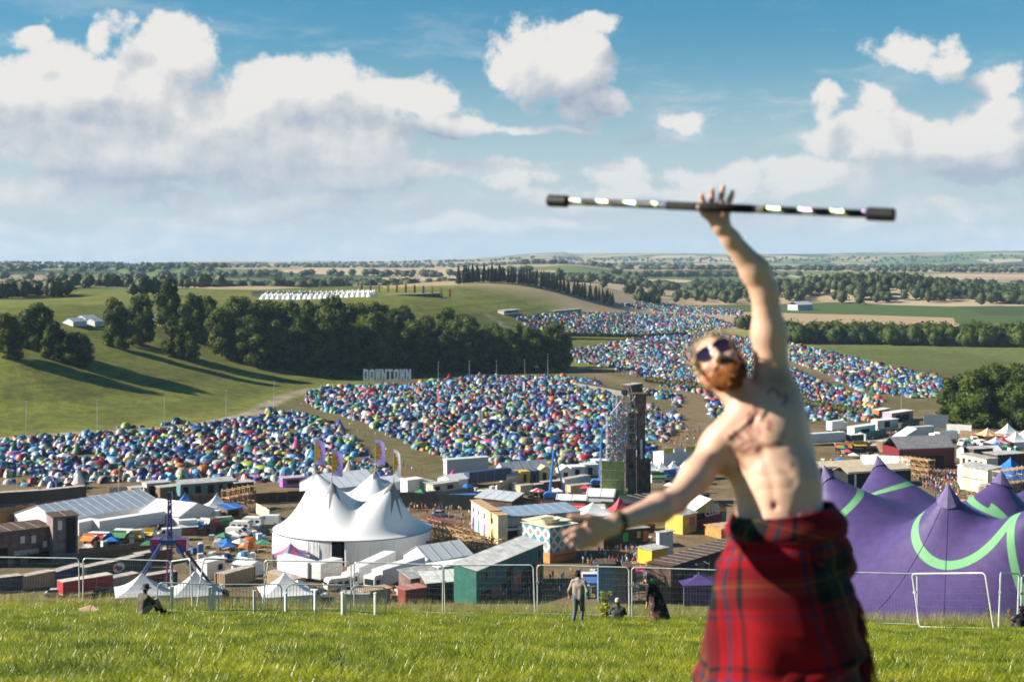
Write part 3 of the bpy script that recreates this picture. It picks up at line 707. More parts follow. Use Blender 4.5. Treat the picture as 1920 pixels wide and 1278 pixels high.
for (x, y, z, cn, px, py) in rest:
    fine = y < 620
    if fine: V, Fc = SHAPES[SN[rt.choice(len(SN), p=np.array(SW) / sum(SW))]]
    else: V, Fc = low[('dome tent', 'dome tent', 'dome tent', 'tunnel tent', 'big dome tent', 'dome tent', 'ridge tent', 'bell tent' if rt.uniform() < .3 else 'dome tent')[rt.integers(8)]]
    V = np.array(V); a = rt.uniform(0, 6.28); s = rt.choice((.65, .8, .9, 1.0, 1.15, 1.4)); ca, sa = math.cos(a) * s, math.sin(a) * s
    W = np.stack([V[:, 0] * ca - V[:, 1] * sa + x, V[:, 0] * sa + V[:, 1] * ca + y, V[:, 2] * s * rt.uniform(.95, 1.15) + z - .03], 1)
    c1 = cols[rt.choice(len(NAMES), p=np.array(PW) / sum(PW))] * rt.uniform(.75, 1.3); c2 = cols[(11, 12, 13, 2, 0)[rt.integers(5)]]
    C = np.tile(c1, (len(V), 1)); sty = rt.integers(4)
    if sty == 1: C[(V[:, 0] > .6) & (V[:, 2] < 1)] = c2
    if sty == 2: C[V[:, 2] < .2] = c2
    if sty == 3: C[np.abs(V[:, 1]) > .9] = c2
    EV.append(W); EC.append(C)
    for f in Fc:
        for i in range(1, len(f) - 1): EF.append((f[0] + o_, f[i] + o_, f[i + 1] + o_))
    o_ += len(V)
me = np_mesh('camping_tents', np.concatenate(EV), np.array(EF), [M_TENTS]); col_attr(me, 'tint', np.clip(np.concatenate(EC), 0, .9))
tag(link('camping_tents', me), 'thousands of small multicoloured tents crowding the valley camps', 'tents', kind='stuff')
# white conical tents of the far tipi field
k = 0
M_CANVAS = mat('white_canvas', (.80, .79, .76), .75, .08, .6)
V, Fc = tipi(2.6, 3.9, 10); tm = bpy.data.meshes.new('bell_tent'); tm.from_pydata(V, [], Fc); tm.materials.append(M_CANVAS); tm.update()
for r_ in range(4):
    for i in range(21):
        p = GD(492 + i * 10.0 + r_ * 3.4, 985 + r_ * 17)
        o = link('bell_tent', tm, None, p, i * .7); s = rt.uniform(1.0, 1.2); o.scale = (s, s, s)
        tag(o, f'white conical tent above the wood, {nth(i + 1)} from left in {nth(r_ + 1)} row', 'tent', 'white conical tents above the wood')
# ------------------------------------------------------------------ festival town: builders
W_ = mat('white_pvc', (.66, .66, .65), .45, .06, .8, .4)
GREYPVC = mat('grey_pvc', (.50, .52, .54), .5, .1, .8, .4)
STEEL = mat('galvanised_steel', (.36, .36, .36), .5, .2, 3, .4, .25)
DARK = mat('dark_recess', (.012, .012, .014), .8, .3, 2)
BLACK = mat('black_cloth', (.014, .018, .018), .85, .3, .6)
RUBBER = mat('rubber', (.02, .02, .02), .8, .2, 3)
GLASS = mat('dark_glass', (.02, .025, .03), .08, .2, 1, .6)
WOOD = mat('raw_timber', (.42, .27, .14), .8, .3, 1.5, .2)
PLY = mat('weathered_plywood', (.20, .13, .08), .85, .35, .8, .15, stain=(.10, .07, .05))
DKWOOD = mat('dark_timber', (.085, .055, .04), .85, .4, 1.2, .15)
RUST = mat('rusty_sheet', (.17, .10, .095), .75, .35, .7, .2, stain=(.26, .19, .17))
ALU = mat('aluminium_roof', (.60, .63, .66), .35, .12, .7, .5, .4)
TIN = mat('tin_roof', (.46, .46, .44), .55, .3, .9, .3, .3, stain=(.30, .22, .16))
def paint(name, c, rough=.5, var=.16, **k): return mat(name, c, rough, var, .9, .35, **k)
def frame(ax, ay, bx, by):
    A, B = GV(ax, ay), GV(bx, by); d = B - A; L = math.hypot(d.x, d.y); return Vector((A.x, A.y, min(A.z, B.z) - .05)), math.atan2(d.y, d.x), L
def corr(L, axis, at, z0, z1, pitch=.55, dp=.09, flip=1):
    n = max(2, int(L / pitch)); pts = []
    for i in range(n):
        x0 = L * i / n; w = L / n; pts += [(x0, 0), (x0 + w * .3, 0), (x0 + w * .5, dp), (x0 + w * .8, dp)]
    pts.append((L, 0)); mb = MB()
    mb.grid([[((x, at + flip * d, z) if axis == 'x' else (at + flip * d, x, z)) for x, d in pts] for z in (z0, z1)]); return mb
def container(ax, ay, bx, by, m, label, h=2.6, dep=2.44, z=0.0, fr=None, group='shipping containers'):
    loc, rz, L = fr or frame(ax, ay, bx, by); t = thing('shipping_container', label, 'container', loc + Vector((0, 0, z)), rz, group)
    corr(L, 'x', .06, .12, h - .1).build('side_wall', m, t); corr(L, 'x', dep - .15, .12, h - .1).build('side_wall', m, t)
    corr(dep - .2, 'y', .06, .12, h - .1).build('end_wall', m, t)
    d = MB().box(L - .12, L - .05, .1, dep / 2 - .02, .15, h - .12).build('door', m, t); MB().tube((L - .02, dep * .3, .2), (L - .02, dep * .3, h - .2), .03).build('lock_bar', STEEL, d)
    d = MB().box(L - .12, L - .05, dep / 2 + .02, dep - .1, .15, h - .12).build('door', m, t); MB().tube((L - .02, dep * .7, .2), (L - .02, dep * .7, h - .2), .03).build('lock_bar', STEEL, d)
    fr_ = MB()
    for x in (0, L): 
        for y in (0, dep): fr_.box(x - .08, x + .08, y - .08, y + .08, 0, h)
    for y in (0, dep): fr_.box(.08, L - .08, y - .06, y + .06, 0, .14); fr_.box(.08, L - .08, y - .06, y + .06, h - .12, h - .01)
    fr_.build('frame', m, t); MB().box(.02, L - .02, .03, dep - .03, h - .08, h + .015).build('roof', mat('container_roof', (.40, .36, .32), .7, .3, .7, .2, stain=(.24, .17, .13)), t); return t
def wheel(mbt, mbr, x, y, r=.48, w=.3):
    mbt.tube((x, y - w / 2, r), (x, y + w / 2, r), r, n=14); mbr.tube((x, y - w / 2 - .015, r), (x, y + w / 2 + .015, r), r * .55, n=10)
def wheels(t, xs, y0, y1, r=.48):
    for x in xs:
        for y in (y0, y1):
            a = MB(); b = MB(); wheel(a, b, x, y, r); o = a.build('wheel', RUBBER, t); b.build('rim', STEEL, o)
def trailer(ax, ay, bx, by, m, label, h=3.9, dep=2.55, cab=None, cabm=None, roofm=None, name='lorry_trailer'):
    loc, rz, L = frame(ax, ay, bx, by); t = thing(name, label, 'lorry' if cab else 'trailer', loc, rz, 'lorries and trailers')
    x0, x1 = 0.0, L
    if cab == 'L': x0 = 2.6
    if cab == 'R': x1 = L - 2.6
    MB().box(x0, x1, 0, dep, 1.05, h).build('box_body', m, t); MB().box(x0 - .02, x1 + .02, -.02, dep + .02, h, h + .06).build('roof', roofm or m, t)
    MB().box(x0 - .03, x1 + .03, -.03, dep + .03, 1.0, 1.14).build('skirt_rail', STEEL, t)
    MB().box(x0 + .2, x1 - .2, dep * .3, dep * .7, .75, 1.0).build('chassis', DARK, t)
    n = int((x1 - x0) / 2.6)
    for i in range(1, n): MB().box(x0 + (x1 - x0) * i / n - .025, x0 + (x1 - x0) * i / n + .025, -.012, 0, 1.16, h - .05).build('panel_seam', GREYPVC, t)
    wheels(t, (x1 - 1.2, x1 - 2.5) if cab != 'R' else (x0 + 1.2, x0 + 2.5), .35, dep - .35)
    if cab:
        a, b = (0, 2.35) if cab == 'L' else (L - 2.35, L); f = a if cab == 'L' else b; sg = -1 if cab == 'L' else 1
        c = MB().prism([(a, .5), (b, .5), (b, 3.3), (b - .25 if cab == 'R' else b, 3.5), (a + (.25 if cab == 'L' else 0), 3.5), (a, 3.2 if cab == 'L' else 3.5)], .03, dep - .03).build('cab', cabm or m, t)
        MB().box(f + (sg * .02 if sg > 0 else -.04), f + (.04 if sg > 0 else -.02), .25, dep - .25, 1.75, 2.9).build('windscreen', GLASS, c); MB().box(a + .7, b - .5, -.005, .025, 1.8, 2.7).build('side_window', GLASS, c)
        MB().box(f - .06, f + .06, .2, dep - .2, .55, 1.15).build('bumper', DARK, c); wheels(t, ((a + b) / 2,), .3, dep - .3)
    return t
def van(px, py, deg, m, label, L=5.6, hh=2.45, w=2.0, name='panel_van', windows=False):
    t = thing(name, label, 'van', GV(px, py), R(deg), 'vans parked about the site'); x = -L / 2
    pr = [(x, .35), (x, hh - .15), (x + .2, hh), (x + L * .68, hh), (x + L * .82, hh * .68), (x + L * .97, hh * .5), (x + L, hh * .36), (x + L, .35)]
    b = MB().prism(pr, -w / 2, w / 2).build('body', m, t)
    for s in (-1, 1):
        MB().prism([(x + L * .60, hh * .60), (x + L * .60, hh * .88), (x + L * .69, hh * .88), (x + L * .79, hh * .62)], s * w / 2 - .01 * (s < 0) , s * w / 2 + .012 * (s > 0)).build('side_window', GLASS, b)
        if windows: MB().box(x + .5, x + L * .55, s * w / 2 - .012 * (s < 0), s * w / 2 + .012 * (s > 0), hh * .58, hh * .84).build('side_window', GLASS, b)
    MB().sheet((x + L * .70, -w * .42, hh * .965), (x + L * .70, w * .42, hh * .965), (x + L * .815, w * .42, hh * .70), (x + L * .815, -w * .42, hh * .70), -.03).build('windscreen', GLASS, b)
    MB().box(x + L - .08, x + L + .06, -w / 2 + .05, w / 2 - .05, .38, .62).build('bumper', DARK, t)
    for s in (-1, 1): MB().box(x + L - .05, x + L + .03, s * w * .36 - .15, s * w * .36 + .15, .72, .95).build('headlight', W_, t)
    wheels(t, (x + .95, x + L - .95), -w / 2 + .1, w / 2 - .1, .35); return t
def car(px, py, deg, m, label):
    t = thing('parked_car', label, 'car', GV(px, py), R(deg), 'cars parked about the site'); L = 4.2
    MB().prism([(-2.1, .3), (-2.1, .8), (-1.9, .95), (1.0, .95), (2.0, .78), (2.1, .6), (2.1, .3)], -.85, .85).build('body', m, t)
    c = MB().prism([(-1.7, .95), (-1.2, 1.42), (.3, 1.45), (1.05, .95)], -.74, .74).build('cabin', GLASS, t); MB().box(-1.15, .28, -.7, .7, 1.43, 1.48).build('roof', m, t)
    wheels(t, (-1.3, 1.3), -.78, .78, .31); return t
def caravan(px, py, deg, label, L=5.0):
    t = thing('caravan', label, 'caravan', GV(px, py), R(deg), 'touring caravans'); h = 2.5; x = -L / 2; m = paint('caravan_cream', (.68, .66, .60))
    b = MB().prism([(x, .6), (x - .05, 1.2), (x + .25, h - .25), (x + .7, h), (x + L - .7, h), (x + L - .2, h - .3), (x + L, 1.2), (x + L - .1, .6)], -1.1, 1.1).build('body', m, t)
    for k in (.12, .42, .7): MB().box(x + L * k, x + L * (k + .18), -1.115, -1.1, 1.25, 1.85).build('window', GLASS, b)
    MB().box(x - .06, x + .08, -.8, .8, 1.35, 1.85).build('window', GLASS, b); MB().box(x + .05, x + L - .05, -1.112, -1.1, .95, 1.1).build('stripe', paint('caravan_brown', (.25, .15, .10)), b)
    wheels(t, (0,), -1.0, 1.0, .33); MB().path([(x + L, 0, .55), (x + L + 1.1, 0, .5)], .05).build('tow_bar', STEEL, t); return t
def marquee(ax, ay, bx, by, dep, eave, ridge_, label, axis='x', m=None, wm=None, open_front=False, bay=3.0, ribs=True, fr=None, group='marquees on the site'):
    m = m or W_; wm = wm or W_
    loc, rz, L = fr or frame(ax, ay, bx, by); t = thing('marquee', label, 'marquee', loc, rz, group); o = .25
    if axis == 'x':
        MB().sheet((-o, -o, eave), (L + o, -o, eave), (L + o, dep / 2, ridge_), (-o, dep / 2, ridge_)).build('roof_slope', m, t); MB().sheet((L + o, dep + o, eave), (-o, dep + o, eave), (-o, dep / 2, ridge_), (L + o, dep / 2, ridge_)).build('roof_slope', m, t)
        for x in (0, L): MB().prismx([(0, 0), (dep, 0), (dep, eave), (dep / 2, ridge_ - .05), (0, eave)], x - .02, x + .02).build('gable_end', wm, t)
        rb = MB(); n = max(2, round(L / bay))
        for i in range(n + 1): rb.path([(L * i / n, -o, eave + .04), (L * i / n, dep / 2, ridge_ + .04), (L * i / n, dep + o, eave + .04)], .05, 4)
    else:
        MB().sheet((-o, dep + o, eave), (-o, -o, eave), (L / 2, -o, ridge_), (L / 2, dep + o, ridge_)).build('roof_slope', m, t); MB().sheet((L + o, -o, eave), (L + o, dep + o, eave), (L / 2, dep + o, ridge_), (L / 2, -o, ridge_)).build('roof_slope', m, t)
        for y in (0, dep): MB().prism([(0, 0), (L, 0), (L, eave), (L / 2, ridge_ - .05), (0, eave)], y - .02, y + .02).build('gable_end', wm, t)
        rb = MB(); n = max(2, round(dep / bay))
        for i in range(n + 1): rb.path([(-o, dep * i / n, eave + .04), (L / 2, dep * i / n, ridge_ + .04), (L + o, dep * i / n, eave + .04)], .05, 4)
    if ribs: rb.build('roof_rib', STEEL, t)
    if axis == 'x':
        if not open_front: MB().box(.03, L - .03, -.02, .02, 0, eave - .03).build('side_wall', wm, t)
        MB().box(.03, L - .03, dep - .02, dep + .02, 0, eave - .03).build('side_wall', wm, t)
    else:
        for x in (0, L): MB().box(x - .02, x + .02, .03, dep - .03, 0, eave - .03).build('side_wall', wm, t)
    return t
def pagoda(px, py, w, eave, peak, label, m=None, wm=None, rz=.3, walls=True, stripes=None, name='pagoda_tent'):
    m = m or W_; t = thing(name, label, 'tent', GV(px, py), rz, 'pagoda tents'); a = w / 2; P = []
    for i in range(9):
        u = i / 8; r = a * 1.04 * (1 - u) + .06; z = eave + (peak - eave) * (u ** 2.1 * .72 + u * .28); row = []
        for sx, sy, ex, ey in ((-1, -1, 1, -1), (1, -1, 1, 1), (1, 1, -1, 1), (-1, 1, -1, -1)):
            for k in range(4): f = k / 4; row.append((r * (sx + (ex - sx) * f), r * (sy + (ey - sy) * f), z))
        P.append(row)
    mb = MB().grid(P, True); me = mb.mesh('roof'); me.materials.append(m)
    if stripes:
        for s_ in stripes: me.materials.append(s_)
        for pi, p in enumerate(me.polygons): p.material_index = (0, 1, 2, 1)[(pi % 16) % 4] if len(stripes) > 1 else (pi % 16) % 2
    link('roof', me, t); MB().tube((0, 0, peak - .1), (0, 0, peak + .35), .05).build('finial', STEEL, t)
    for sx in (-1, 1):
        for sy in (-1, 1): MB().tube((sx * a, sy * a, 0), (sx * a, sy * a, eave), .05).build('leg', STEEL, t)
    if walls:
        wm = wm or m
        for q in range(3):
            mb = MB()
            n = 12
            P = [[((-a + w * k / n), 0, z) for k in range(n + 1)] for z in (0, eave)]
            def rot(x, d): return [(x, -a - d), (a + d, x), (-x, a + d)][q]
            mb.grid([[(*rot(-a + w * k / n, .05 * math.sin(k * 2.1)), z) for k in range(n + 1)] for z in (0, eave)]); mb.build('side_wall', wm, t)
    MB().box(-a * 1.04, a * 1.04, -a * 1.045, -a * 1.03, eave - .3, eave + .02).build('valance', m, t); return t
def hut(ax, ay, bx, by, dep, h, m, label, roof='flat', rm=None, rise=1.2, open_=(), panels=(), name='festival_hut', cat='hut', back=None, group=None, fr=None):
    """walls with openings and panels let in (x0,x1,z0,z1 as fractions of the front), roof flat / mono / gable"""
    loc, rz, L = fr or frame(ax, ay, bx, by); t = thing(name, label, cat, loc, rz, group); rm = rm or TIN
    hb = h + (rise if roof == 'mono' else 0)
    MB().box(0, L, 0, .12, 0, h).build('front_wall', m, t); MB().box(0, L, dep - .12, dep, 0, hb).build('back_wall', m, t)
    for x in (0, L - .12): MB().prismx([(.12, 0), (dep - .12, 0), (dep - .12, hb), (.12, h)], x, x + .12).build('side_wall', m, t)
    if roof == 'gable':
        MB().prism([(0, h), (L, h), (L / 2, h + rise)], .0, .12).build('gable', m, t)
        for a, b in ((-.3, L / 2), (L + .3, L / 2)):
            za = h - .3 * rise / (L / 2); v = [(a, -.3, za), (b, -.3, h + rise), (b, dep + .3, h + rise), (a, dep + .3, za)]
            MB().sheet(*(v if a > 0 else v[::-1]), -.08).build('roof_slope', rm, t)
    elif roof == 'ridge':
        for a, b in ((-.3, dep / 2), (dep + .3, dep / 2)):
            za = h - .3 * rise / (dep / 2); v = [(-.3, a, za), (L + .3, a, za), (L + .3, b, h + rise), (-.3, b, h + rise)]
            MB().sheet(*v, .08 if a < 0 else -.08).build('roof_slope', rm, t)
    else:
        rz1 = h + .05; rz2 = hb + .05
        MB().sheet((-.3, -.4, rz1 - .02), (L + .3, -.4, rz1 - .02), (L + .3, dep + .2, rz2 + .04), (-.3, dep + .2, rz2 + .04), -.1).build('roof', rm, t)
        rb = MB()
        for i in range(1, max(2, int(L / 2.4))): x = L * i / max(2, int(L / 2.4)); rb.tube((x, -.4, rz1 + .1), (x, dep + .2, rz2 + .16), .04, n=4)
        rb.build('roof_seam', STEEL, t)
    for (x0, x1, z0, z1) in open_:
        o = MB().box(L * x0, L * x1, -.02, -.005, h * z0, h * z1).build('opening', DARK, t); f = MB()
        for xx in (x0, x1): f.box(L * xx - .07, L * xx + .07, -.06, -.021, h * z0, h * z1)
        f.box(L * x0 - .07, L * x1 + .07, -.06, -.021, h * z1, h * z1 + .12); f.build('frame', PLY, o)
    for (x0, x1, z0, z1, pm) in panels: MB().box(L * x0, L * x1, -.05, -.004, h * z0, h * z1).build('panel', pm, t)
    return t
def hoarding(pts, h, pw, m, label, name='hoarding', post=STEEL, th=.06, cat='fence'):
    Q = [GV(*p) for p in pts]; t = thing(name, label, cat, Q[0], 0.0)
    k = 0
    for A, B in zip(Q[:-1], Q[1:]):
        d = B - A; L = math.hypot(d.x, d.y); n = max(1, round(L / pw)); a = math.atan2(d.y, d.x)
        for i in range(n):
            p = A.lerp(B, i / n) - Q[0]; hh = h * (1 + .03 * math.sin(k * 2.7)); w = L / n - .05
            o = MB().box(0, w, -th / 2, th / 2, .05, hh).build('panel', m, t); o.location = p; o.rotation_euler = (0, 0, a)
            q = MB().box(w - .02, w + .07, .04, .16, 0, hh - .05).build('post', post, t); q.location = p; q.rotation_euler = (0, 0, a); k += 1
    return t
def scaffold_mesh(t, L, dep, h, bw=2.2, lift=2.0, r=.06, m=None, braces=True, decks=True):
    m = m or STEEL; nb = max(1, round(L / bw)); nl = max(1, round(h / lift)); ys = (0, dep)
    for i in range(nb + 1):
        for y in ys: MB().tube((L * i / nb, y, 0), (L * i / nb, y, h + .5), r, n=5).build('standard', m, t)
    for j in range(1, nl + 1):
        z = h * j / nl; mb = MB()
        for y in ys: mb.tube((-.3, y, z), (L + .3, y, z), r, n=5)
        for i in range(nb + 1): mb.tube((L * i / nb, -.2, z + .08), (L * i / nb, dep + .2, z + .08), r * .9, n=5)
        mb.build('ledger', m, t)
        if braces:
            mb = MB()
            for i in range(nb):
                a, b = (i, i + 1) if (i + j) % 2 else (i + 1, i); mb.tube((L * a / nb, -.06, z - h / nl), (L * b / nb, -.06, z), r * .8, n=5); mb.tube((L * b / nb, dep + .06, z - h / nl), (L * a / nb, dep + .06, z), r * .8, n=5)
            mb.build('brace', m, t)
        if decks and j % 2 == 0: MB().box(.1, L - .1, .15, dep - .15, z + .1, z + .17).build('deck', WOOD, t)
def scaffold(ax, ay, bx, by, dep, h, label, **k):
    loc, rz, L = frame(ax, ay, bx, by); t = thing('scaffold', label, 'scaffold', loc, rz); scaffold_mesh(t, L, dep, h, **k); return t
def text_part(s, size, m, parent, loc, rot, name='lettering', ext=.03, squash=1.0):
    cu = bpy.data.curves.new(name, 'FONT'); cu.body = s; cu.size = size; cu.extrude = ext; cu.offset = size * .03; cu.align_x = 'CENTER'
    o = bpy.data.objects.new(name, cu); dg = bpy.context.evaluated_depsgraph_get(); me = bpy.data.meshes.new_from_object(o, depsgraph=dg); bpy.data.objects.remove(o)
    me.name = name; me.materials.append(m); ob = link(name, me, parent, loc); ob.rotation_euler = rot; ob.scale = (squash, 1, 1); return ob
# ------------------------------------------------------------------ left backstage
c_blue = paint('container_blue', (.03, .07, .20)); c_red = paint('container_oxide', (.16, .035, .03)); c_tan = paint('container_tan', (.40, .29, .17)); c_slate = paint('container_slate', (.06, .075, .10)); c_green = paint('container_green', (.035, .06, .055)); c_navy = paint('container_navy', (.02, .05, .17)); c_white = paint('container_white', (.60, .58, .55)); c_char = paint('container_black', (.02, .02, .02)); c_brown = paint('container_brown', (.13, .055, .04)); c_cream = paint('cabin_cream', (.55, .46, .30))
f1 = frame(-14, 966, 78, 960); f2 = frame(79, 960, 161, 951)
container(0, 0, 0, 0, c_blue, 'blue shipping container under the black one at the left edge', fr=f1); container(0, 0, 0, 0, c_red, 'oxide red shipping container under the black one beside the white container', fr=f2)
container(0, 0, 0, 0, c_char, 'black painted container stacked on the blue one at the left edge', fr=f1, z=2.64, h=2.9); container(0, 0, 0, 0, c_char, 'black painted container stacked on the oxide red one', fr=f2, z=2.64, h=2.9)
container(162, 951, 202, 947, c_white, 'dirty white container at the right end of the black stack')
marquee(112, 1004, 304, 968, 17, 3.4, 6.2, 'long grey-roofed frame marquee behind the white trailers', m=mat('grey_film_roof', (.42, .47, .52), .3, .12, .5, .5, .2), bay=2.6)
trailer(186, 1009, 310, 989, W_, 'long white lorry trailer parked before the grey-roofed marquee'); trailer(148, 1012, 183, 1004, W_, 'short white box trailer at the left end of the long trailer')
marquee(336, 992, 402, 977, 13, 3.0, 5.4, 'white gabled marquee right of the long trailer', axis='y')
c_ptb = paint('canopy_blue', (.03, .14, .45), .5); c_grey = mat('grey_canopy', (.44, .45, .47), .5, .1, .5)
pagoda(347, 962, 5, 2.4, 5.0, 'blue pagoda peak behind the white gabled marquee', c_ptb); pagoda(407, 967, 6, 2.5, 5.6, 'pale grey pagoda tent before the timber hoarding', c_grey)
hoarding([(262,957),(330,951),(430,944),(480,940)], 3.0, 2.4, PLY, 'brown plywood hoarding behind the grey pagoda')
hoarding([(-5,990),(30,985),(66,980)], 4.6, 1.8, mat('ochre_boards', (.36, .19, .06), .8, .3, 1.2, stain=(.14, .08, .04)), 'ochre board billboard at the left edge below the container stack', name='billboard', cat='billboard')
teal = paint('teal_boards', (.10, .22, .22))
hut(338, 938, 440, 930, 4, 4.2, teal, 'teal shanty with pale-framed windows below the left camp', open_=[(.05,.15,.4,.85),(.27,.38,.4,.85),(.5,.62,.1,.85),(.7,.78,.4,.85),(.86,.95,.4,.85)], rise=.5, roof='mono')
hut(275, 932, 318, 928, 4, 3.6, mat('pale_boards', (.40, .38, .34), .7, .3, 1), 'pale shack with a black doorway left of the teal shanty', open_=[(.1,.6,.05,.8)]); hut(300, 935, 338, 931, 3, 3.0, PLY, 'brown lean-to between the pale shack and the teal shanty')
hut(441, 932, 476, 929, 4, 3.8, DKWOOD, 'dark timber shed right of the teal shanty'); hut(530, 914, 570, 911, 3, 2.6, paint('lilac_boards', (.30, .12, .38)), 'lilac kiosk behind the big top', open_=[(.2,.8,.35,.8)])
hoarding([(205,932),(262,928)], 2.6, 3.0, STEEL, 'grey mesh fence right of the white container'); hut(246, 935, 268, 933, 3, 2.8, paint('orange_ply', (.45, .20, .06)), 'small orange plywood shed by the mesh fence')
scaffold(430, 962, 478, 952, 2.5, 5.5, 'pale timber stage-set frame behind the caravans', m=WOOD, r=.11, bw=2.0)
hut(426, 975, 456, 970, 4, 2.6, PLY, 'market stall with a blue canopy beside the grey pagoda', roof='mono', rm=c_ptb, rise=.6, open_=[(.08,.7,.3,.85)])
hoarding([(480,962),(505,975)], 2.6, 2.0, mat('pale_planks', (.50, .42, .32), .8, .2, 1), 'pale plank screen left of the big top')
hoarding([(478,945),(560,940),(600,935)], 2.8, 3.0, DKWOOD, 'dark board fence running behind the big top')
# burnt-out set buildings
hut(-6, 1064, 98, 1050, 9, 7.2, RUST, 'ruined rusty sheet-iron set building with torn holes at the left edge', open_=[(.0,.2,0,.55),(.3,.42,0,.35),(.55,.98,.0,.3)], panels=[(.42,.5,.62,.82,W_),(.62,.7,.58,.8,W_),(.83,.9,.42,.6,W_),(.3,.75,.28,.42,mat('torn_awning', (.42, .42, .40), .8, .3, 1))], rm=DKWOOD)
hut(99, 1056, 146, 1051, 6, 9.6, mat('purple_iron', (.20, .155, .155), .7, .3, .7, stain=(.11, .07, .06)), 'tall rusty set tower with a black doorway beside the ruined building', open_=[(.5,.92,.2,.97)], panels=[(.2,.36,.72,.92,W_)], rm=DKWOOD)
hoarding([(147,1050),(240,1040),(285,1034)], 2.4, 2.2, mat('rust_planks', (.30, .17, .08), .8, .3, 1.4, stain=(.15, .06, .05)), 'row of rust-brown planks above the green container')
# lower containers in a row
container(-30, 1113, 42, 1106, c_slate, 'slate grey container cut by the left edge in the lower row', h=2.9); container(43, 1106, 103, 1097, c_tan, 'tan container between the slate and the blue one in the lower row', h=2.9); container(104, 1097, 161, 1083, c_navy, 'bright blue container left of the green one in the lower row', h=2.9)
gcn = container(162, 1090, 272, 1066, c_green, 'long dark green container with a round logo on its side', h=2.9)
lg = MB(); 
for k, (x, w, h_) in enumerate(((0, 1.5, 1.0),)): lg.add([(7.8 + w * math.cos(a * .393), -.07, 1.55 + h_ * math.sin(a * .393)) for a in range(16)], [tuple(range(16))])
lgo = lg.build('logo', paint('logo_white', (.6, .62, .66)), gcn)
for x, z, w, h_, c in ((7.3, 1.7, .5, .35, c_blue), (8.3, 1.3, .55, .4, c_blue), (7.7, 1.1, .4, .25, c_blue)): MB().add([(x + w * math.cos(a * .785), -.09, z + h_ * math.sin(a * .785)) for a in range(8)], [tuple(range(8))]).build('logo_patch', c, lgo)
text_part('KMGO', .75, paint('logo_red', (.5, .08, .06)), gcn, (7.3, -.1, 1.3), (R(90), 0, 0), 'logo_lettering')
container(262, 1062, 322, 1050, c_brown, 'brown container right of the green one with the logo'); container(275, 1105, 332, 1098, c_brown, 'rust brown container behind the ride\'s left leg', h=2.9); container(200, 1108, 262, 1098, c_cream, 'cream container half hidden below the green one')
trailer(118, 1122, 212, 1110, paint('lorry_red', (.36, .03, .03)), 'red lorry trailer with pale roof below the green container', h=3.4, roofm=mat('pale_roof', (.50, .45, .38), .7, .2, 1)); car(106, 1118, 10, paint('car_silver', (.45, .46, .48)), 'silver car left of the red lorry trailer')
pagoda(266, 1132, 9, 2.4, 5.6, 'grey pagoda tent behind the ride\'s left foot', c_grey); pagoda(366, 1132, 8.5, 2.4, 6.0, 'grey pagoda tent between the ride\'s mast and right foot', c_grey); pagoda(534, 1138, 8.5, 2.4, 5.6, 'white pagoda tent before the tan container, lowest of the site')
van(314, 1012, 200, W_, 'white panel van behind the ride mast', 6.0, 2.7); van(447, 1008, -15, W_, 'white panel van left of the grey dome tent'); van(503, 984, 175, W_, 'white van left of the big top wall'); van(404, 975, 80, W_, 'white van before the grey pagoda', 5.0)
caravan(452, 996, -10, 'cream caravan behind the white van by the big top'); caravan(474, 988, -10, 'cream caravan farthest back left of the big top')
van(560, 1128, 5, W_, 'white van beside the lowest white pagoda', 6.0); car(592, 1120, -10, W_, 'white car right of the lowest white pagoda'); van(398, 1122, 10, c_char, 'black van behind the ride\'s right foot', 6.0)
def big_tent(px, py, sn, cn, s, label, rz=0.0):
    o = link('camping_tent', TM[sn, 0], None, GV(px, py), rz); o.scale = (s, s, s); o.color = (*PAL[cn], 1); tag(o, label, 'tent', 'crew tents left of the big top')
big_tent(468, 1026, 'big dome tent', 'orange', 1.35, 'orange dome tent on the grass left of the big top'); big_tent(424, 1022, 'tunnel tent', 'grey', 1.5, 'grey tunnel tent left of the orange dome tent'); big_tent(487, 1018, 'bell tent', 'red', .6, 'small red pyramid tent right of the orange dome tent'); big_tent(456, 1048, 'dome tent', 'sky blue', 1.3, 'blue and white dome tent below the orange dome tent'); big_tent(427, 1030, 'ridge tent', 'dark grey', 1.3, 'dark grey ridge tent before the grey tunnel tent'); big_tent(484, 1002, 'tunnel tent', 'dark grey', 1.3, 'dark tunnel tent behind the small red pyramid tent'); big_tent(425, 1052, 'dome tent', 'navy blue', 1.3, 'navy dome tent above the white shower cabin')
hut(388, 1088, 422, 1080, 3, 3.6, W_, 'white shower cabin with a dark window right of the ride', rm=W_, open_=[(.62,.85,.45,.75)]); container(421, 1100, 478, 1088, c_tan, 'tan container right of the white shower cabin', h=2.9); marquee(466, 1082, 500, 1074, 5, 2.0, 3.2, 'small white gabled tent behind the tan container', axis='y'); container(497, 1098, 552, 1110, c_tan, 'tan ribbed container before the big top', h=2.9)
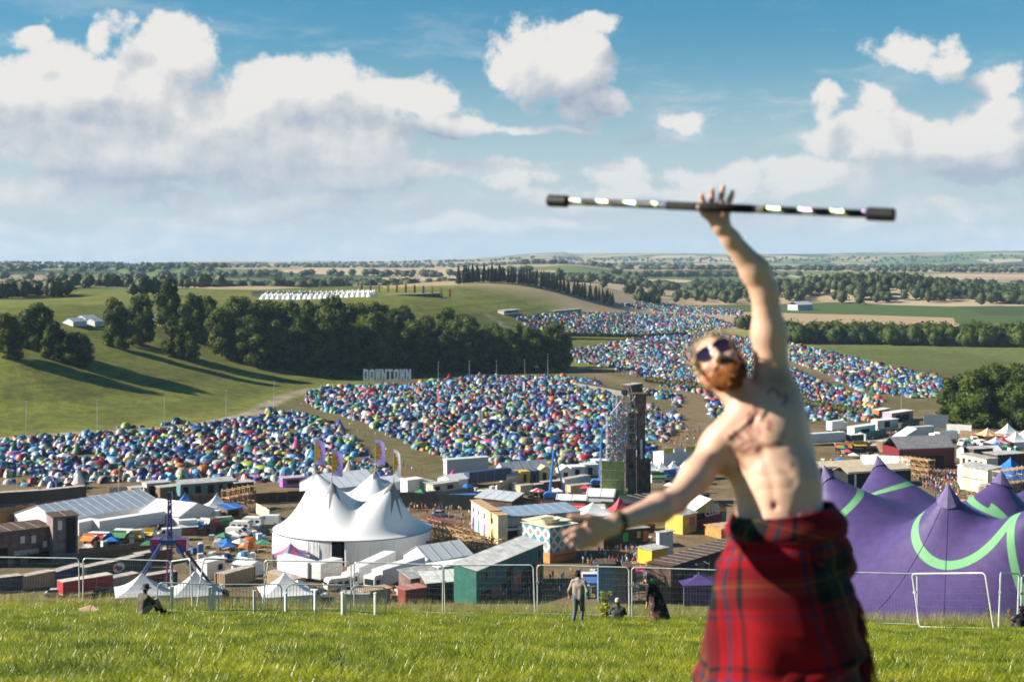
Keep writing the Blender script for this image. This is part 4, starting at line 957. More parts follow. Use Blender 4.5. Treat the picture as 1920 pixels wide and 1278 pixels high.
# ------------------------------------------------------------------ white big top
def tent_surface(rx, ry, eave, peak, masts, power=1.75, n=110, sharp=9.0, dome=0.0):
    """canopy over an ellipse: concave sweep from the eave up to each mast"""
    u = np.linspace(-1, 1, n + 1); A, B = np.meshgrid(u, u, indexing='ij')
    x = A * np.sqrt(1 - B * B / 2); y = B * np.sqrt(1 - A * A / 2); X = x * rx; Y = y * ry
    def zf(X, Y):
      dm = lambda a, b: dome * np.clip(1 - (a / rx) ** 2 - (b / ry) ** 2, 0, 1) ** .75
      acc = np.zeros_like(X)
      for mx, my in masts:
        # distance to the mast as a share of the way from mast to eave
        dx, dy = (X - mx) / rx, (Y - my) / ry; ax, ay = mx / rx, my / ry
        qa = dx * dx + dy * dy + 1e-12; qb = ax * dx + ay * dy; qc = ax * ax + ay * ay - 1
        lam = (-qb + np.sqrt(np.maximum(qb * qb - qa * qc, 0))) / qa
        t = np.clip(1 / np.maximum(lam, 1), 0, 1); acc = acc + ((peak - eave - dm(mx, my)) * (1 - t) ** power) ** sharp
      return eave + dm(X, Y) + acc ** (1 / sharp)
    return X, Y, zf(X, Y), zf
def grid_obj(name, X, Y, Z, m, parent, smooth=True):
    n0, n1 = X.shape; idx = np.arange(n0 * n1).reshape(n0, n1); q = np.stack([idx[:-1, :-1], idx[1:, :-1], idx[1:, 1:], idx[:-1, 1:]], -1).reshape(-1, 4)
    me = np_mesh(name, np.stack([X, Y, Z], -1).reshape(-1, 3), q, [m], smooth); return link(name, me, parent), me
ctr = GD(661, 308); bt = thing('big_top', 'white circus big top with four peaks and grey-capped masts', 'marquee', ctr, 0.0)
BW = mat('big_top_white', (.68, .68, .68), .5, .035, .25, .35)
bm = []
for px, D in ((622, 302), (738, 302), (590, 319), (704, 319)): bm.append(((px - 960) / F * D - ctr.x, D - ctr.y))
X, Y, Z, bz = tent_surface(17.2, 15.0, 5.2, 15.9, bm, 2.3, 130, 8.0, 1.6)
roof, _ = grid_obj('canopy', X, Y, Z, BW, bt)
for i in range(40):
    a0 = 2 * math.pi * i / 40; mb = MB(); P = []
    for zz in (0.0, 2.6, 5.15):
        P.append([(17.1 * math.cos(a0 + 2 * math.pi / 40 * k / 6) * (1 + (.010 * math.sin(k * 3.1 + i) if zz < 5 else 0)), 14.9 * math.sin(a0 + 2 * math.pi / 40 * k / 6) * (1 + (.010 * math.sin(k * 3.1 + i) if zz < 5 else 0)), zz) for k in range(7)])
    if i != 29: mb.grid(P).build('wall_panel', BW, bt, True)
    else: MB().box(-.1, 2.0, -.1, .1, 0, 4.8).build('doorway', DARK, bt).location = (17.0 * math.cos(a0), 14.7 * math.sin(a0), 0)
rope = MB(); pts = [(17.25 * math.cos(2 * math.pi * k / 80), 15.05 * math.sin(2 * math.pi * k / 80), 5.18) for k in range(81)]; rope.path(pts, .11, 5); rope.build('eave_trim', mat('grey_trim', (.10, .11, .13), .7), bt)
GT = mat('mast_cap_grey', (.17, .18, .20), .6, .15, 1)
for k, (mx, my) in enumerate(bm):
    mb = MB(); P = []
    def on(r, an, up=.10): x, y = mx + r * math.cos(an), my + r * math.sin(an); return (x, y, float(bz(np.array(x), np.array(y))) + up)
    for r in (.02, .3, .55, .8, 1.05): P.append([on(r, a * .3927, .14) for a in range(16)])
    mb.grid(P, True)
    for a in range(6):
        an = a * 1.0472 + .4; mb.grid([[on(r, an - w / r), on(r, an), on(r, an + w / r)] for r, w in ((1.0, .36), (1.4, .27), (1.9, .17), (2.5, .02))])
    cp = mb.build('mast_cap', GT, bt); MB().tube((mx, my, 0), (mx, my, 16.9), .16).build('mast', STEEL, bt)
# flags on the masts: lilac with a yellow half-sun
LIL = mat('flag_lilac', (.36, .30, .66), .7, .12, .8, trans=.3); YEL = mat('flag_yellow', (.85, .48, .02), .7, .08, 2, trans=.3); PNK = mat('flag_pink', (.70, .05, .20), .7, .08, 2, trans=.3); WHF = mat('flag_white', (.72, .70, .78), .7, .06, 1, trans=.3)
for k, ((mx, my), lean, lab) in enumerate(zip(bm, (.15, .05, .1, -.05), ('front left', 'front right', 'back left', 'back right'))):
    t = thing('feather_flag', f'lilac flag with a yellow half-sun on the big top\'s {lab} mast', 'flag', ctr + Vector((mx, my, 16.4)), .25 + .3 * (k % 2), 'sun flags on the big top')
    MB().tube((0, 0, 0), (0, 0, 6.6), .05, .03).build('pole', STEEL, t); w = 2.3 if k != 1 else 1.6
    def fl(u, z): return (u * w, .22 * math.sin(u * 4 + z * .5) * u, z - .35 * u * u * (1.2 if k != 1 else 2))
    mb = MB(); mb.grid([[fl(u / 8, .9 + v / 10 * 5.6 * (1 - .10 * (u / 8) ** 2)) for u in range(9)] for v in range(11)]); fo = mb.build('cloth', LIL if k != 1 else WHF, t, True)
    for sd in (-1, 1):
        mb = MB(); mb.grid([[Vector(fl(.50 * math.sin(math.pi * v / 10) * u / 3, 1.1 + v / 10 * 5.0)) + Vector((0, sd * .03, 0)) for u in range(4)] for v in range(11)]); mb.build('sun_disc', YEL, fo)
        for r_ in range(7):
            v = (r_ + .9) / 8; u0 = .50 * math.sin(math.pi * v); z0 = 1.1 + 5.0 * v; dz = (v - .5) * 1.2
            mb = MB(); mb.add([Vector(p) + Vector((0, sd * .03, 0)) for p in (fl(u0 + .02, z0 - .32), fl(u0 + .24, z0 + dz * .5), fl(u0 + .02, z0 + .32))], [(0, 1, 2)]); mb.build('sun_ray', PNK if r_ % 2 else YEL, fo)
        for z0 in (2.6, 3.5, 4.5): MB().ball(Vector(fl(.2, z0)) + Vector((0, sd * .035, 0)), .13, .01, .13, 6, 4).build('sun_dot', DARK, fo)
# before the big top
pagoda(545, 1066, 6.5, 3.0, 5.3, 'white walled pagoda with purple and red striped top', W_, W_, stripes=(paint('stripe_purple', (.16, .09, .32)), paint('stripe_red', (.50, .08, .10))))
trailer(520, 1078, 576, 1092, W_, 'white office trailer below the striped pagoda', h=4.0); trailer(601, 1094, 642, 1084, c_white, 'grey-white box trailer between the office trailer and the lorries', h=4.0); caravan(633, 1106, 30, 'old cream caravan before the grey-white box trailer')
trailer(662, 1104, 742, 1070, W_, 'white lorry parked behind the front white lorry', h=4.0, cab='L'); trailer(702, 1108, 797, 1082, W_, 'front white lorry with a dark windscreen below the big top', h=4.1, cab='L')
hut(682, 1130, 732, 1124, 2.4, 2.2, c_tan, 'tan crate-like hut before the front white lorry', rm=c_tan); hut(760, 1132, 797, 1128, 3, 2.7, c_red, 'dark red tin shack with slanting prop below the lorries', rm=mat('red_tin', (.36, .15, .13), .6, .2, 1)); hut(640, 1136, 690, 1132, 2.4, 1.8, mat('pale_crate', (.5, .45, .38), .8, .2, 1), 'pale low crate stack before the old cream caravan')
hut(800, 1126, 905, 1120, 5, 3.4, DKWOOD, 'dark shanty bar with a patched pale tin roof', roof='mono', rise=1.0, open_=[(.05,.3,.1,.85),(.36,.62,.1,.85),(.68,.95,.1,.85)], rm=mat('pale_tin', (.58, .60, .58), .5, .25, .6, stain=(.45, .30, .27)))
hut(770, 1112, 830, 1104, 4, 3.0, RUST, 'rusty shack with a corrugated tin roof beside the dark shanty bar', roof='mono', rise=1.0)
marquee(806, 1082, 886, 1068, 9, 3.2, 5.6, 'white marquee right of the front lorry by the green building', ribs=True); pagoda(831, 1094, 6, 2.2, 4.0, 'small blue canopy tent before the white marquee', c_ptb, walls=False)
hut(822, 1102, 892, 1094, 4, 4.2, GREYPVC, 'grey sheeted shed attached to the green building\'s left end', open_=[(.45,.72,0,.7)], rm=W_)
gb = paint('green_render', (.03, .15, .12), .7, .2, stain=(.05, .20, .17), stain_scale=.5); rp_ = paint('coral_panel', (.50, .12, .10)); bp_ = paint('deep_blue', (.03, .06, .25))
hut(893, 1132, 1019, 1088, 4.6, 7.4, gb, 'long green building with small blue windows and coral doorways', roof='mono', rise=.9, rm=mat('pale_sheet_roof', (.62, .61, .57), .5, .2, .5, stain=(.30, .30, .32)),
    open_=[(.06,.2,0,.42),(.36,.5,0,.42),(.66,.86,0,.55),(.42,.52,.5,.74)], panels=[(.22,.33,0,.42,rp_),(.53,.64,0,.5,rp_),(.87,.95,0,.55,paint('orange_panel', (.55, .16, .06)))] + [(x, x + .03, .66, .88, bp_) for x in (.27, .34, .56, .63, .71, .79)] + [(.12,.15,.7,.85,DARK),(.92,.945,.68,.86,DARK)], name='festival_building', cat='building')
# ------------------------------------------------------------------ centre arena
cr = paint('cream_render', (.62, .56, .40)); 
fc = hut(884, 990, 934, 1022, 2.2, 6.6, cr, 'narrow pastel street-front with arched doorways beside the crowded yard', roof='flat', rm=WOOD, panels=[(.0,.18,0,1.0,paint('pastel_pink', (.62, .42, .45))),(.18,.4,0,1.0,paint('pastel_blue', (.50, .62, .68))),(.4,.62,0,1.0,paint('pastel_green', (.45, .58, .38))),(.62,1.0,0,1.0,paint('pastel_yellow', (.66, .58, .28)))], name='festival_building', cat='building')
loc, rz, L = frame(884, 990, 934, 1022)
for k, (x, c) in enumerate(((.09, c_blue), (.29, teal), (.51, paint('door_pink', (.5, .1, .25))), (.8, paint('door_orange', (.5, .2, .05))))):
    MB().prism([(L * x - .7, .1), (L * x + .7, .1), (L * x + .7, 2.4), (L * x + .45, 3.0), (L * x, 3.3), (L * x - .45, 3.0), (L * x - .7, 2.4)], -.12, -.055).build('door', c, fc)
    MB().box(L * x - .4, L * x + .4, -.1, -.055, 4.2, 5.4).build('window', GLASS, fc)
hut(936, 1016, 1088, 1002, 8, 5.4, mat('bleached_boards', (.42, .37, .32), .8, .25, .6), 'long bleached board shed with blue-grey roof edge', roof='mono', rise=.8, rm=paint('blue_grey_roof', (.20, .28, .37), .45), open_=[(.06,.22,.1,.6),(.3,.42,.1,.6)], panels=[(.02,.5,.45,.55,W_)], name='festival_building', cat='building')
hut(892, 962, 960, 970, 5, 4.0, DKWOOD, 'dark timber stall with a tilted grey roof by the black fence', roof='mono', rise=1.3, rm=ALU)
# patterned tile building
tm_ = bpy.data.materials.new('patterned_tiles'); tm_.use_nodes = True; tt = NT(tm_.node_tree); bs = tt.n['Principled BSDF']
oc = tt.new('ShaderNodeTexCoord').outputs['Object']; x_, y_, z_ = tt.sep(oc); hxy = tt.m('ADD', x_, y_)
fx = tt.m('ABSOLUTE', tt.m('SUBTRACT', tt.m('FRACT', tt.m('MULTIPLY', hxy, .42)), .5)); fz = tt.m('ABSOLUTE', tt.m('SUBTRACT', tt.m('FRACT', tt.m('MULTIPLY', z_, .42)), .5))
dm = tt.m('ADD', fx, fz); c = tt.mix(tt.m('GREATER_THAN', dm, .62), (.52, .50, .44), (.06, .19, .27)); c = tt.mix(tt.m('LESS_THAN', dm, .26), c, (.05, .13, .22)); c = tt.mix(tt.m('LESS_THAN', dm, .12), c, (.50, .30, .14))
tt.l.new(c, bs.inputs['Base Color']); bs.inputs['Roughness'].default_value = .6
tm2 = paint('orange_base', (.55, .20, .06)); 
pt = hut(1031, 1056, 1081, 1046, 9, 7.4, tm_, 'blue and cream patterned tower block with orange base in the arena', rm=cr, panels=[(0,1,.0,.30,tm2),(0,1,.17,.20,DKWOOD),(.35,.6,.30,.36,WOOD)], name='festival_building', cat='building')
MB().box(-.05, -.003, .0, 9, .0, 2.2).build('panel', tm2, pt)
hut(982, 1040, 1030, 1050, 7, 7.6, tm_, 'lower wing of pale patterned panels left of the patterned tower block', rm=cr, panels=[(0,1,.62,.66,WOOD)], name='festival_building', cat='building')
loc, rz, L = frame(1031, 1056, 1081, 1046); t = thing('balcony_tub', 'cream oval lookout tub on top of the patterned tower block', 'lookout', loc + Vector((math.cos(rz) * 3 - math.sin(rz) * 3, math.sin(rz) * 3 + math.cos(rz) * 3, 7.62)), rz)
mb = MB(); mb.grid([[(r * 2.6 * math.cos(a * .393), r * 1.7 * math.sin(a * .393), z) for a in range(16)] for r, z in ((.8, 0), (1, 1.1), (.93, 1.1), (.72, .12))], True); mb.build('rim_wall', cr, t); MB().box(-2, 2, -1.2, 1.2, .02, .1).build('floor', WOOD, t)
hoarding([(962,1036),(1022,1030)], 3.4, 1.8, PLY, 'brown plywood screen behind the green building'); scaffold(786, 1008, 868, 1032, 2.2, 4.2, 'open timber frame wall right of the big top', m=WOOD, r=.10, bw=1.6, lift=1.3); scaffold(868, 1032, 930, 1046, 2.2, 3.6, 'low timber frame beyond the white marquee', m=WOOD, r=.10, bw=1.6, lift=1.2); hut(790, 985, 845, 1003, 3, 2.0, PLY, 'plywood serving counter inside the crowded yard', rm=c_red)
hoarding([(788,1040),(832,1046)], 3.2, 2.2, mat('brown_boards', (.22, .10, .06), .8, .3, 1), 'red-brown board fence touching the big top\'s right side')
car(826, 968, 0, paint('car_blue', (.25, .40, .55)), 'pale blue car among the crowd in the yard')
hoarding([(690,950),(820,954),(900,957),(1050,966),(1205,974)], 3.9, 3.2, BLACK, 'long black cloth security fence across the arena', name='security_fence')
# ------------------------------------------------------------------ lorry yard behind the black fence
trailer(880, 914, 972, 903, paint('curtain_navy', (.025, .05, .12)), 'navy curtain-sided lorry with a white cab in the yard', h=4.2, cab='R', cabm=W_)
marquee(612, 938, 712, 926, 14, 3.0, 6.0, 'wide white-roofed marquee behind the big top', m=mat('pale_film', (.66, .68, .70), .4, .08, .5)); hut(838, 890, 916, 884, 2.5, 4.4, mat('slatted_grey', (.42, .42, .43), .6, .12, 2), 'tall grey slatted trailer wall behind the navy lorry', rm=GREYPVC); marquee(846, 918, 890, 912, 6, 2.6, 3.8, 'low white tent left of the navy lorry')
pagoda(850, 908, 3.6, 2.2, 4.2, 'magenta pop-up gazebo left of the navy lorry', paint('magenta', (.45, .03, .20)), walls=False); hut(812, 932, 860, 925, 3, 3.4, c_cream, 'cream cabin with two windows left of the navy lorry', open_=[(.08,.25,.5,.8),(.55,.78,.5,.8)]); hut(764, 928, 792, 924, 3, 4.0, W_, 'white box cabin at the left end of the yard', rm=W_); hut(795, 926, 812, 923, 3, 3.2, paint('sea_green', (.16, .38, .32)), 'small sea-green store between the white and cream cabins'); marquee(700, 925, 760, 916, 7, 2.4, 3.6, 'low white marquee left of the white box cabin')
marquee(950, 906, 1036, 899, 9, 2.2, 5.4, 'slate-grey roofed marquee behind the cherry picker', m=mat('slate_film', (.30, .33, .37), .4, .15, 1.2)); hoarding([(932,928),(978,912)], 3.2, 2.4, mat('buff_boards', (.38, .30, .20), .8, .2, 1), 'buff board fence right of the white minibus'); hoarding([(745,938),(830,936),(890,930)], 2.2, 3.0, mat('grey_boards', (.22, .20, .19), .8, .2, 1), 'grey board fence behind the parked trailer')
van(918, 938, 0, W_, 'white minibus with dark side windows behind the black fence', 6.6, 2.7, windows=True); trailer(846, 940, 894, 938, paint('flatbed_blue', (.04, .14, .40)), 'low blue trailer left of the white minibus', h=1.6); car(1004, 934, 180, c_char, 'dark car right of the white minibus')
container(976, 928, 1002, 925, c_cream, 'cream container right of the buff board fence'); container(1003, 926, 1022, 924, c_slate, 'slate container between the cream and the red one'); container(1020, 924, 1052, 921, c_red, 'red container behind the cherry picker mast', h=3.0); container(1058, 920, 1106, 911, c_white, 'white container right of the red one', h=3.2); container(1070, 928, 1110, 924, c_cream, 'cream container before the white one', h=2.6)
for k, (px, py, w_, m_, lab) in enumerate(((1062, 902, 24, W_, 'white cabin roof behind the red container'), (1084, 896, 26, W_, 'white cabin behind the white container'), (1108, 892, 26, GREYPVC, 'grey cabin left of the tall cherry picker'), (985, 905, 18, paint('yellow_kiosk', (.6, .40, .03)), 'yellow kiosk before the slate-roofed marquee'), (1003, 904, 16, c_navy, 'blue kiosk right of the yellow one'), (1022, 902, 22, paint('pale_yellow', (.60, .52, .25)), 'pale yellow kiosk left of the cherry picker'), (1128, 884, 24, W_, 'small white cabin left of the scaffold tower'))):
    hut(px - w_ / 2, py, px + w_ / 2, py - 1, 4, 3.2, m_, lab, rm=m_, roof='gable' if k in (0, 5) else 'flat', open_=[(.3,.6,.1,.75)])
marquee(1043, 956, 1098, 958, 5, 2.4, 3.8, 'low white ridge tent behind the black fence'); marquee(1100, 948, 1150, 950, 6, 2.6, 4.2, 'white ridge tent at the foot of the scaffold tower')
LB = paint('boom_blue', (.03, .19, .52), .4)
def picker(px, py, deg, pts, label):
    t = thing('cherry_picker', label, 'cherry picker', GV(px, py), R(deg), 'blue cherry pickers')
    MB().box(-2, 2, -1.1, 1.1, .6, 1.2).build('chassis', DARK, t); b = MB().prism([(-2.2, 1.2), (1.6, 1.2), (1.5, 2.3), (-1.5, 2.6), (-2.2, 2.0)], -1.0, 1.0).build('turret', LB, t); wheels(t, (-1.4, 1.4), -1.1, 1.1, .6)
    for a, b_, r in zip(pts[:-1], pts[1:], (.36, .26, .2)): MB().tube((a[0], 0, a[1]), (b_[0], 0, b_[1]), r, r * .85, 6).build('boom', LB, t)
    e = pts[-1]; mb = MB(); 
    for z in (0, .55, 1.1): mb.path([(e[0] - .9, -.5, e[1] + z), (e[0] + .9, -.5, e[1] + z), (e[0] + .9, .5, e[1] + z), (e[0] - .9, .5, e[1] + z), (e[0] - .9, -.5, e[1] + z)], .04, 4)
    mb.box(e[0] - .9, e[0] + .9, -.5, .5, e[1] - .05, e[1] + .04); mb.build('basket', LB, t)
picker(1035, 940, 0, [(-.6, 2), (.5, 13.5), (3.4, 1.4)], 'blue cherry picker with folded boom before the red container'); picker(1122, 916, 0, [(.4, 2), (.9, 15.5), (5.0, 21.5)], 'tall blue cherry picker reaching up beside the scaffold tower')
# ------------------------------------------------------------------ scaffold stage tower
A = GV(1128, 945); t = thing('stage_tower', 'tall scaffold stage tower with lime sheeting and a black clad back', 'tower', A, 0.0); s_ = F / A.y
LIME = mat('lime_sheeting', (.42, .47, .14), .6, .22, 1.2, trans=.1); SOOT = mat('sooty_panels', (.11, .09, .08), .8, .4, .6, stain=(.15, .09, .06)); BRN = mat('scorched_ply', (.16, .105, .075), .8, .4, .5, stain=(.05, .04, .04))
def sub(x, y, z, n='scaffold_bay'):
    o = link(n, None, t, (x, y, z)); return o
e1 = sub(0, 0, 0); scaffold_mesh(e1, 5.8, 4.5, 11.2, 1.95, 2.2, .07, decks=False)
for r_ in range(4):
    for c_ in range(3): o = MB().sheet((c_ * 1.93 + .05 + .0, -.15 - r_ * .0, r_ * 2.45 + 1.6), (c_ * 1.93 + 1.9, -.15, r_ * 2.45 + 1.6 - .15), (c_ * 1.93 + 1.9, -.15, r_ * 2.45 + 3.9 - .15), (c_ * 1.93 + .05, -.15, r_ * 2.45 + 3.9), .05).build('sheeting', LIME, t)
for r_ in range(4): MB().tube((0, -.2, 1.55 + 2.45 * r_), (5.9, -.2, 1.35 + 2.45 * r_), .06).build('sheeting_rail', STEEL, t)
e2 = sub(1.6, 1.2, 11.2); scaffold_mesh(e2, 5.2, 4.0, 11.8, 1.3, 1.45, .12, decks=False); e3 = sub(4.2, 2.0, 0); scaffold_mesh(e3, 4.6, 3.5, 27.5, 1.5, 1.8, .09, decks=False)
MB().box(7.0, 9.2, 2.6, 6.0, 0, 23.4).build('clad_core', BRN, t); MB().box(9.6, 11.5, 2.4, 6.0, 0, 27.4).build('clad_column', BRN, t); MB().box(7.6, 11.8, 2.6, 7.2, 24.6, 28.0).build('clad_head', BRN, t); MB().box(7.4, 12.0, 2.4, 7.4, 28.0, 28.25).build('cap_rail', DKWOOD, t)
MB().box(6.3, 9.0, .6, 2.4, 0, 14.4).build('clad_front', SOOT, t); MB().ball((7.6, .58, 9.8), .7, .05, .7).build('round_port', DARK, t); MB().box(11.6, 13.0, 2.8, 5.5, 0, 11.2).build('clad_wing', SOOT, t); MB().box(10.2, 10.7, 1.7, 1.95, 11.5, 16.5).build('white_banner', W_, t)
for z in (5, 9.6, 14.6, 18, 21.5): MB().box(7.0, 9.25, 2.35, 2.6, z, z + .25).build('cross_rail', STEEL, t)
for a, b in (((2.2, 1.2, 23), (5.2, 1.2, 26.5)), ((5.2, 1.2, 26.5), (8.2, 1.2, 26.6)), ((8.2, 1.2, 26.6), (6.8, 1.2, 23)), ((6.8, 1.2, 34), (9.0, 2, 24))): MB().tube(a, b, .09, n=5).build('roof_truss', STEEL, t)
MB().sheet((5.5, -.8, .2), (6.2, -.8, .2), (6.9, .3, 4.2), (6.2, .3, 4.2), .08).build('leaning_board', LIME, t)
# stage at the tower's right, mostly behind the arm
hut(1200, 962, 1330, 948, 9, 3.0, BLACK, 'low black stage deck right of the scaffold tower', rm=BLACK); hut(1244, 876, 1304, 870, 5, 4.2, W_, 'white bar cabin with yellow name boards behind the stage', rm=W_, panels=[(.0,.3,1.02,1.35,paint('board_yellow', (.62, .50, .05))),(.33,.65,1.02,1.35,W_),(.68,1,1.02,1.35,paint('board_yellow', (.62, .50, .05)))])
for k, px in enumerate((1222, 1240, 1262, 1284)): pagoda(px, 892, 4.5, 2.0, 4.2, f'white pagoda in the row before the bar cabin, {nth(k + 1)} from the left', walls=k % 2 == 0)
hoarding([(1250,900),(1310,894)], 2.0, 3.0, paint('teal_screen', (.14, .34, .31)), 'teal screen fence before the white pagodas')
cl = hut(1304, 992, 1362, 988, 6, 4.6, paint('club_red', (.22, .02, .05)), 'small red club house with a yellow gable and pitched grey roof', roof='gable', rise=2.4, rm=W_, panels=[(.86,1,.0,.8,teal),(.0,1.0,.84,1.02,paint('club_yellow', (.58, .42, .08))),(.06,.3,.5,.78,DARK)], name='festival_building', cat='building')
MB().prism([(.1, 4.62), (7.3, 4.62), (3.7, 6.85)], -.04, -.005).build('gable_board', MATS['club_yellow'], cl)
for s__, z, sz in (('PLUB', 4.6, 1.5), ('CLUB', 3.2, 1.6)): text_part(s__, sz, W_, cl, (4.4, -.16, z), (R(90), R(-8), 0))
hut(1280, 1002, 1306, 996, 5, 4.4, MATS['club_yellow'], 'yellow lean-to with a striped shutter left of the club house', roof='mono', rise=1, panels=[(.45,.9,.4,.85,rp_)])
hut(1352, 1010, 1400, 1004, 6, 2.2, tm2, 'orange platform below the red club house', rm=WOOD)
# dark scaffold terraces on the right of the arena
hut(1258, 1140, 1440, 1080, 5, 8.2, DKWOOD, 'big dark timber terrace wall behind the man\'s kilt', rm=DKWOOD, open_=[(.12,.2,.45,.7),(.4,.48,.1,.4)], panels=[(.05,.1,.55,.8,PLY),(.26,.32,.3,.9,PLY),(.5,.56,.5,.9,BRN)], name='festival_building', cat='building')
scaffold(1190, 1150, 1330, 1124, 4, 6.5, 'dark scaffold staging in front of the timber terrace', m=mat('dark_steel', (.10, .10, .11), .5, .2, 2, .4, .5), r=.09, bw=2.4)
hut(1222, 1072, 1252, 1066, 4, 4.4, paint('mustard', (.52, .38, .03)), 'mustard yellow box cabin on the staging', rm=TIN, open_=[(.72,.95,.1,.4)]); hut(1236, 1052, 1262, 1048, 1, 6.0, GREYPVC, 'white square screen panel above the mustard cabin', rm=TIN)
hut(1122, 1148, 1152, 1145, 4, 7.2, paint('dusty_blue', (.10, .19, .30)), 'dusty blue tall booth by the fence', rm=DKWOOD); hut(1152, 1148, 1184, 1146, 4, 6.6, mat('grey_board', (.17, .15, .14), .8, .3, .7), 'grey board booth right of the dusty blue one', rm=DKWOOD)
hut(1132, 1030, 1216, 1024, 4, 4.2, DKWOOD, 'dark bar hut with green and orange shutters in the arena', rm=TIN, panels=[(.42,.54,.35,.85,paint('shutter_green', (.03, .42, .06))),(.74,.82,.5,.85,paint('board_yellow', (.62, .50, .05))),(.88,1,.3,.85,paint('shutter_orange', (.65, .16, .03)))])
pagoda(1112, 985, 9, 3.0, 5.6, 'white pagoda behind the outstretched hand'); pagoda(1162, 975, 5, 2.4, 5.6, 'red pagoda beyond the white one by the black fence', paint('canopy_red', (.50, .06, .08)), walls=False)
hut(1165, 1078, 1225, 1072, 5, 1.2, WOOD, 'low timber stage deck in the arena before the staging', rm=PLY)
# ------------------------------------------------------------------ purple big top
PUR = bpy.data.materials.new('purple_canopy'); PUR.use_nodes = True; t_ = NT(PUR.node_tree); bs = t_.n['Principled BSDF']
ba = t_.new('ShaderNodeAttribute', attribute_name='band').outputs['Fac']; pos = t_.new('ShaderNodeTexCoord').outputs['Object']; nz = t_.noise(pos, .6, 5, .6)
c = t_.mix(t_.ss(nz, .3, .7), (.052, .034, .118), (.066, .043, .142)); c = t_.mix(t_.ss(ba, -.03, .03), c, (.13, .33, .15)); t_.l.new(c, bs.inputs['Base Color']); bs.inputs['Roughness'].default_value = .46; bs.inputs['Specular IOR Level'].default_value = .45
bp6 = t_.new('ShaderNodeBump'); bp6.inputs['Strength'].default_value = .35; bp6.inputs['Distance'].default_value = .3; t_.l.new(t_.noise(pos, .35, 3, .5), bp6.inputs['Height']); t_.l.new(bp6.outputs[0], bs.inputs['Normal'])
pc = GD(1800, 222); pb = thing('big_top', 'huge purple big top with pointed peaks and green swirling bands', 'marquee', pc, 0.0)
pm = []
for px, D in ((1545, 234), (1645, 246), (1778, 214), (1878, 228), (2010, 240), (1960, 205)): pm.append(((px - 960) / F * D - pc.x, D - pc.y))
X, Y, Z, pz = tent_surface(30, 26, 3.6, 21.2, pm, 2.0, 190, 6.0, 3.4)
base = float(pc.z)
band = np.full(X.shape, -1.0)
for i, (mx, my) in enumerate(pm):
    d = np.hypot(X - mx, Y - my); a = np.arctan2(Y - my, X - mx); mir = i in (0, 1)
    ph = np.mod((a - math.pi) if not mir else -a, 2 * math.pi)          # from one side round the front to the other
    ph = np.where(ph > 1.6 * math.pi, ph - 2 * math.pi, ph); r0 = 5.0 + 2.1 * ph; w = .56 + .03 * ph
    band = np.maximum(band, np.where((ph > -.6) & (ph < 1.25 * math.pi), w - np.abs(d - r0), -1))
cn, cme = grid_obj('canopy', X, Y, Z, PUR, pb); av = cme.attributes.new('band', 'FLOAT', 'POINT'); av.data.foreach_set('value', band.astype(np.float32).ravel())
PUR2 = mat('purple_wall', (.07, .042, .16), .5, .1, .5)
for i in range(44):
    a0 = 2 * math.pi * i / 44; P = []
    for zz in (-3.0, 0.5, 4.0): P.append([(29.8 * math.cos(a0 + 2 * math.pi / 44 * k / 6) * (1 + .004 * math.sin(k * 3 + i)), 25.8 * math.sin(a0 + 2 * math.pi / 44 * k / 6), zz) for k in range(7)])
    MB().grid(P).build('wall_panel', PUR2, pb, True)
for i, (mx, my) in enumerate(pm):
    P = []
    for r in (.05, .4, .8, 1.2, 1.65): P.append([(mx + r * (1 + .06 * (k % 2)) * math.cos(k * .3927), my + r * (1 + .06 * (k % 2)) * math.sin(k * .3927), float(pz(np.array(mx + r * math.cos(k * .3927)), np.array(my + r * math.sin(k * .3927)))) + .25 + .5 * (1.65 - r)) for k in range(16)])
    MB().grid(P, True).build('mast_cap', mat('purple_cap', (.11, .085, .19), .6, .15, 1), pb)
    for q in range(10):
        an = q * .6283 + i * .3; pts = []
        hit = False
        for d in np.linspace(1.6, 45, 60):
            x, y = mx + d * math.cos(an), my + d * math.sin(an)
            if (x / 30) ** 2 + (y / 26) ** 2 > .985: hit = True; break
            if any(math.hypot(x - a_, y - b_) < d * .93 for a_, b_ in pm if (a_, b_) != (mx, my)): break
            pts.append((x, y, float(pz(np.array(x), np.array(y))) + .03))
        if hit: MB().path(pts, .05, 4).build('canopy_seam', PUR2, pb)
    MB().tube((mx, my, -2), (mx, my, 21.9), .2).build('mast', STEEL, pb)
pagoda(1310, 1150, 7, 4.2, 5.4, 'purple porch tent left of the kilt at the purple big top', PUR2, PUR2, rz=.1)
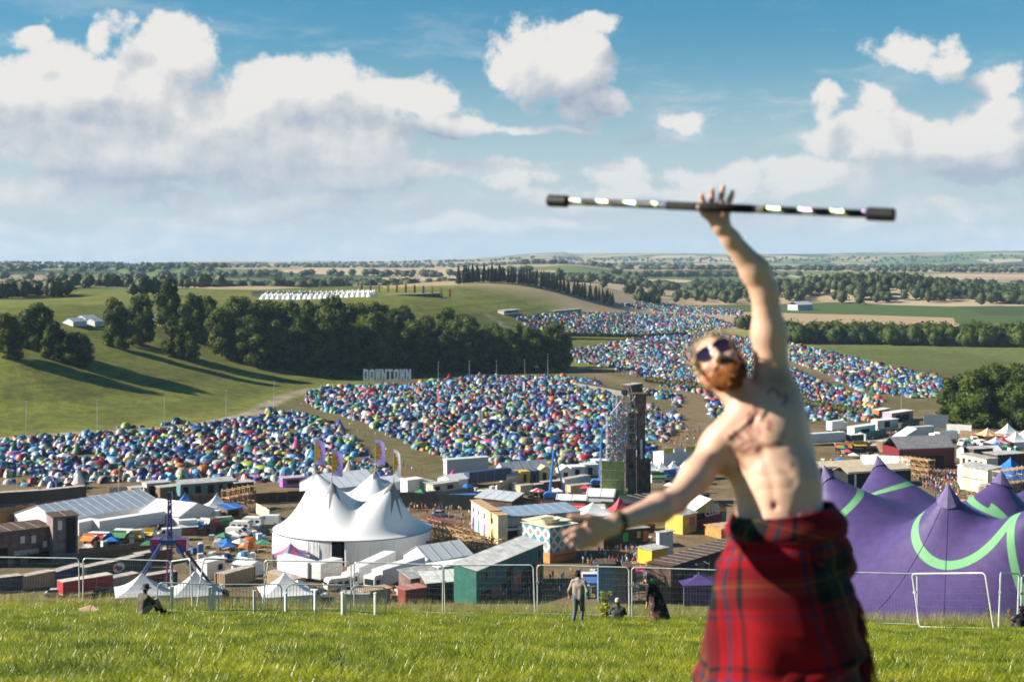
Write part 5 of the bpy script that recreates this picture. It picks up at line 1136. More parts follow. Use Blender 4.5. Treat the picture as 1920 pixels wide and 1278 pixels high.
# ------------------------------------------------------------------ right-hand stages and yard
trailer(1512, 836, 1586, 831, W_, 'white trailer right of the man\'s waist below the hedge', h=4.0); trailer(1560, 812, 1590, 808, W_, 'white lorry above the white trailer', h=4.2, cab='R'); hut(1602, 820, 1642, 814, 3, 3.6, W_, 'white cabin left of the teal screen', rm=W_, open_=[(.3,.7,.3,.7)]); hut(1645, 808, 1684, 804, 3, 3.8, W_, 'white cabin with a dark hatch behind the teal screen', rm=W_, open_=[(.35,.6,.3,.85)]); hoarding([(1622,824),(1662,815)], 2.4, 2.4, paint('teal_net', (.02, .16, .14)), 'dark teal screen before the white cabins'); trailer(1596, 832, 1620, 830, c_char, 'black trailer with a white roof right of the white trailer', roofm=W_, h=3.0); hut(1655, 848, 1675, 846, 3, 3.6, PLY, 'brown kiosk on the track beside the red stage', rm=TIN)
hoarding([(1732,802),(1778,802)], 5.0, 3.0, W_, 'tall white screen wall behind the grey trailer'); trailer(1710, 822, 1752, 819, GREYPVC, 'grey trailer left of the white lorry with teal roof', h=4.0); trailer(1752, 832, 1796, 828, W_, 'white lorry with a teal load behind the red stage', h=3.8, cab='L', roofm=teal); hoarding([(1775,812),(1822,814)], 3.4, 3.0, W_, 'white screen wall right of the teal-roofed lorry')
van(1806, 836, 230, W_, 'white van left of the pair beside the orange tent'); van(1828, 832, 260, W_, 'white van in the middle of the three by the orange tent'); van(1841, 838, 265, W_, 'white van nearest the orange tent')
pagoda(1852, 832, 7, 3.2, 5.5, 'orange and cream tent right of the white vans', paint('orange_canvas', (.60, .22, .05)), walls=True, stripes=(cr,)); 
for k, (px, py, w, pk, m_, lab) in enumerate(((1890, 826, 8, 6, W_, 'white pagoda below the right-hand grove'), (1905, 838, 7, 5.2, W_, 'white pagoda nearest the right picture edge'), (1880, 840, 5, 3.8, paint('canopy_red', (.50, .06, .08)), 'small red canopy between the white pagodas'), (1868, 842, 6, 4.2, GREYPVC, 'grey sheeted tent left of the small red canopy'), (1925, 830, 7, 5, W_, 'white pagoda cut by the right picture edge'))): pagoda(px, py, w, 2.2, pk, lab, m_)
rd = hut(1686, 880, 1790, 876, 10, 6.4, paint('stage_red', (.14, .012, .02)), 'dark red saloon stage with a grey pitched roof and crowd before it', roof='ridge', rise=3.0, rm=mat('grey_felt', (.22, .21, .22), .7, .2, .8), open_=[(.18,.82,.0,.62)], panels=[(.0,1,.86,1.0,MATS['club_red'])], name='festival_building', cat='building')
hut(1690, 838, 1748, 836, 6, 3.0, GREYPVC, 'grey gabled hall roof behind the saloon stage', roof='gable', rise=3.2, rm=mat('pale_blue_roof', (.55, .62, .66), .4, .1, .6))
marquee(1614, 886, 1706, 890, 7, 2.6, 5.0, 'white marquee left of the saloon stage')
scaffold(1686, 892, 1740, 900, 3, 5.5, 'pale timber side frame of the saloon stage', m=WOOD, r=.1, bw=1.8, lift=1.4)
sand = mat('sand_roof', (.55, .46, .32), .7, .12, .7)
for (ax, ay, bx, by, lab) in ((1536, 906, 1622, 902, 'open stage with a sand-coloured roof and white posts'), (1590, 916, 1708, 908, 'open bar with a sand-coloured roof and dark eaves')):
    hut(ax, ay, bx, by, 7, 4.4, DARK, lab, roof='ridge', rise=1.4, rm=sand, panels=[(.0,1,.9,1.04,BLACK),(.1,.13,0,.9,W_),(.5,.53,0,.9,W_)], name='festival_building', cat='building')
hut(1592, 912, 1616, 910, 3, 4.0, W_, 'white box kiosk under the sand-roofed bar', rm=W_)
pf = hut(1796, 915, 1852, 926, 5, 6.4, cr, 'row of pastel western house-fronts right of the saloon crowd', roof='mono', rise=.6, rm=TIN, panels=[(.0,.2,0,1.05,paint('pastel_blue', (.50, .62, .68))),(.22,.42,0,.95,paint('pastel_yellow', (.66, .58, .28))),(.44,.66,0,1.0,cr),(.68,1.0,0,.9,paint('pastel_green', (.45, .58, .38))),(.1,.95,.52,.58,rp_)], name='festival_building', cat='building')
hut(1800, 884, 1850, 895, 4, 5.4, cr, 'upper cream house-front with dark windows behind the pastel row', open_=[(.1,.2,.5,.8),(.32,.42,.5,.8),(.55,.65,.5,.8),(.75,.85,.5,.8)], rm=TIN); hut(1826, 876, 1862, 874, 5, 5.6, DKWOOD, 'dark brown board hall left of the blue peaked tent'); hut(1870, 884, 1925, 880, 6, 5.0, DKWOOD, 'dark brown hall behind the blue peaked tent'); marquee(1812, 862, 1880, 860, 6, 2.4, 4.0, 'white ridge tent behind the dark brown hall')
pagoda(1895, 908, 12, 2.6, 7.5, 'bright blue peaked tent at the right picture edge', paint('bright_blue', (.02, .14, .50), .4), rz=.5, walls=False)
# wooden walkway with dark railings
wk = hut(1786, 968, 1846, 950, 6, 1.2, WOOD, 'timber ramp with dark railings behind the purple peaks', rm=WOOD); L = frame(1786, 968, 1846, 950)[2]
for k in range(9): MB().tube((L * k / 8, 0, 1.3), (L * k / 8, 0, 2.5), .06, n=5).build('rail_post', BLACK, wk)
MB().box(0, L, -.06, .06, 2.4, 2.55).build('rail', BLACK, wk); hut(1846, 940, 1905, 930, 5, .9, WOOD, 'timber deck with seated people right of the ramp', rm=WOOD)
scaffold(1880, 935, 1935, 925, 3, 7, 'grey steel walkway tower at the right edge by the blue tent', r=.08)
# hatch gate in the palisade of the right grove
hoarding([(1800,822),(1850,826),(1925,832)], 3.0, 1.6, mat('palisade', (.22, .14, .09), .85, .3, 1.2), 'rough timber palisade below the right-hand grove')
hoarding([(1690,806),(1724,796)], 2.4, 2.2, paint('teal_net', (.02, .16, .14)), 'dark teal screen at the hedge end'); hut(1672, 792, 1712, 786, 4, 3.6, paint('food_pink', (.52, .30, .40)), 'pink and white food stall at the hedge end', rm=W_, open_=[(.2,.4,.1,.7),(.6,.8,.1,.7)]); hut(1648, 784, 1668, 780, 3, 3.2, tm2, 'orange food stall left of the pink one', rm=W_)
hut(1078, 726, 1165, 742, 3, 2.6, mat('pale_grey_boards', (.17, .16, .15), .8, .2, .7), 'long low grey bar shed behind the centre camp', rm=DKWOOD); hut(1180, 742, 1205, 738, 4, 5, DKWOOD, 'dark shed at the right end of the grey bar shed'); hut(1430, 650, 1446, 648, 4, 4, W_, 'white hut under the dark clump beside the raised arm', rm=W_)
hut(945, 590, 975, 588, 5, 3.4, paint('bus_white', (.5, .45, .42)), 'low pale bus-like shed before the conifers', rm=W_, open_=[(.1,.9,.45,.75)]); hut(1496, 582, 1524, 581, 14, 6, mat('barn_grey', (.34, .37, .40), .6, .1, 1), 'grey farm barn before the wooded knoll', roof='ridge', rise=3, rm=GREYPVC, name='barn', cat='barn')
hut(1040, 585, 1090, 584, 4, 2.4, paint('teal_net', (.02, .16, .14)), 'low teal screen shed at the conifers\' foot')
# left plateau car park seen between the lone trees
for k, (px, py, w) in enumerate(((150, 612, 26), (172, 606, 24), (300, 604, 18), (186, 612, 16), (310, 612, 14))):
    marquee(px - w / 2, py, px + w / 2, py - 1, 7, 2.6, 4.4, f'white tent seen between the left lone trees, {nth(sorted([150,172,300,186,310]).index(px) + 1)} from the left')
# hillside letters
sg = thing('hillside_sign', 'white free-standing block letters reading DOWNTOWN below the wood', 'sign', GD(681, 742), 0.0); LW = mat('letter_white', (.86, .87, .88), .6, .05, 1); cw = (772 - 681) / F * 742 / 8
def block(ch):
    q = .28; D_ = [[(0, 0), (1 - q, 0), (1, q * .7), (1, 2.0 - q * .7), (1 - q, 2), (0, 2)], [(.36, .42), (.62, .42), (.62, 1.58), (.36, 1.58)]]
    O_ = [[(q, 0), (1 - q, 0), (1, q), (1, 2 - q), (1 - q, 2), (q, 2), (0, 2 - q), (0, q)], [(.37, .45), (.63, .45), (.63, 1.55), (.37, 1.55)]]
    Wp = [[(.12, 0), (.42, 0), (.5, .75), (.58, 0), (.88, 0), (1.04, 2), (.72, 2), (.68, 1.0), (.6, 2), (.4, 2), (.32, 1.0), (.28, 2), (-.04, 2)]]
    Np = [[(0, 0), (.34, 0), (.34, .95), (.66, 0), (1, 0), (1, 2), (.66, 2), (.66, 1.05), (.34, 2), (0, 2)]]
    Tp = [[(.33, 0), (.67, 0), (.67, 1.6), (1, 1.6), (1, 2), (0, 2), (0, 1.6), (.33, 1.6)]]
    return {'D': D_, 'O': O_, 'W': Wp, 'N': Np, 'T': Tp}[ch]
for i, ch in enumerate('DOWNTOWN'):
    cu = bpy.data.curves.new('letter', 'CURVE'); cu.dimensions = '2D'; cu.fill_mode = 'BOTH'; cu.extrude = .2
    for loop in block(ch):
        sp = cu.splines.new('POLY'); sp.points.add(len(loop) - 1); sp.use_cyclic_u = True
        for p, (a, b) in zip(sp.points, loop): p.co = (a * cw * .88, b * 2.95, 0, 1)
    o = bpy.data.objects.new('letter', cu); me = bpy.data.meshes.new_from_object(o, depsgraph=bpy.context.evaluated_depsgraph_get()); bpy.data.objects.remove(o); me.name = 'letter'; me.materials.append(LW)
    lo = link('letter', me, sg, (i * cw, 0, .35)); lo.rotation_euler = (R(90), 0, 0); lo['label'] = f'white block letter {ch}, {nth(i + 1)} of the hillside word'
    MB().path([(i * cw + cw * .4, .3, 0), (i * cw + cw * .4, .3, 5.2)], .08).build('support_post', DKWOOD, sg)
    MB().tube((i * cw + cw * .4, 2.6, -.4), (i * cw + cw * .4, .32, 4.2), .07).build('support_strut', DKWOOD, sg)
# feather banners on the skyline
for i in range(11):
    p = GD(676 + i * 16.6, 1075); cnm, cc = (('red', (.65, .08, .05)), ('orange', (.75, .22, .03)), ('yellow', (.75, .55, .06)), ('pink', (.65, .22, .4)))[(i * 7 + i // 3) % 4]
    t = thing('feather_banner', f'{cnm} feather banner on the far ridge, {nth(i + 1)} from the left', 'flag', p, .3, 'feather banners on the far ridge'); MB().tube((0, 0, 0), (0, 0, 8.2), .08, .04).build('pole', STEEL, t)
    MB().prism([(.05, 1.6), (1.5, 2.2), (1.7, 6.5), (1.2, 7.8), (.05, 8.1)], -.03, .03).build('cloth', mat('banner_' + cnm, cc, .7, .1, 1, trans=.3), t)
hut(660, 556, 830, 557, 6, 3.0, mat('dark_shed', (.05, .055, .065), .7, .2, .5), 'long dark low shed below the feather banners', rm=BLACK); hut(472, 556, 650, 556, 6, 3.4, MATS['dark_shed'], 'long dark shed behind the white conical tents', rm=BLACK)
# lamp posts
for i, (px, py, h) in enumerate(((49,815,12),(182,812,12),(308,803,12),(424,790,12),(514,768,12),(822,715,10),(880,713,10),(931,712,10),(984,710,10),(1027,706,12),(223,950,11),(32,950,11),(660,800,11),(1240,812,10),(1590,790,10),(1690,785,10))):
    t = thing('lamp_post', f'thin grey lamp post at the camps, {nth(sorted([49,182,308,424,514,822,880,931,984,1027,223,32,660,1240,1590,1690]).index(px) + 1)} from the left', 'lamp post', GV(px, py), 0, 'lamp posts'); MB().tube((0, 0, 0), (0, 0, h), .09, .06, 5).build('pole', STEEL, t); MB().box(-.45, .45, -.12, .12, h, h + .22).build('lamp_head', GREYPVC, t)
# ------------------------------------------------------------------ fairground ride
VB = paint('ride_blue', (.03, .06, .42), .35); VP = paint('ride_purple', (.14, .03, .16), .4); A = GV(318, 1122); t = thing('fairground_ride', 'tall purple and blue fairground swing ride on splayed legs', 'fairground ride', A, 0.0); sc = A.y / F
hz = (1122 - 1015) * sc; top = (1122 - 935) * sc
for (dx, dy) in ((-78, -2.5), (-78, 2.5), (88, -2.5), (88, 2.5)):
    l = MB().tube((dx * sc, dy, 0), (math.copysign(13, dx) * sc, dy * .5, hz), .32, .26, 6).build('leg', paint('ride_navy', (.03, .06, .16), .4), t); MB().tube((dx * sc * .99, dy, .3), (dx * sc * .8, dy * .9, hz * .22), .36, n=6).build('leg_sleeve', VB, l)
mb = MB()
for x in (-.55, .55): 
    for y in (-.35, .35): mb.tube((x, y, .5), (x * .45, y * .5, top), .11, n=5)
mb.build('mast', VP, t); mb = MB(); n = 14
for k in range(n):
    z0, z1 = .5 + (top - .5) * k / n, .5 + (top - .5) * (k + 1) / n; w = .5 - .28 * k / n
    for y in (-.3, .3): mb.tube((-w, y, z0), (w, y, z1), .07, n=4); mb.tube((-w, y, z1), (w, y, z1), .07, n=4)
mb.build('lattice', paint('ride_magenta', (.22, .03, .10), .4), t); MB().box(-.35, .45, -.35, .35, top - .2, top + 1.3).build('mast_head', paint('ride_navy', (.03, .06, .16), .4), t); MB().box(-1.6, 1.6, -1.2, 1.2, hz - .4, hz + .5).build('hub', paint('ride_navy', (.03, .06, .16), .4), t)
for s in (-1, 1):
    gd = MB().box(s * 2.4 - .9, s * 2.4 + .9, -1.2, 1.2, hz - 1.5, hz + .6).build('gondola', VP, t)
    for k in range(3): MB().box(s * 2.4 - .7 + k * .5, s * 2.4 - .35 + k * .5, -1.35, -1.2, hz - .9, hz + .2).build('seat', paint('ride_red', (.45, .03, .06), .4), gd)
    MB().tube((s * 2.4, -1.4, hz - 1.3), (s * 2.4, -1.25, hz - 1.3), .7, n=14).build('ring', VB, gd)
for k in range(4): MB().box(-.2, .2, -.6, -.38, hz + 1.2 + k * 1.6, hz + 2.0 + k * 1.6).build('light_panel', VB, t)
# ------------------------------------------------------------------ working clutter of the yards
rk = random.Random(17)
K_TOI = [paint('toilet_blue', (.04, .16, .40)), paint('toilet_green', (.05, .24, .16)), W_]; K_CASE = [c_char, paint('case_grey', (.22, .22, .24)), DKWOOD, paint('case_blue', (.05, .09, .20))]
YARDS = [('behind the ride', [(330,1012),(500,1000),(500,1060),(340,1045)], 30), ('above the green container', [(150,1020),(320,1012),(330,1035),(150,1045)], 18), ('in the lorry yard', [(770,930),(1110,905),(1120,935),(780,940)], 34), ('in the right-hand yard', [(1560,830),(1690,818),(1690,850),(1570,862)], 22), ('by the dark terrace', [(1100,1075),(1230,1065),(1230,1110),(1100,1125)], 18), ('beside the right grove', [(1800,835),(1915,842),(1915,862),(1800,850)], 18), ('below the big top', [(500,1108),(760,1108),(760,1128),(500,1128)], 16), ('below the centre camp', [(1215,860),(1320,850),(1330,945),(1215,930)], 26), ('on the arena dirt', [(1085,1000),(1225,990),(1225,1018),(1085,1022)], 12), ('left of the saloon', [(1560,925),(1700,928),(1690,945),(1560,950)], 16), ('behind the sand roofs', [(1540,868),(1680,858),(1680,872),(1540,885)], 16)]
for yn, poly, num in YARDS:
    got = []
    while len(got) < num:
        px = rk.uniform(min(p[0] for p in poly), max(p[0] for p in poly)); py = rk.uniform(min(p[1] for p in poly), max(p[1] for p in poly))
        if in_poly(np.array([px]), np.array([py]), poly)[0]: got.append((px, py))
    for i, (px, py) in enumerate(sorted(got)):
        k = rk.randrange(5); rz = rk.uniform(0, 6.28); g_ = GV(px, py); on_ = nth(i + 1)
        if k == 0:
            j = rk.randrange(3); t = thing('portable_toilet', f'{("blue", "green", "white")[j]} portable toilet {yn}, {on_} item from the left', 'toilet', g_, rz, 'yard clutter'); MB().box(-.55, .55, -.55, .55, .05, 2.15).build('cabin', K_TOI[j], t); MB().box(-.42, .42, -.58, -.552, .15, 2.0).build('door', K_TOI[2] if j < 2 else K_TOI[0], t); MB().prism([(-.6, 2.15), (.6, 2.15), (.35, 2.42), (-.35, 2.42)], -.6, .6).build('roof', W_, t)
        elif k == 1:
            t = thing('pallet_stack', f'stack of timber pallets {yn}, {on_} item from the left', 'pallets', g_, rz, 'yard clutter')
            for q in range(rk.randrange(3, 8)): MB().box(-.6, .6, -.5, .5, q * .16 + .04, q * .16 + .15).build('pallet', WOOD, t).rotation_euler = (0, 0, rk.uniform(-.1, .1))
        elif k == 2:
            t = thing('equipment_case', f'dark equipment case {yn}, {on_} item from the left', 'case', g_, rz, 'yard clutter'); m_ = K_CASE[rk.randrange(4)]; MB().box(-.9, .9, -.5, .5, .12, 1.1).build('box', m_, t); MB().box(-.92, .92, -.52, .52, 1.1, 1.25).build('lid', m_, t); MB().box(-.94, .94, -.54, .54, .62, .68).build('edge_strip', STEEL, t)
        elif k == 3:
            t = thing('water_tank', f'white cubic water tank {yn}, {on_} item from the left', 'tank', g_, rz, 'yard clutter'); MB().box(-.55, .55, -.5, .5, .16, 1.15).build('tank', W_, t); c_ = MB()
            for x in (-.57, 0, .57): c_.box(x - .02, x + .02, -.53, .53, .1, 1.2)
            for z in (.4, .8): c_.box(-.6, .6, -.54, .54, z, z + .03)
            c_.build('cage', STEEL, t)['kind'] = 'stuff'; MB().box(-.6, .6, -.55, .55, 0, .12).build('pallet', WOOD, t)
        else:
            j = rk.randrange(4); cn_ = ('red', 'blue', 'green', 'white')[j]; t = thing('pop_up_gazebo', f'small {cn_} pop-up gazebo {yn}, {on_} item from the left', 'gazebo', g_, rz, 'yard clutter'); m_ = (paint('canopy_red', (.5, .06, .08)), c_ptb, paint('gazebo_green', (.05, .2, .1)), W_)[j]
            MB().add([(-1.5, -1.5, 2.1), (1.5, -1.5, 2.1), (1.5, 1.5, 2.1), (-1.5, 1.5, 2.1), (0, 0, 2.9)], [(0, 1, 4), (1, 2, 4), (2, 3, 4), (3, 0, 4)]).build('canopy', m_, t)
            for x in (-1.45, 1.45):
                for y in (-1.45, 1.45): MB().tube((x, y, 0), (x, y, 2.1), .03, n=4).build('leg', STEEL, t)
            MB().box(-1.1, 1.1, -.4, .4, .7, .76).build('table', WOOD, t)

# feather flags standing among the camps
rf = random.Random(23); spots = sorted([(1110,690),(1190,675),(1250,690),(1300,660),(1345,700),(1150,610),(1240,606),(1320,612),(1520,700),(1585,690),(1640,715),(1710,722),(1760,730),(980,740),(820,760),(900,800),(700,760),(1060,800)])
for i, (px, py) in enumerate(spots):
    cnm, cc = (('pink', (.55, .12, .22)), ('red', (.55, .06, .05)), ('white', (.62, .62, .62)), ('blue', (.06, .16, .45)))[rf.randrange(4)]
    t = thing('feather_flag', f'tall {cnm} feather flag among the tents, {nth(i + 1)} from the left', 'flag', GV(px, py), rf.uniform(-.6, .6), 'feather flags among the tents'); MB().tube((0, 0, 0), (0, 0, 6.4), .07, .04, 5).build('pole', STEEL, t)
    MB().prism([(.05, 1.8), (1.0, 2.2), (1.2, 5.2), (.8, 6.1), (.05, 6.4)], -.03, .03).build('cloth', mat('camp_flag_' + cnm, cc, .7, .1, 1, trans=.3), t)
# white party gazebos pitched among the tents
for i, (px, py) in enumerate(sorted([(375,842),(120,868),(520,830),(610,850),(930,795),(780,770),(1050,760),(1240,700),(1180,650),(1600,705)])):
    t = thing('pop_up_gazebo', f'white party gazebo pitched among the tents, {nth(i + 1)} from the left', 'gazebo', GV(px, py), rf.uniform(0, 1.5), 'party gazebos among the tents')
    MB().add([(-1.9, -1.9, 2.3), (1.9, -1.9, 2.3), (1.9, 1.9, 2.3), (-1.9, 1.9, 2.3), (0, 0, 3.3)], [(0, 1, 4), (1, 2, 4), (2, 3, 4), (3, 0, 4)]).build('canopy', W_, t)
    for x in (-1.8, 1.8):
        for y in (-1.8, 1.8): MB().tube((x, y, 0), (x, y, 2.3), .04, n=4).build('leg', STEEL, t)

# small trade stalls filling the arena edges
SROWS = [('behind the outstretched hand', [(1040,1006),(1225,994)], 9), ('below the green screen', [(1230,905),(1330,897)], 6), ('left of the big top', [(345,1004),(430,992)], 5), ('behind the ruined building', [(150,1030),(290,1018)], 7), ('along the black fence', [(960,962),(1190,974)], 8), ('beside the right-hand yard', [(1560,850),(1690,842)], 7), ('before the pastel row', [(1850,935),(1918,925)], 4), ('at the foot of the terrace', [(1100,1112),(1180,1100)], 4)]
SC_ = [('red', (.42, .05, .05)), ('blue', (.05, .14, .42)), ('yellow', (.55, .38, .05)), ('white', (.62, .62, .60)), ('green', (.06, .22, .10)), ('striped orange', (.52, .18, .04))]
for rn, (a_, b_), num in SROWS:
    for i in range(num):
        f = (i + rf.uniform(.2, .8)) / num; px, py = a_[0] + (b_[0] - a_[0]) * f, a_[1] + (b_[1] - a_[1]) * f; cn_, cc = SC_[rf.randrange(6)]; w, d, h = rf.uniform(2.6, 4.4), rf.uniform(2.2, 3.2), rf.uniform(2.2, 2.9)
        t = thing('market_stall', f'small stall with {cn_} awning {rn}, {nth(i + 1)} from the left', 'stall', GV(px, py), rf.uniform(-.5, .5), 'small trade stalls'); wm_ = (DKWOOD, PLY, W_, WOOD, RUST)[rf.randrange(5)]
        MB().box(-w / 2, w / 2, d - .1, d, 0, h).build('back_wall', wm_, t); MB().box(-w / 2, -w / 2 + .1, 0, d - .1, 0, h).build('side_wall', wm_, t); MB().box(w / 2 - .1, w / 2, 0, d - .1, 0, h).build('side_wall', wm_, t); MB().box(-w / 2 + .1, w / 2 - .1, .05, .5, 0, 1.0).build('counter', wm_, t)
        MB().sheet((-w / 2 - .2, -.2, h + .02), (w / 2 + .2, -.2, h + .02), (w / 2 + .2, d + .2, h + .5), (-w / 2 - .2, d + .2, h + .5), -.06).build('roof', (TIN, W_, DKWOOD)[rf.randrange(3)], t)
        am = paint('awning_' + cn_.replace(' ', '_'), cc); MB().sheet((-w / 2 - .1, -1.3, h - .7), (w / 2 + .1, -1.3, h - .7), (w / 2 + .1, -.15, h - .05), (-w / 2 - .1, -.15, h - .05), -.04).build('awning', am, t); MB().box(-w / 2, w / 2, -.12, -.05, h + .06, h + .75).build('name_board', am, t)
        MB().box(-w / 2 + .3, w / 2 - .3, .2, .8, 1.0, 1.35).build('goods', (c_tan, c_white, paint('goods_red', (.35, .08, .06)))[rf.randrange(3)], t)
# ------------------------------------------------------------------ bodies: blended round cones turned into one skin
def round_cone(P, a, b, ra, rb):
    a = np.asarray(a, float); b = np.asarray(b, float); d = b - a; l2 = d @ d
    if l2 < 1e-12: return np.linalg.norm(P - a, axis=-1) - max(ra, rb)
    t = np.clip(((P - a) @ d) / l2, 0, 1); return np.linalg.norm(P - a - t[..., None] * d, axis=-1) - (ra + (rb - ra) * t)
def ellipsoid(P, c, r, ax=None):
    q = P - np.asarray(c, float)
    if ax is not None: q = q @ np.asarray(ax, float).T
    r = np.asarray(r, float); k0 = np.linalg.norm(q / r, axis=-1); k1 = np.linalg.norm(q / (r * r), axis=-1); return k0 * (k0 - 1) / np.maximum(k1, 1e-9)
def skin(prims, vox):
    """prims: ('c',a,b,ra,rb,k) or ('e',c,r,axes,k) -> (verts, quads) of the blended surface (surface nets)"""
    lo = np.full(3, 1e9); hi = np.full(3, -1e9); bb = []
    for p in prims:
        if p[0] == 'c': m = max(p[3], p[4]); l = np.minimum(p[1], p[2]) - m; h = np.maximum(p[1], p[2]) + m
        else: m = max(p[2]); l = np.asarray(p[1]) - m; h = np.asarray(p[1]) + m
        bb.append((np.asarray(l, float), np.asarray(h, float))); lo = np.minimum(lo, l); hi = np.maximum(hi, h)
    lo = lo - 3 * vox; n = np.ceil((hi - lo) / vox).astype(int) + 4; f = np.full(n, .5, np.float32)
    for p, (l, h) in zip(prims, bb):
        k = p[-1]; mg = k * 1.2 + 2.5 * vox; i0 = np.maximum(((l - mg - lo) / vox).astype(int), 0); i1 = np.minimum(((h + mg - lo) / vox).astype(int) + 2, n)
        g = [lo[q] + np.arange(i0[q], i1[q]) * vox for q in range(3)]; P = np.stack(np.meshgrid(*g, indexing='ij'), -1)
        d = (round_cone(P, *p[1:5]) if p[0] == 'c' else ellipsoid(P, p[1], p[2], p[3])).astype(np.float32)
        s = tuple(slice(i0[q], i1[q]) for q in range(3)); o = f[s]
        hh = np.maximum(k - np.abs(o - d), 0) / k; f[s] = np.minimum(o, d) - hh * hh * k * .25
    ins = f < 0; c8 = [ins[a:n[0]-1+a, b:n[1]-1+b, c:n[2]-1+c] for a in (0, 1) for b in (0, 1) for c in (0, 1)]
    cnt = sum(x.astype(np.int8) for x in c8); act = (cnt > 0) & (cnt < 8); I = np.argwhere(act); vid = np.full(act.shape, -1, np.int64); vid[act] = np.arange(len(I))
    acc = np.zeros((len(I), 3)); num = np.zeros(len(I)); cor = [(a, b, c) for a in (0, 1) for b in (0, 1) for c in (0, 1)]
    fv = {c: f[I[:, 0] + c[0], I[:, 1] + c[1], I[:, 2] + c[2]] for c in cor}
    for a in cor:
        for q in range(3):
            if a[q]: continue
            b = list(a); b[q] = 1; b = tuple(b); m = (fv[a] < 0) != (fv[b] < 0); t = np.where(m, fv[a] / np.where(fv[a] == fv[b], 1, fv[a] - fv[b]), 0)
            pt = np.tile(np.array(a, float), (len(I), 1)); pt[:, q] += t; acc += pt * m[:, None]; num += m
    V = lo + (I + acc / num[:, None]) * vox; Q = []
    for q in range(3):
        s0 = [slice(1, n[0] - 1), slice(1, n[1] - 1), slice(1, n[2] - 1)]; s1 = list(s0); s1[q] = slice(2, n[q]); A = ins[tuple(s0)]; B = ins[tuple(s1)]; E = np.argwhere(A != B) + 1
        if not len(E): continue
        fl = ins[E[:, 0], E[:, 1], E[:, 2]]; u, v = [x for x in range(3) if x != q]; ds = []
        for du, dv in ((-1, -1), (0, -1), (0, 0), (-1, 0)): e = E.copy(); e[:, u] += du; e[:, v] += dv; ds.append(vid[e[:, 0], e[:, 1], e[:, 2]])
        K = np.stack(ds, 1); flip = fl if q != 1 else ~fl; K = np.where(flip[:, None], K, K[:, ::-1]); Q.append(K[(K >= 0).all(1)])
    return V, np.concatenate(Q)
def relax(V, Q, it=2, lam=.5):
    E = np.unique(np.sort(np.concatenate([Q[:, [0, 1]], Q[:, [1, 2]], Q[:, [2, 3]], Q[:, [3, 0]]]), 1), axis=0); n = np.bincount(E.ravel(), minlength=len(V))[:, None]
    for i in range(it * 2):
        S = np.zeros_like(V); np.add.at(S, E[:, 0], V[E[:, 1]]); np.add.at(S, E[:, 1], V[E[:, 0]]); V = V + (lam if i % 2 == 0 else -lam * 1.02) * (S / np.maximum(n, 1) - V)
    return V
def attr_mat(name, rough=.6, spec=.3, sss=0.0, layer='tint', noise=.2, nscale=8.0):
    m = bpy.data.materials.new(name); m.use_nodes = True; t = NT(m.node_tree); bs = t.n['Principled BSDF']; c = t.new('ShaderNodeVertexColor', layer_name=layer).outputs[0]
    oc = t.new('ShaderNodeTexCoord').outputs['Object']; nz = t.noise(oc, nscale, 4, .6); c2 = t.mix(t.ss(nz, .3, .7, 0, noise * 2), c, t.mix(1.0, c, (.72, .66, .64), 'MULTIPLY'))
    t.l.new(c2, bs.inputs['Base Color']); bs.inputs['Roughness'].default_value = rough; bs.inputs['Specular IOR Level'].default_value = spec
    if sss: bs.inputs['Subsurface Weight'].default_value = sss; bs.inputs['Subsurface Radius'].default_value = (.02, .008, .004); bs.inputs['Subsurface Scale'].default_value = .5
    return m
M_BODY = attr_mat('clothes_and_skin', .75, .2)
SKIN_ = (.48, .28, .19)
STAND = dict(hip=(0, 0, .93), chest=(0, 0, 1.28), neck=(0, .0, 1.47), head=(0, -.02, 1.63), sl=(-.19, 0, 1.40), sr=(.19, 0, 1.40), el=(-.25, .02, 1.12), er=(.25, .02, 1.12), wl=(-.24, -.06, .88), wr=(.24, -.06, .88), hl=(-.09, 0, .90), hr=(.09, 0, .90), kl=(-.10, -.01, .49), kr=(.10, -.01, .49), al=(-.11, .02, .08), ar=(.11, .02, .08))
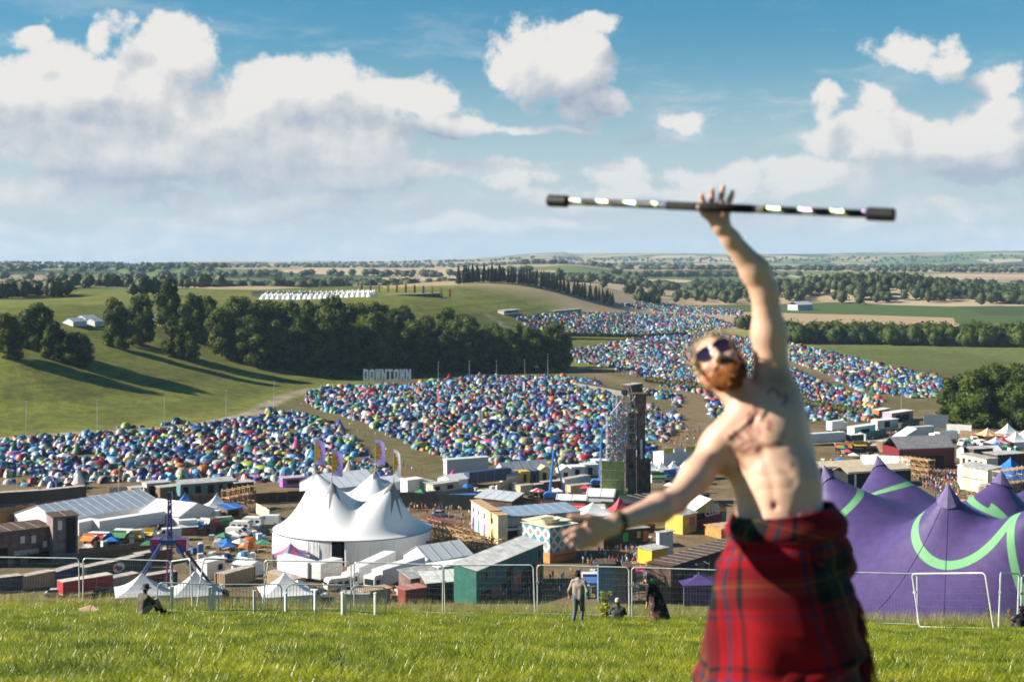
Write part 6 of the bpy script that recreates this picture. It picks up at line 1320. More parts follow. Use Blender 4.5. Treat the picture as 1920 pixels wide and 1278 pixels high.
def figure(J, vox, col, hands=False, bulk=1.0):
    """one continuous body from joints; col maps body regions to colours"""
    J = {k: np.array(v, float) for k, v in J.items()}; c = lambda a, b, ra, rb, k=.03: ('c', J[a], J[b], ra, rb, k); side = np.array([.075, 0, 0])
    pr = [('c', J['hip'] - side, J['chest'] - side * 1.15, .105, .105, .05), ('c', J['hip'] + side, J['chest'] + side * 1.15, .105, .105, .05), ('c', J['chest'], J['neck'], .11, .06, .04), c('sl', 'neck', .06, .055), c('sr', 'neck', .06, .055), ('c', J['neck'], J['head'], .055, .055, .02),
          ('e', J['head'] + np.array([0, 0, .02]), (.078, .098, .118), None, .02), ('c', J['head'] + np.array([0, -.09, -.0]), J['head'] + np.array([0, -.105, -.03]), .014, .018, .01)]
    for s in 'lr':
        pr += [c('s' + s, 'e' + s, .058, .045), c('e' + s, 'w' + s, .044, .030), c('h' + s, 'k' + s, .092, .06, .04), c('k' + s, 'a' + s, .06, .042)]
        ft = J['a' + s]; pr.append(('c', ft + np.array([0, .03, -.035]), ft + np.array([0, -.15, -.045]), .042, .038, .02)); hd = J['w' + s] - J['e' + s]; hd /= np.linalg.norm(hd)
        if hands:
            pm_ = J['w' + s] + hd * .07; pr.append(('c', J['w' + s], pm_, .030, .036, .015)); sd_ = np.cross(hd, [0, 1, 0]); sd_ = sd_ / max(np.linalg.norm(sd_), 1e-6)
            for q in range(4): b0 = pm_ + sd_ * (.014 * (q - 1.5)); b1 = b0 + hd * .055 + sd_ * .004 * (q - 1.5); b2 = b1 + hd * (.03 + .006 * (q in (1, 2))) + np.array([0, -.012, -.01]); pr += [('c', b0, b1, .010, .009, .006), ('c', b1, b2, .009, .008, .006)]
            pr.append(('c', J['w' + s] + hd * .03 + sd_ * .02, J['w' + s] + hd * .085 + sd_ * .055, .012, .010, .01))
        else: pr.append(('c', J['w' + s], J['w' + s] + hd * .13, .034, .026, .02))
    if bulk != 1: pr = [('c', p[1], p[2], p[3] * (bulk if p[3] > .04 else 1), p[4] * (bulk if p[4] > .04 else 1), p[5]) if p[0] == 'c' else p for p in pr]
    V, Q = skin(pr, vox); V = relax(V, Q, 1)
    segs = {'top': [('hip', 'chest'), ('chest', 'neck'), ('sl', 'sr'), ('sl', 'el'), ('sr', 'er')], 'fore': [('el', 'wl'), ('er', 'wr')], 'legs': [('hl', 'kl'), ('hr', 'kr'), ('hip', 'hip')], 'shin': [('kl', 'al'), ('kr', 'ar')], 'head': [('head', 'head')]}
    D = {}
    for n_, L in segs.items(): D[n_] = np.min([np.linalg.norm(V - J[a] - np.clip(((V - J[a]) @ (J[b] - J[a])) / max((J[b] - J[a]) @ (J[b] - J[a]), 1e-9), 0, 1)[:, None] * (J[b] - J[a]), axis=1) for a, b in L], 0)
    D['head'] = D['head'] - .075; D['top'] = D['top'] - .05; D['legs'] = D['legs'] - .045; D['shin'] = D['shin'] - .04; D['fore'] = D['fore'] - .03
    names = list(D); who = np.argmin(np.stack([D[n_] for n_ in names]), 0); C = np.zeros((len(V), 3))
    for i, n_ in enumerate(names): C[who == i] = col.get(n_, SKIN_)
    hd = who == names.index('head'); rel = V - J['head']; hair = hd & ((rel[:, 2] > .055) | (rel[:, 1] > .03)); C[hair] = col.get('hair', (.05, .035, .025))
    for s in 'lr': C[(np.linalg.norm(V - J['w' + s], axis=1) < .16) & (np.linalg.norm(V - J['e' + s], axis=1) > .2)] = SKIN_; C[np.linalg.norm((V - J['a' + s]) * np.array([1, .6, 1]), axis=1) < .11] = col.get('shoe', (.03, .03, .03))
    return V, Q, C
def pose(**k):
    d = dict(STAND); d.update(k); return d
def body_mesh(name, V, Q, C, m): me = np_mesh(name, V, Q, [m], True); col_attr(me, 'tint', C); return me
# ------------------------------------------------------------------ distant crowd
TOPS = {'white': (.62, .60, .58), 'black': (.02, .02, .025), 'red': (.42, .04, .05), 'blue': (.06, .14, .36), 'grey': (.22, .23, .25), 'pink': (.5, .18, .24), 'bare skin': SKIN_, 'green': (.06, .20, .10), 'orange': (.55, .20, .05), 'pale blue': (.32, .44, .56)}
LEGS = ((.03, .04, .08), (.02, .02, .02), (.12, .13, .17), SKIN_, (.25, .20, .14))
WALK = pose(kl=(-.10, -.16, .50), al=(-.11, -.10, .08), kr=(.10, .02, .49), ar=(.11, .28, .12), wl=(-.26, .14, .90), wr=(.26, -.20, .92))
ARMUP = pose(el=(-.30, -.05, 1.62), wl=(-.26, -.08, 1.88)); TALK = pose(er=(.27, -.08, 1.15), wr=(.12, -.28, 1.18))
PM = {}
tn = list(TOPS)
for pi, pz in enumerate((STAND, WALK, ARMUP, TALK)):
    for ti, (n_, c) in enumerate(TOPS.items()):
        if pi == 2 and ti > 4: continue
        lg = LEGS[(ti + pi) % 5]; V, Q, C = PM.get(('raw', pi)) or figure(pz, .055, dict(top=(9, 0, 0), legs=(0, 9, 0), shin=(0, 0, 9), fore=SKIN_)); PM['raw', pi] = (V, Q, C)
        C2 = C.copy(); C2[C[:, 0] > 8] = c; C2[C[:, 1] > 8] = lg; C2[C[:, 2] > 8] = lg if ti % 2 else SKIN_; PM[pi, ti] = (body_mesh('person', V, Q, C2, M_BODY), V, Q, C2)
ZONES = [('crowded yard by the pastel fronts', [(762,948),(838,952),(888,968),(898,985),(880,992),(830,972),(765,962)], 62, True),
         ('shade before the green building', [(905,1092),(1000,1075),(1020,1100),(1010,1122),(900,1130)], 70, True),
         ('dirt below the outstretched hand', [(1085,1040),(1215,1028),(1222,1058),(1150,1075),(1090,1062)], 85, True),
         ('dirt left of the standing watcher', [(1020,1085),(1110,1072),(1115,1120),(1025,1125)], 26, True),
         ('strip before the black fence', [(950,968),(1200,978),(1200,985),(950,975)], 36, True),
         ('crowd before the saloon stage', [(1720,890),(1795,888),(1800,925),(1730,920)], 190, False),
         ('dirt between the purple peaks', [(1560,925),(1800,925),(1790,985),(1700,990),(1560,985)], 170, False),
         ('slope below the centre camp', [(1230,815),(1310,800),(1330,850),(1240,865)], 55, False),
         ('track by the bank path', [(500,775),(590,735),(600,745),(560,770)], 10, False), ('grass between the two near camps', [(650,800),(700,800),(760,870),(800,885),(760,890),(720,860)], 14, False),
         ('deck and ramp at the right edge', [(1800,935),(1915,915),(1915,945),(1830,960)], 60, False), ('tracks among the far camps', [(1150,695),(1300,712),(1480,690),(1480,700),(1300,722),(1160,705)], 100, False), ('track by the food stalls', [(1560,795),(1700,800),(1760,790),(1750,815),(1640,835),(1560,820)], 60, False)]
rc = np.random.default_rng(12); CV = []; CQ = []; CC = []; off = 0
for zn, poly, num, solo in ZONES:
    c = [GV(*p) for p in poly]; got = 0; pts = []
    while got < num:
        x = rc.uniform(min(p.x for p in c), max(p.x for p in c)); y = rc.uniform(min(p.y for p in c), max(p.y for p in c)); z = float(H(x, y)); a, b = project(np.array([x, y, z]))
        if in_poly(np.array([a]), np.array([b]), poly)[0] and all((x - q[0]) ** 2 + (y - q[1]) ** 2 > .36 for q in pts): pts.append((x, y, z, a)); got += 1
    for i, (x, y, z, a) in enumerate(sorted(pts, key=lambda q: q[3])):
        pi = int(rc.integers(4)); ti = int(rc.integers(10)); ti = ti % 5 if pi == 2 else ti; me, V, Q, C = PM[pi, ti]; rz = rc.uniform(0, 6.28); s = rc.uniform(.92, 1.06)
        if solo:
            o = link('person', me, None, (x, y, z), rz); o.scale = (s, s, s); top = 'bare-chested person' if ti == 6 else f'person in a {tn[ti]} top'
            tag(o, f'{top}, {nth(i + 1)} from left, {zn}', 'person', 'festival-goers in the arena')
        else:
            ca, sa = math.cos(rz) * s, math.sin(rz) * s; W = np.stack([V[:, 0] * ca - V[:, 1] * sa + x, V[:, 0] * sa + V[:, 1] * ca + y, V[:, 2] * s + z], 1); CV.append(W); CQ.append(Q + off); CC.append(C); off += len(V)
me = body_mesh('crowd', np.concatenate(CV), np.concatenate(CQ), np.concatenate(CC), M_BODY); tag(link('crowd', me), 'far-off crowd milling about the stages and tracks', 'crowd', kind='stuff')
# ------------------------------------------------------------------ wire fence along the brow
FENCE = mat('fence_steel', (.50, .54, .53), .4, .15, 3, .5, .15)
BARW = mat('mesh_wire', (.20, .22, .22), .5, .15, 3, .4, .2)
def fd_(px): return 57.0 - 5.5 * px / 1720
PANELS = [(-182, None, -16, None), (-13, None, 150, None), (155, None, 321, None), (325, 57.0, 362, 53.9), (367, 53.9, 493, 56.2), (496, None, 660, None), (663, None, 831, None), (834, None, 1004, None), (1007, None, 1181, None), (1184, None, 1360, None), (1363, None, 1541, None), (1544, None, 1722, None), (1725, 49.6, 1868, 47.2), (1872, 47.2, 1908, 50.4), (1912, 50.4, 2090, 50.2)]
for i, (a, da, b, db) in enumerate(PANELS):
    A = GD(a, da or fd_(a)); B = GD(b, db or fd_(b)); d = B - A; L = math.hypot(d.x, d.y); sl = d.z / L
    o = thing('fence_panel', f'{"turned " if i in (3, 4, 12, 13) else ""}galvanised wire fence panel on the brow, {nth(i + 1)} from the left', 'fence', A, math.atan2(d.y, d.x), 'wire fence panels along the brow'); o.rotation_euler = (0, -math.atan(sl), math.atan2(d.y, d.x))
    r = .13; pts = [(0.02, 0, .0), (.02, 0, 1.98 - r)] + [(.02 + r - r * math.cos(t), 0, 1.98 - r + r * math.sin(t)) for t in (.4, .8, 1.2)] + [(.02 + r, 0, 1.98), (L - .02 - r, 0, 1.98)] + [(L - .02 - r + r * math.sin(t), 0, 1.98 - r + r * math.cos(t)) for t in (.4, .8, 1.2)] + [(L - .02, 0, 1.98 - r), (L - .02, 0, 0)]
    MB().path(pts, .029, 6).build('frame', FENCE, o); MB().tube((.02, 0, .16), (L - .02, 0, .16), .022).build('bottom_rail', FENCE, o)
    mb = MB()
    for k in range(1, 8): mb.tube((.03, 0, .16 + k * .23), (L - .03, 0, .16 + k * .23), .0032, n=3, cap=False)
    for k in range(1, int(L / .11)): mb.tube((k * .11, 0, .17), (k * .11, 0, 1.97), .0014, n=3, cap=False)
    w = mb.build('wire_mesh', BARW, o); w['kind'] = 'stuff'
    MB().box(-.12, .16, -.3, .3, -.04, .10).build('foot_block', mat('concrete_block', (.30, .29, .27), .9, .2, 3), o); MB().box(-.03, .09, -.04, .04, 1.3, 1.38).build('clamp', STEEL, o)
BAR = mat('barrier_steel', (.40, .45, .46), .4, .15, 3, .5, .2)
for i, (a, b) in enumerate(((294, 402), (410, 528), (537, 648), (656, 722))):
    A = GD(a, 48.2); B = GD(b, 48.2); d = B - A; L = d.length; o = thing('crowd_barrier', f'low tubular steel crowd barrier before the fence, {nth(i + 1)} of four from the left', 'barrier', A, math.atan2(d.y, d.x), 'crowd barriers'); o.rotation_euler = (0, -math.atan2(d.z, math.hypot(d.x, d.y)), math.atan2(d.y, d.x)); h = 1.08
    MB().path([(0, 0, .0), (0, 0, h - .14), (.05, 0, h - .04), (.14, 0, h), (L - .14, 0, h), (L - .05, 0, h - .04), (L, 0, h - .14), (L, 0, 0)], .024).build('frame', BAR, o); MB().tube((0, 0, .2), (L, 0, .2), .018).build('bottom_rail', BAR, o)
    for k in range(1, 18): MB().tube((L * k / 18, 0, .2), (L * k / 18, 0, h), .0085, n=5).build('upright', BAR, o)
    for x in (.15, L - .15): MB().box(x - .03, x + .03, -.3, .3, 0, .04).build('foot', BAR, o)
WP = mat('white_post', (.66, .68, .62), .6, .15, 4)
for i, (px, D, h, k) in enumerate(((323, 47.6, 1.3, 1), (394, 47.6, 1.35, 2), (477, 48.6, 1.2, 1), (536, 47.6, 1.1, 1), (591, 49, 1.2, 1), (642, 47.6, 1.15, 2), (703, 47.8, 1.2, 1))):
    o = thing('marker_post', f'white wooden post standing by the crowd barriers, {nth(i + 1)} from the left', 'post', GD(px, D) - Vector((0, 0, .18)), .2 * i, 'white posts by the barriers')
    h *= .86; MB().box(-.04, .04, -.035, .035, -.1, h).build('stake', WP, o)
    if k == 2: MB().box(.06, .14, -.035, .035, -.1, h - .04).build('stake', WP, o)
    MB().box(-.05, .05, -.045, .045, h, h + .03).build('cap', WP, o)
def kid(name, label, J, col, px, D, rz, z=0.0, vox=.022, extras=None):
    V, Q, C = figure(J, vox, col, True, 1.22); o = thing('person', label, 'person', GD(px, D) + Vector((0, 0, z)), rz, None); link('body', body_mesh('body', V, Q, C, M_BODY), o); 
    if extras: extras(o, J)
    return o
SIT = dict(hip=(0, .05, .14), chest=(0, -.02, .48), neck=(0, -.06, .66), head=(0, -.10, .82), sl=(-.19, -.04, .60), sr=(.19, -.04, .60), el=(-.26, -.22, .42), er=(.26, -.22, .42), wl=(-.12, -.42, .42), wr=(.12, -.42, .42), hl=(-.10, .02, .13), hr=(.10, .02, .13), kl=(-.15, -.40, .44), kr=(.15, -.40, .44), al=(-.14, -.62, .08), ar=(.14, -.62, .08))
def hat_brim(m, brim=.17, top=.13):
    def f(o, J):
        h = Vector(J['head']); mb = MB(); mb.grid([[(h.x + r * math.cos(a * .52), h.y + r * math.sin(a * .52) * 1.1, h.z + z) for a in range(12)] for r, z in ((brim, .035), (.105, .06), (.098, .15), (.05, .17), (.001, .172))], True); mb.build('hat', m, o, True)
    return f
def cap_hat(m):
    def f(o, J):
        h = Vector(J['head']); mb = MB(); mb.grid([[(h.x + r * math.cos(a * .52), h.y + r * math.sin(a * .52) * 1.2, h.z + z) for a in range(12)] for r, z in ((.094, .02), (.096, .07), (.075, .13), (.03, .15), (.001, .152))], True); mb.build('cap', m, o, True); MB().prism([(h.x - .07, h.z + .03), (h.x + .07, h.z + .03), (h.x + .07, h.z + .045), (h.x - .07, h.z + .045)], h.y - .2, h.y - .09).build('cap_peak', m, o)
    return f
def curls(m, n=60, long=False):
    def f(o, J):
        h = Vector(J['head']); mb = MB(); rg = random.Random(4)
        for k in range(n):
            t = rg.uniform(0, 6.28); u = rg.uniform(-.5 if not long else -1.2, 1); r = .085 * math.sqrt(max(.2, 1 - max(u, -.6) ** 2)); x, y, z = r * math.cos(t), r * math.sin(t) * 1.15 + .02, .03 + .10 * u
            if y < -.04 and u < .5: continue
            mb.ball((h.x + x, h.y + y, h.z + z), rg.uniform(.022, .036), nu=6, nv=4)
        b = mb.build('hair', m, o, True); b['kind'] = 'stuff'
    return f
HAIR = mat('dark_hair', (.03, .02, .014), .6, .3, 20); PATT = mat('patterned_hat', (.03, .025, .03), .8, .9, 40, stain=(.30, .28, .30), stain_scale=25); FLORAL = mat('floral_fabric', (.018, .014, .016), .8, .4, 10, stain=(.42, .13, .09), stain_scale=9.0)
kid('p', 'seated man in a patterned bucket hat, arms on knees, by the barriers', dict(SIT, hip=(0, .05, .10)), dict(top=(.075, .062, .05), legs=(.26, .24, .20), shin=(.26, .24, .20)), 268, 44.5, R(140), extras=hat_brim(PATT))
kid('p', 'standing person in a beige jumper and jeans looking out over the fence', pose(hip=(0, 0, .90), kl=(-.10, -.10, .50), al=(-.10, .06, .08), kr=(.12, -.02, .48), ar=(.16, .1, .08), el=(-.32, .06, 1.14), er=(.31, .04, 1.12), wl=(-.30, -.12, .92), wr=(.34, -.1, .88), head=(.05, -.06, 1.62)), dict(top=(.27, .235, .21), fore=(.13, .115, .11), legs=(.10, .13, .15), shin=(.10, .13, .15)), 1085, 46.5, R(160), extras=curls(HAIR))
kid('p', 'seated person in a beige cap and grey shirt below the standing watcher', SIT, dict(top=(.055, .06, .065), legs=(.05, .05, .06), shin=(.05, .05, .06)), 1158, 48.0, R(175), -.12, extras=cap_hat(mat('cap_beige', (.38, .33, .26), .8)))
def dress(o, J):
    mb = MB(); P = []
    for k, (cx, cy, z, rx, ry) in enumerate(((-.16, 0, 1.30, .15, .12), (-.08, .02, 1.12, .19, .15), (.0, .03, .92, .22, .18), (.06, .03, .70, .27, .22), (.10, .02, .45, .31, .27), (.13, 0, .22, .34, .30))):
        P.append([(cx + rx * (1 + .08 * math.sin(a * 2.3 + k)) * math.cos(a * .393), cy + ry * math.sin(a * .393), z + (.03 * math.sin(a * 1.7) if k == 5 else 0)) for a in range(16)])
    mb.grid(P, True); mb.build('dress', FLORAL, o, True); curls(HAIR, 90, True)(o, J)
    s = MB(); s.path([(-.30, -.06, 1.42), (-.20, -.1, 1.38), (-.1, -.02, 1.40), (-.12, .1, 1.42)], .045, 8); s.build('scarf', paint('scarf_teal', (.05, .25, .22)), o, True)
kid('p', 'woman in a dark floral dress stooping to the left by the fence', pose(hip=(.05, 0, .86), chest=(-.14, 0, 1.18), neck=(-.24, -.02, 1.36), head=(-.33, -.06, 1.46), sl=(-.26, -.16, 1.26), sr=(-.16, .16, 1.28), el=(-.30, -.2, 1.0), er=(-.2, .2, 1.0), wl=(-.32, -.2, .72), wr=(-.26, .18, .74), hl=(0, -.08, .84), hr=(.1, .08, .84), kl=(-.02, -.1, .46), kr=(.1, .1, .46), al=(.06, -.1, .08), ar=(.16, .1, .08)), dict(top=(.02, .016, .018), fore=(.02, .016, .018), legs=(.02, .02, .02), shin=(.02, .02, .02)), 1230, 47.0, 0.0, extras=dress)
for k, (px, c, hc, D, z, lab) in enumerate(((1857, (.02, .02, .025), (.015, .012, .01), 57, -.1, 'dark-haired person seated below the turned fence panel, left of two others'), (1895, (.08, .07, .07), (.10, .055, .03), 57, -.15, 'brown-haired person seated between two others below the right fence'), (1917, (.015, .015, .02), (.012, .01, .01), 50, -.1, 'person in black seated at the right picture edge by the fence'))):
    kid('p', lab, SIT, dict(top=c, legs=(.05, .05, .06), shin=(.05, .05, .06), hair=hc), px, D, R(180), z, extras=curls(mat(f'hair_tone_{k}', hc, .6, .3, 20), 40))
kid('p', 'person all in black kneeling just behind the man\'s kilt', dict(SIT, hip=(0, .05, .30), chest=(.02, 0, .66), neck=(.06, -.02, .86), head=(.10, -.02, 1.02), sl=(-.14, .0, .78), sr=(.17, 0, .78), el=(-.18, -.1, .52), er=(.2, -.1, .52), wl=(-.1, -.3, .42), wr=(.1, -.3, .42), kl=(-.14, -.35, .12), kr=(.14, -.35, .12), al=(-.13, .15, .07), ar=(.13, .15, .07)), dict(top=(.008, .008, .009), fore=(.008, .008, .009), legs=(.01, .01, .012), shin=(.01, .01, .012), hair=(.008, .007, .006)), 1556, 11.0, R(-70), .02, .02, extras=curls(mat('black_hair', (.008, .007, .006), .6, .3, 20), 70, True))
# flattened cardboard and the leafy weed by the watcher
cb = thing('cardboard_sheet', 'crumpled brown cardboard lying on the grass left of the seated man', 'cardboard', GD(163, 44), .2); CBM = mat('brown_card', (.34, .23, .15), .85, .15, 6)
MB().sheet((-.34, -.2, .05), (.05, -.22, .10), (.12, .2, .30), (-.25, .2, .20), .015).build('panel', CBM, cb); MB().sheet((.05, -.22, .10), (.36, -.15, .22), (.30, .2, .24), (.12, .2, .30), .015).build('flap', CBM, cb)
wd = thing('tall_weed', 'tall leafy green weed growing at the fence right of the watcher', 'plant', GD(1131, 52.0), 0.0); rg = np.random.default_rng(6)
st = MB(); LV = []; 
for s in range(6):
    x, y = rg.uniform(-.12, .12, 2); h = rg.uniform(.8, 1.55); st.tube((x, y, 0), (x * 2.0, y * 2, h), .012, .005, 5)
    for q in range(34): f = rg.uniform(.2, 1.02); LV.append((x * (1 + f) + rg.normal(0, .07), y * (1 + f) + rg.normal(0, .07), h * f))
so = st.build('stem', M_HEDGE, wd); so['kind'] = 'stuff'
V, Fq = leaf_cards(np.array(LV), rg.normal(0, 1, (len(LV), 3)) + np.array([0, 0, .5]), .10, rg); lo_ = link('leaves', np_mesh('leaves', V, Fq, [M_BLADE]), wd); lo_['kind'] = 'stuff'
# ------------------------------------------------------------------ the man with the staff
Y0 = 4.75
def M(px, py, dy=0.0): return np.array(PT(px, py, Y0 + dy))
def ML(px, py, dy=0.0): return M(px, py, dy + float(np.interp(py, [700, 780, 880, 1000], [.11, .09, .04, 0])))   # torso leaning back
MG = float(H(0.8, Y0)); fz = MG
def C_(a, b, ra, rb, k=.03): return ('c', a, b, ra, rb, k)
hc = M(1351.5, 684.4, .115)
hu = np.array([-.384, .618, .686]); hu /= np.linalg.norm(hu)
hn = np.array([-.316, -.786, .531]); hn -= hu * (hn @ hu); hn /= np.linalg.norm(hn)
hr_ = np.cross(hu, hn); hr_ = hr_ if hr_[0] > 0 else -hr_
HS = .91
def Hd(r, u, n): return hc + (hr_ * r + hu * u + hn * n) * HS
def head_size(L):
    """thin the pieces of the head to the head's own scale"""
    out = []
    for p in L:
        if p[0] == 'c' and max(np.linalg.norm(p[1] - hc), np.linalg.norm(p[2] - hc)) < .165: p = ('c', p[1], p[2], p[3] * HS, p[4] * HS, p[5])
        elif p[0] == 'e' and np.linalg.norm(p[1] - hc) < .165: p = ('e', p[1], tuple(q * HS for q in p[2]), p[3], p[4])
        out.append(p)
    return out
HAX = np.stack([hr_, hu, hn])
pelvis = M(1474, 1010, 0); B = []
# torso: two flank columns and a middle one, leaning back a little
B += [C_(ML(1432, 1010, .02), ML(1428, 900, .045), .095, .086, .06), C_(ML(1428, 900, .045), ML(1408, 815, .04), .086, .090, .05), C_(ML(1500, 1010, -.02), ML(1484, 900, -.02), .095, .088, .06), C_(ML(1484, 900, -.02), ML(1462, 790, -.005), .088, .080, .05), C_(ML(1464, 960, -.025), ML(1438, 820, -.015), .092, .092, .05), C_(ML(1440, 820, .0), ML(1424, 772, .0), .09, .06, .05)]
# chest muscles, rib cage edge, collar bones, trapezius
B += [('e', ML(1397, 826, -.030), (.085, .042, .062), None, .05), ('e', ML(1455, 803, -.040), (.074, .042, .072), None, .05), C_(ML(1412, 778, -.05), ML(1352, 822, -.015), .022, .026, .04), C_(ML(1404, 762, -.03), ML(1350, 822, -.0), .045, .05, .04), C_(ML(1422, 776, -.05), ML(1448, 728, -.02), .030, .038, .03), C_(ML(1498, 850, .03), ML(1478, 745, .02), .052, .045, .04)]
# neck and head
B += [C_(ML(1410, 778, -.02), M(1372, 718, .12), .062, .055, .03), C_(ML(1416, 780, -.07), M(1345, 722, .13), .016, .022, .025), C_(ML(1420, 778, -.065), M(1385, 722, .11), .016, .020, .025),
      ('e', Hd(0, .035, -.03), (.077, .098, .098), HAX, .02), ('e', Hd(0, -.01, .045), (.064, .085, .050), HAX, .025), C_(Hd(0, -.055, .045), Hd(0, -.100, .070), .050, .030, .02), C_(Hd(-.045, -.05, .0), Hd(-.02, -.095, .06), .030, .024, .02), C_(Hd(.045, -.05, .0), Hd(.02, -.095, .06), .030, .024, .02),
      C_(Hd(0, .02, .092), Hd(0, -.032, .118), .011, .015, .012), C_(Hd(-.014, -.034, .104), Hd(.014, -.034, .104), .009, .009, .008), C_(Hd(-.05, .03, .075), Hd(.05, .03, .075), .014, .014, .015), C_(Hd(-.022, -.060, .092), Hd(.022, -.060, .092), .010, .010, .008), ('e', Hd(-.045, -.018, .070), (.024, .022, .02), HAX, .015), ('e', Hd(.045, -.018, .070), (.024, .022, .02), HAX, .015),
      ('e', Hd(-.080, -.012, -.012), (.010, .034, .021), HAX, .008), ('e', Hd(.080, -.012, -.012), (.010, .034, .021), HAX, .008)]
# raised arm
sh1, elb1, wr1 = M(1449, 716, .14), M(1434, 548, .11), M(1352, 424, .06)
B += [C_(ML(1458, 775, .0), sh1, .066, .062, .05), C_(sh1, M(1442, 625, .13), .060, .056, .03), C_(M(1442, 625, .13), elb1, .056, .044, .03), C_(elb1, M(1416, 508, .10), .046, .050, .02), C_(M(1416, 508, .10), M(1370, 448, .07), .048, .030, .02), C_(M(1370, 448, .07), wr1, .030, .028, .02)]
B += [C_(wr1, M(1334, 398, .06), .026, .024, .015), C_(wr1, M(1358, 396, .06), .026, .022, .015), C_(M(1325, 391, .06), M(1362, 388, .06), .017, .015, .012)]
for b, m_, t in (((1322, 388), (1318, 377), (1315, 366)), ((1335, 384), (1335, 369), (1335, 355)), ((1350, 382), (1353, 366), (1356, 350)), ((1363, 386), (1369, 373), (1374, 360))): B += [C_(M(*b, .06), M(*m_, .064), .0115, .0100, .006), C_(M(*m_, .064), M(*t, .054), .0100, .0085, .006)]
B += [C_(M(1337, 412, .05), M(1320, 400, .035), .016, .012, .012), C_(M(1320, 400, .035), M(1310, 388, .01), .0115, .009, .006)]
# lowered arm reaching left and towards the lens
sh2, elb2, wr2 = M(1347, 840, .10), M(1266, 938, -.10), M(1150, 982, -.34)
B += [('e', M(1350, 838, .10), (.060, .060, .062), None, .04), C_(sh2, M(1305, 892, .0), .056, .050, .03), C_(M(1305, 892, .0), elb2, .050, .040, .03), C_(elb2, M(1236, 952, -.18), .040, .046, .02), C_(M(1236, 952, -.18), wr2, .045, .026, .02), C_(M(1376, 868, .09), M(1345, 850, .09), .05, .05, .04)]
B += [C_(wr2, M(1112, 992, -.36), .026, .027, .015), C_(wr2, M(1110, 1008, -.36), .024, .026, .02), C_(M(1106, 985, -.37), M(1100, 1014, -.36), .018, .018, .012)]
for b, m_, t in (((1102, 988, -.365), (1080, 991, -.39), (1058, 1000, -.395)), ((1100, 999, -.37), (1078, 1005, -.40), (1063, 1013, -.415)), ((1101, 1009, -.37), (1083, 1017, -.40), (1072, 1021, -.425)), ((1105, 1018, -.36), (1092, 1025, -.385), (1083, 1026, -.41))): B += [C_(M(*b), M(*m_), .0105, .0090, .004), C_(M(*m_), M(*t), .0090, .0075, .004)]
B += [C_(M(1134, 980, -.36), M(1106, 970, -.38), .018, .012, .012), C_(M(1106, 970, -.38), M(1068, 968, -.39), .0115, .008, .004)]
# legs and feet under the kilt
zf = MG
hipL, hipR = M(1430, 1035, .01), M(1515, 1035, .01)
for hp_, fx, dy in ((hipL, -.08, .0), (hipR, .06, .03)):
    kn = np.array([hp_[0] + fx * .55, hp_[1] + dy - .05, zf + .50]); an = np.array([hp_[0] + fx, hp_[1] + dy, zf + .10])
    B += [C_(hp_, kn, .08, .055, .04), C_(kn, an, .058, .042, .02), C_(an + [0, .03, -.05], an + [-.02, -.17, -.06], .05, .042, .02)]
V, Q = skin(head_size(B), .0058); V = relax(V, Q, 2)
# surface anatomy: grooves and ridges pressed into the skin along its normals
fn_ = np.cross(V[Q[:, 2]] - V[Q[:, 0]], V[Q[:, 3]] - V[Q[:, 1]]); N_ = np.zeros_like(V)
for q_ in range(4): np.add.at(N_, Q[:, q_], fn_)
N_ /= np.maximum(np.linalg.norm(N_, axis=1, keepdims=True), 1e-12)
if (N_[:, 2] * (V[:, 2] - V[:, 2].mean())).mean() < 0: N_ = -N_
ax_, ay_ = project(V); fr_ = np.clip(-N_[:, 1] * 1.6, 0, 1) * (V[:, 1] < Y0 + .2)
def press(line, depth, w):
    global V
    V = V - N_ * (fr_ * depth * np.exp(-(line_dist(ax_, ay_, line) / w) ** 2))[:, None]
press([(1418, 800), (1432, 860), (1448, 905), (1452, 948)], .0036, 9); press([(1366, 846), (1388, 860), (1412, 856), (1424, 846)], .0036, 9); press([(1436, 842), (1456, 840), (1478, 828), (1490, 812)], .0036, 9)
press([(1424, 858), (1408, 880), (1398, 905)], .0035, 9); press([(1436, 856), (1466, 876), (1488, 900)], .0035, 9); press([(1418, 892), (1480, 888)], .0014, 6); press([(1422, 918), (1484, 914)], .0014, 6)
press([(1452, 947), (1453, 950)], .011, 4.5); press([(1404, 938), (1424, 962)], .004, 8); press([(1506, 930), (1490, 962)], .004, 8); press([(1366, 818), (1408, 786)], -.004, 5); press([(1424, 786), (1444, 752)], -.004, 5); press([(1410, 790), (1416, 782)], .006, 6); press([(1444, 690), (1458, 715), (1474, 735)], .012, 12); press([(1342, 862), (1362, 872)], .005, 10)
for k_ in range(4): press([(1500 - 3 * k_, 800 + 24 * k_), (1528 - 2 * k_, 815 + 24 * k_)], .002, 7)
C = np.tile(np.array([.57, .355, .255]), (len(V), 1))
def near(p, r): return np.exp(-(np.linalg.norm(V - p, axis=1) / r) ** 2)[:, None]
def blend(w, c):
    global C
    C = C * (1 - w) + np.array(c) * w
blend(near(hc, .11) * .55, (.52, .22, .15)); blend(near(M(1392, 745, .0), .07) * .5, (.50, .22, .15)); blend(near(Hd(-.08, -.012, 0), .035) * .8, (.62, .20, .16)); blend(near(M(1343, 385), .06) * .6, (.42, .19, .14)); blend(near(M(1100, 1000, -.37), .08) * .4, (.50, .25, .18))
blend(near(M(1462, 712, .06), .05) * .75, (.22, .13, .06)); blend(near(M(1350, 872, .06), .04) * .7, (.25, .14, .06)); blend(near(M(1452, 947, -.09), .02) * .9, (.25, .12, .08)); blend(near(ML(1396, 846, -.09), .016), (.40, .17, .13)); blend(near(ML(1466, 818, -.10), .016), (.40, .17, .13))
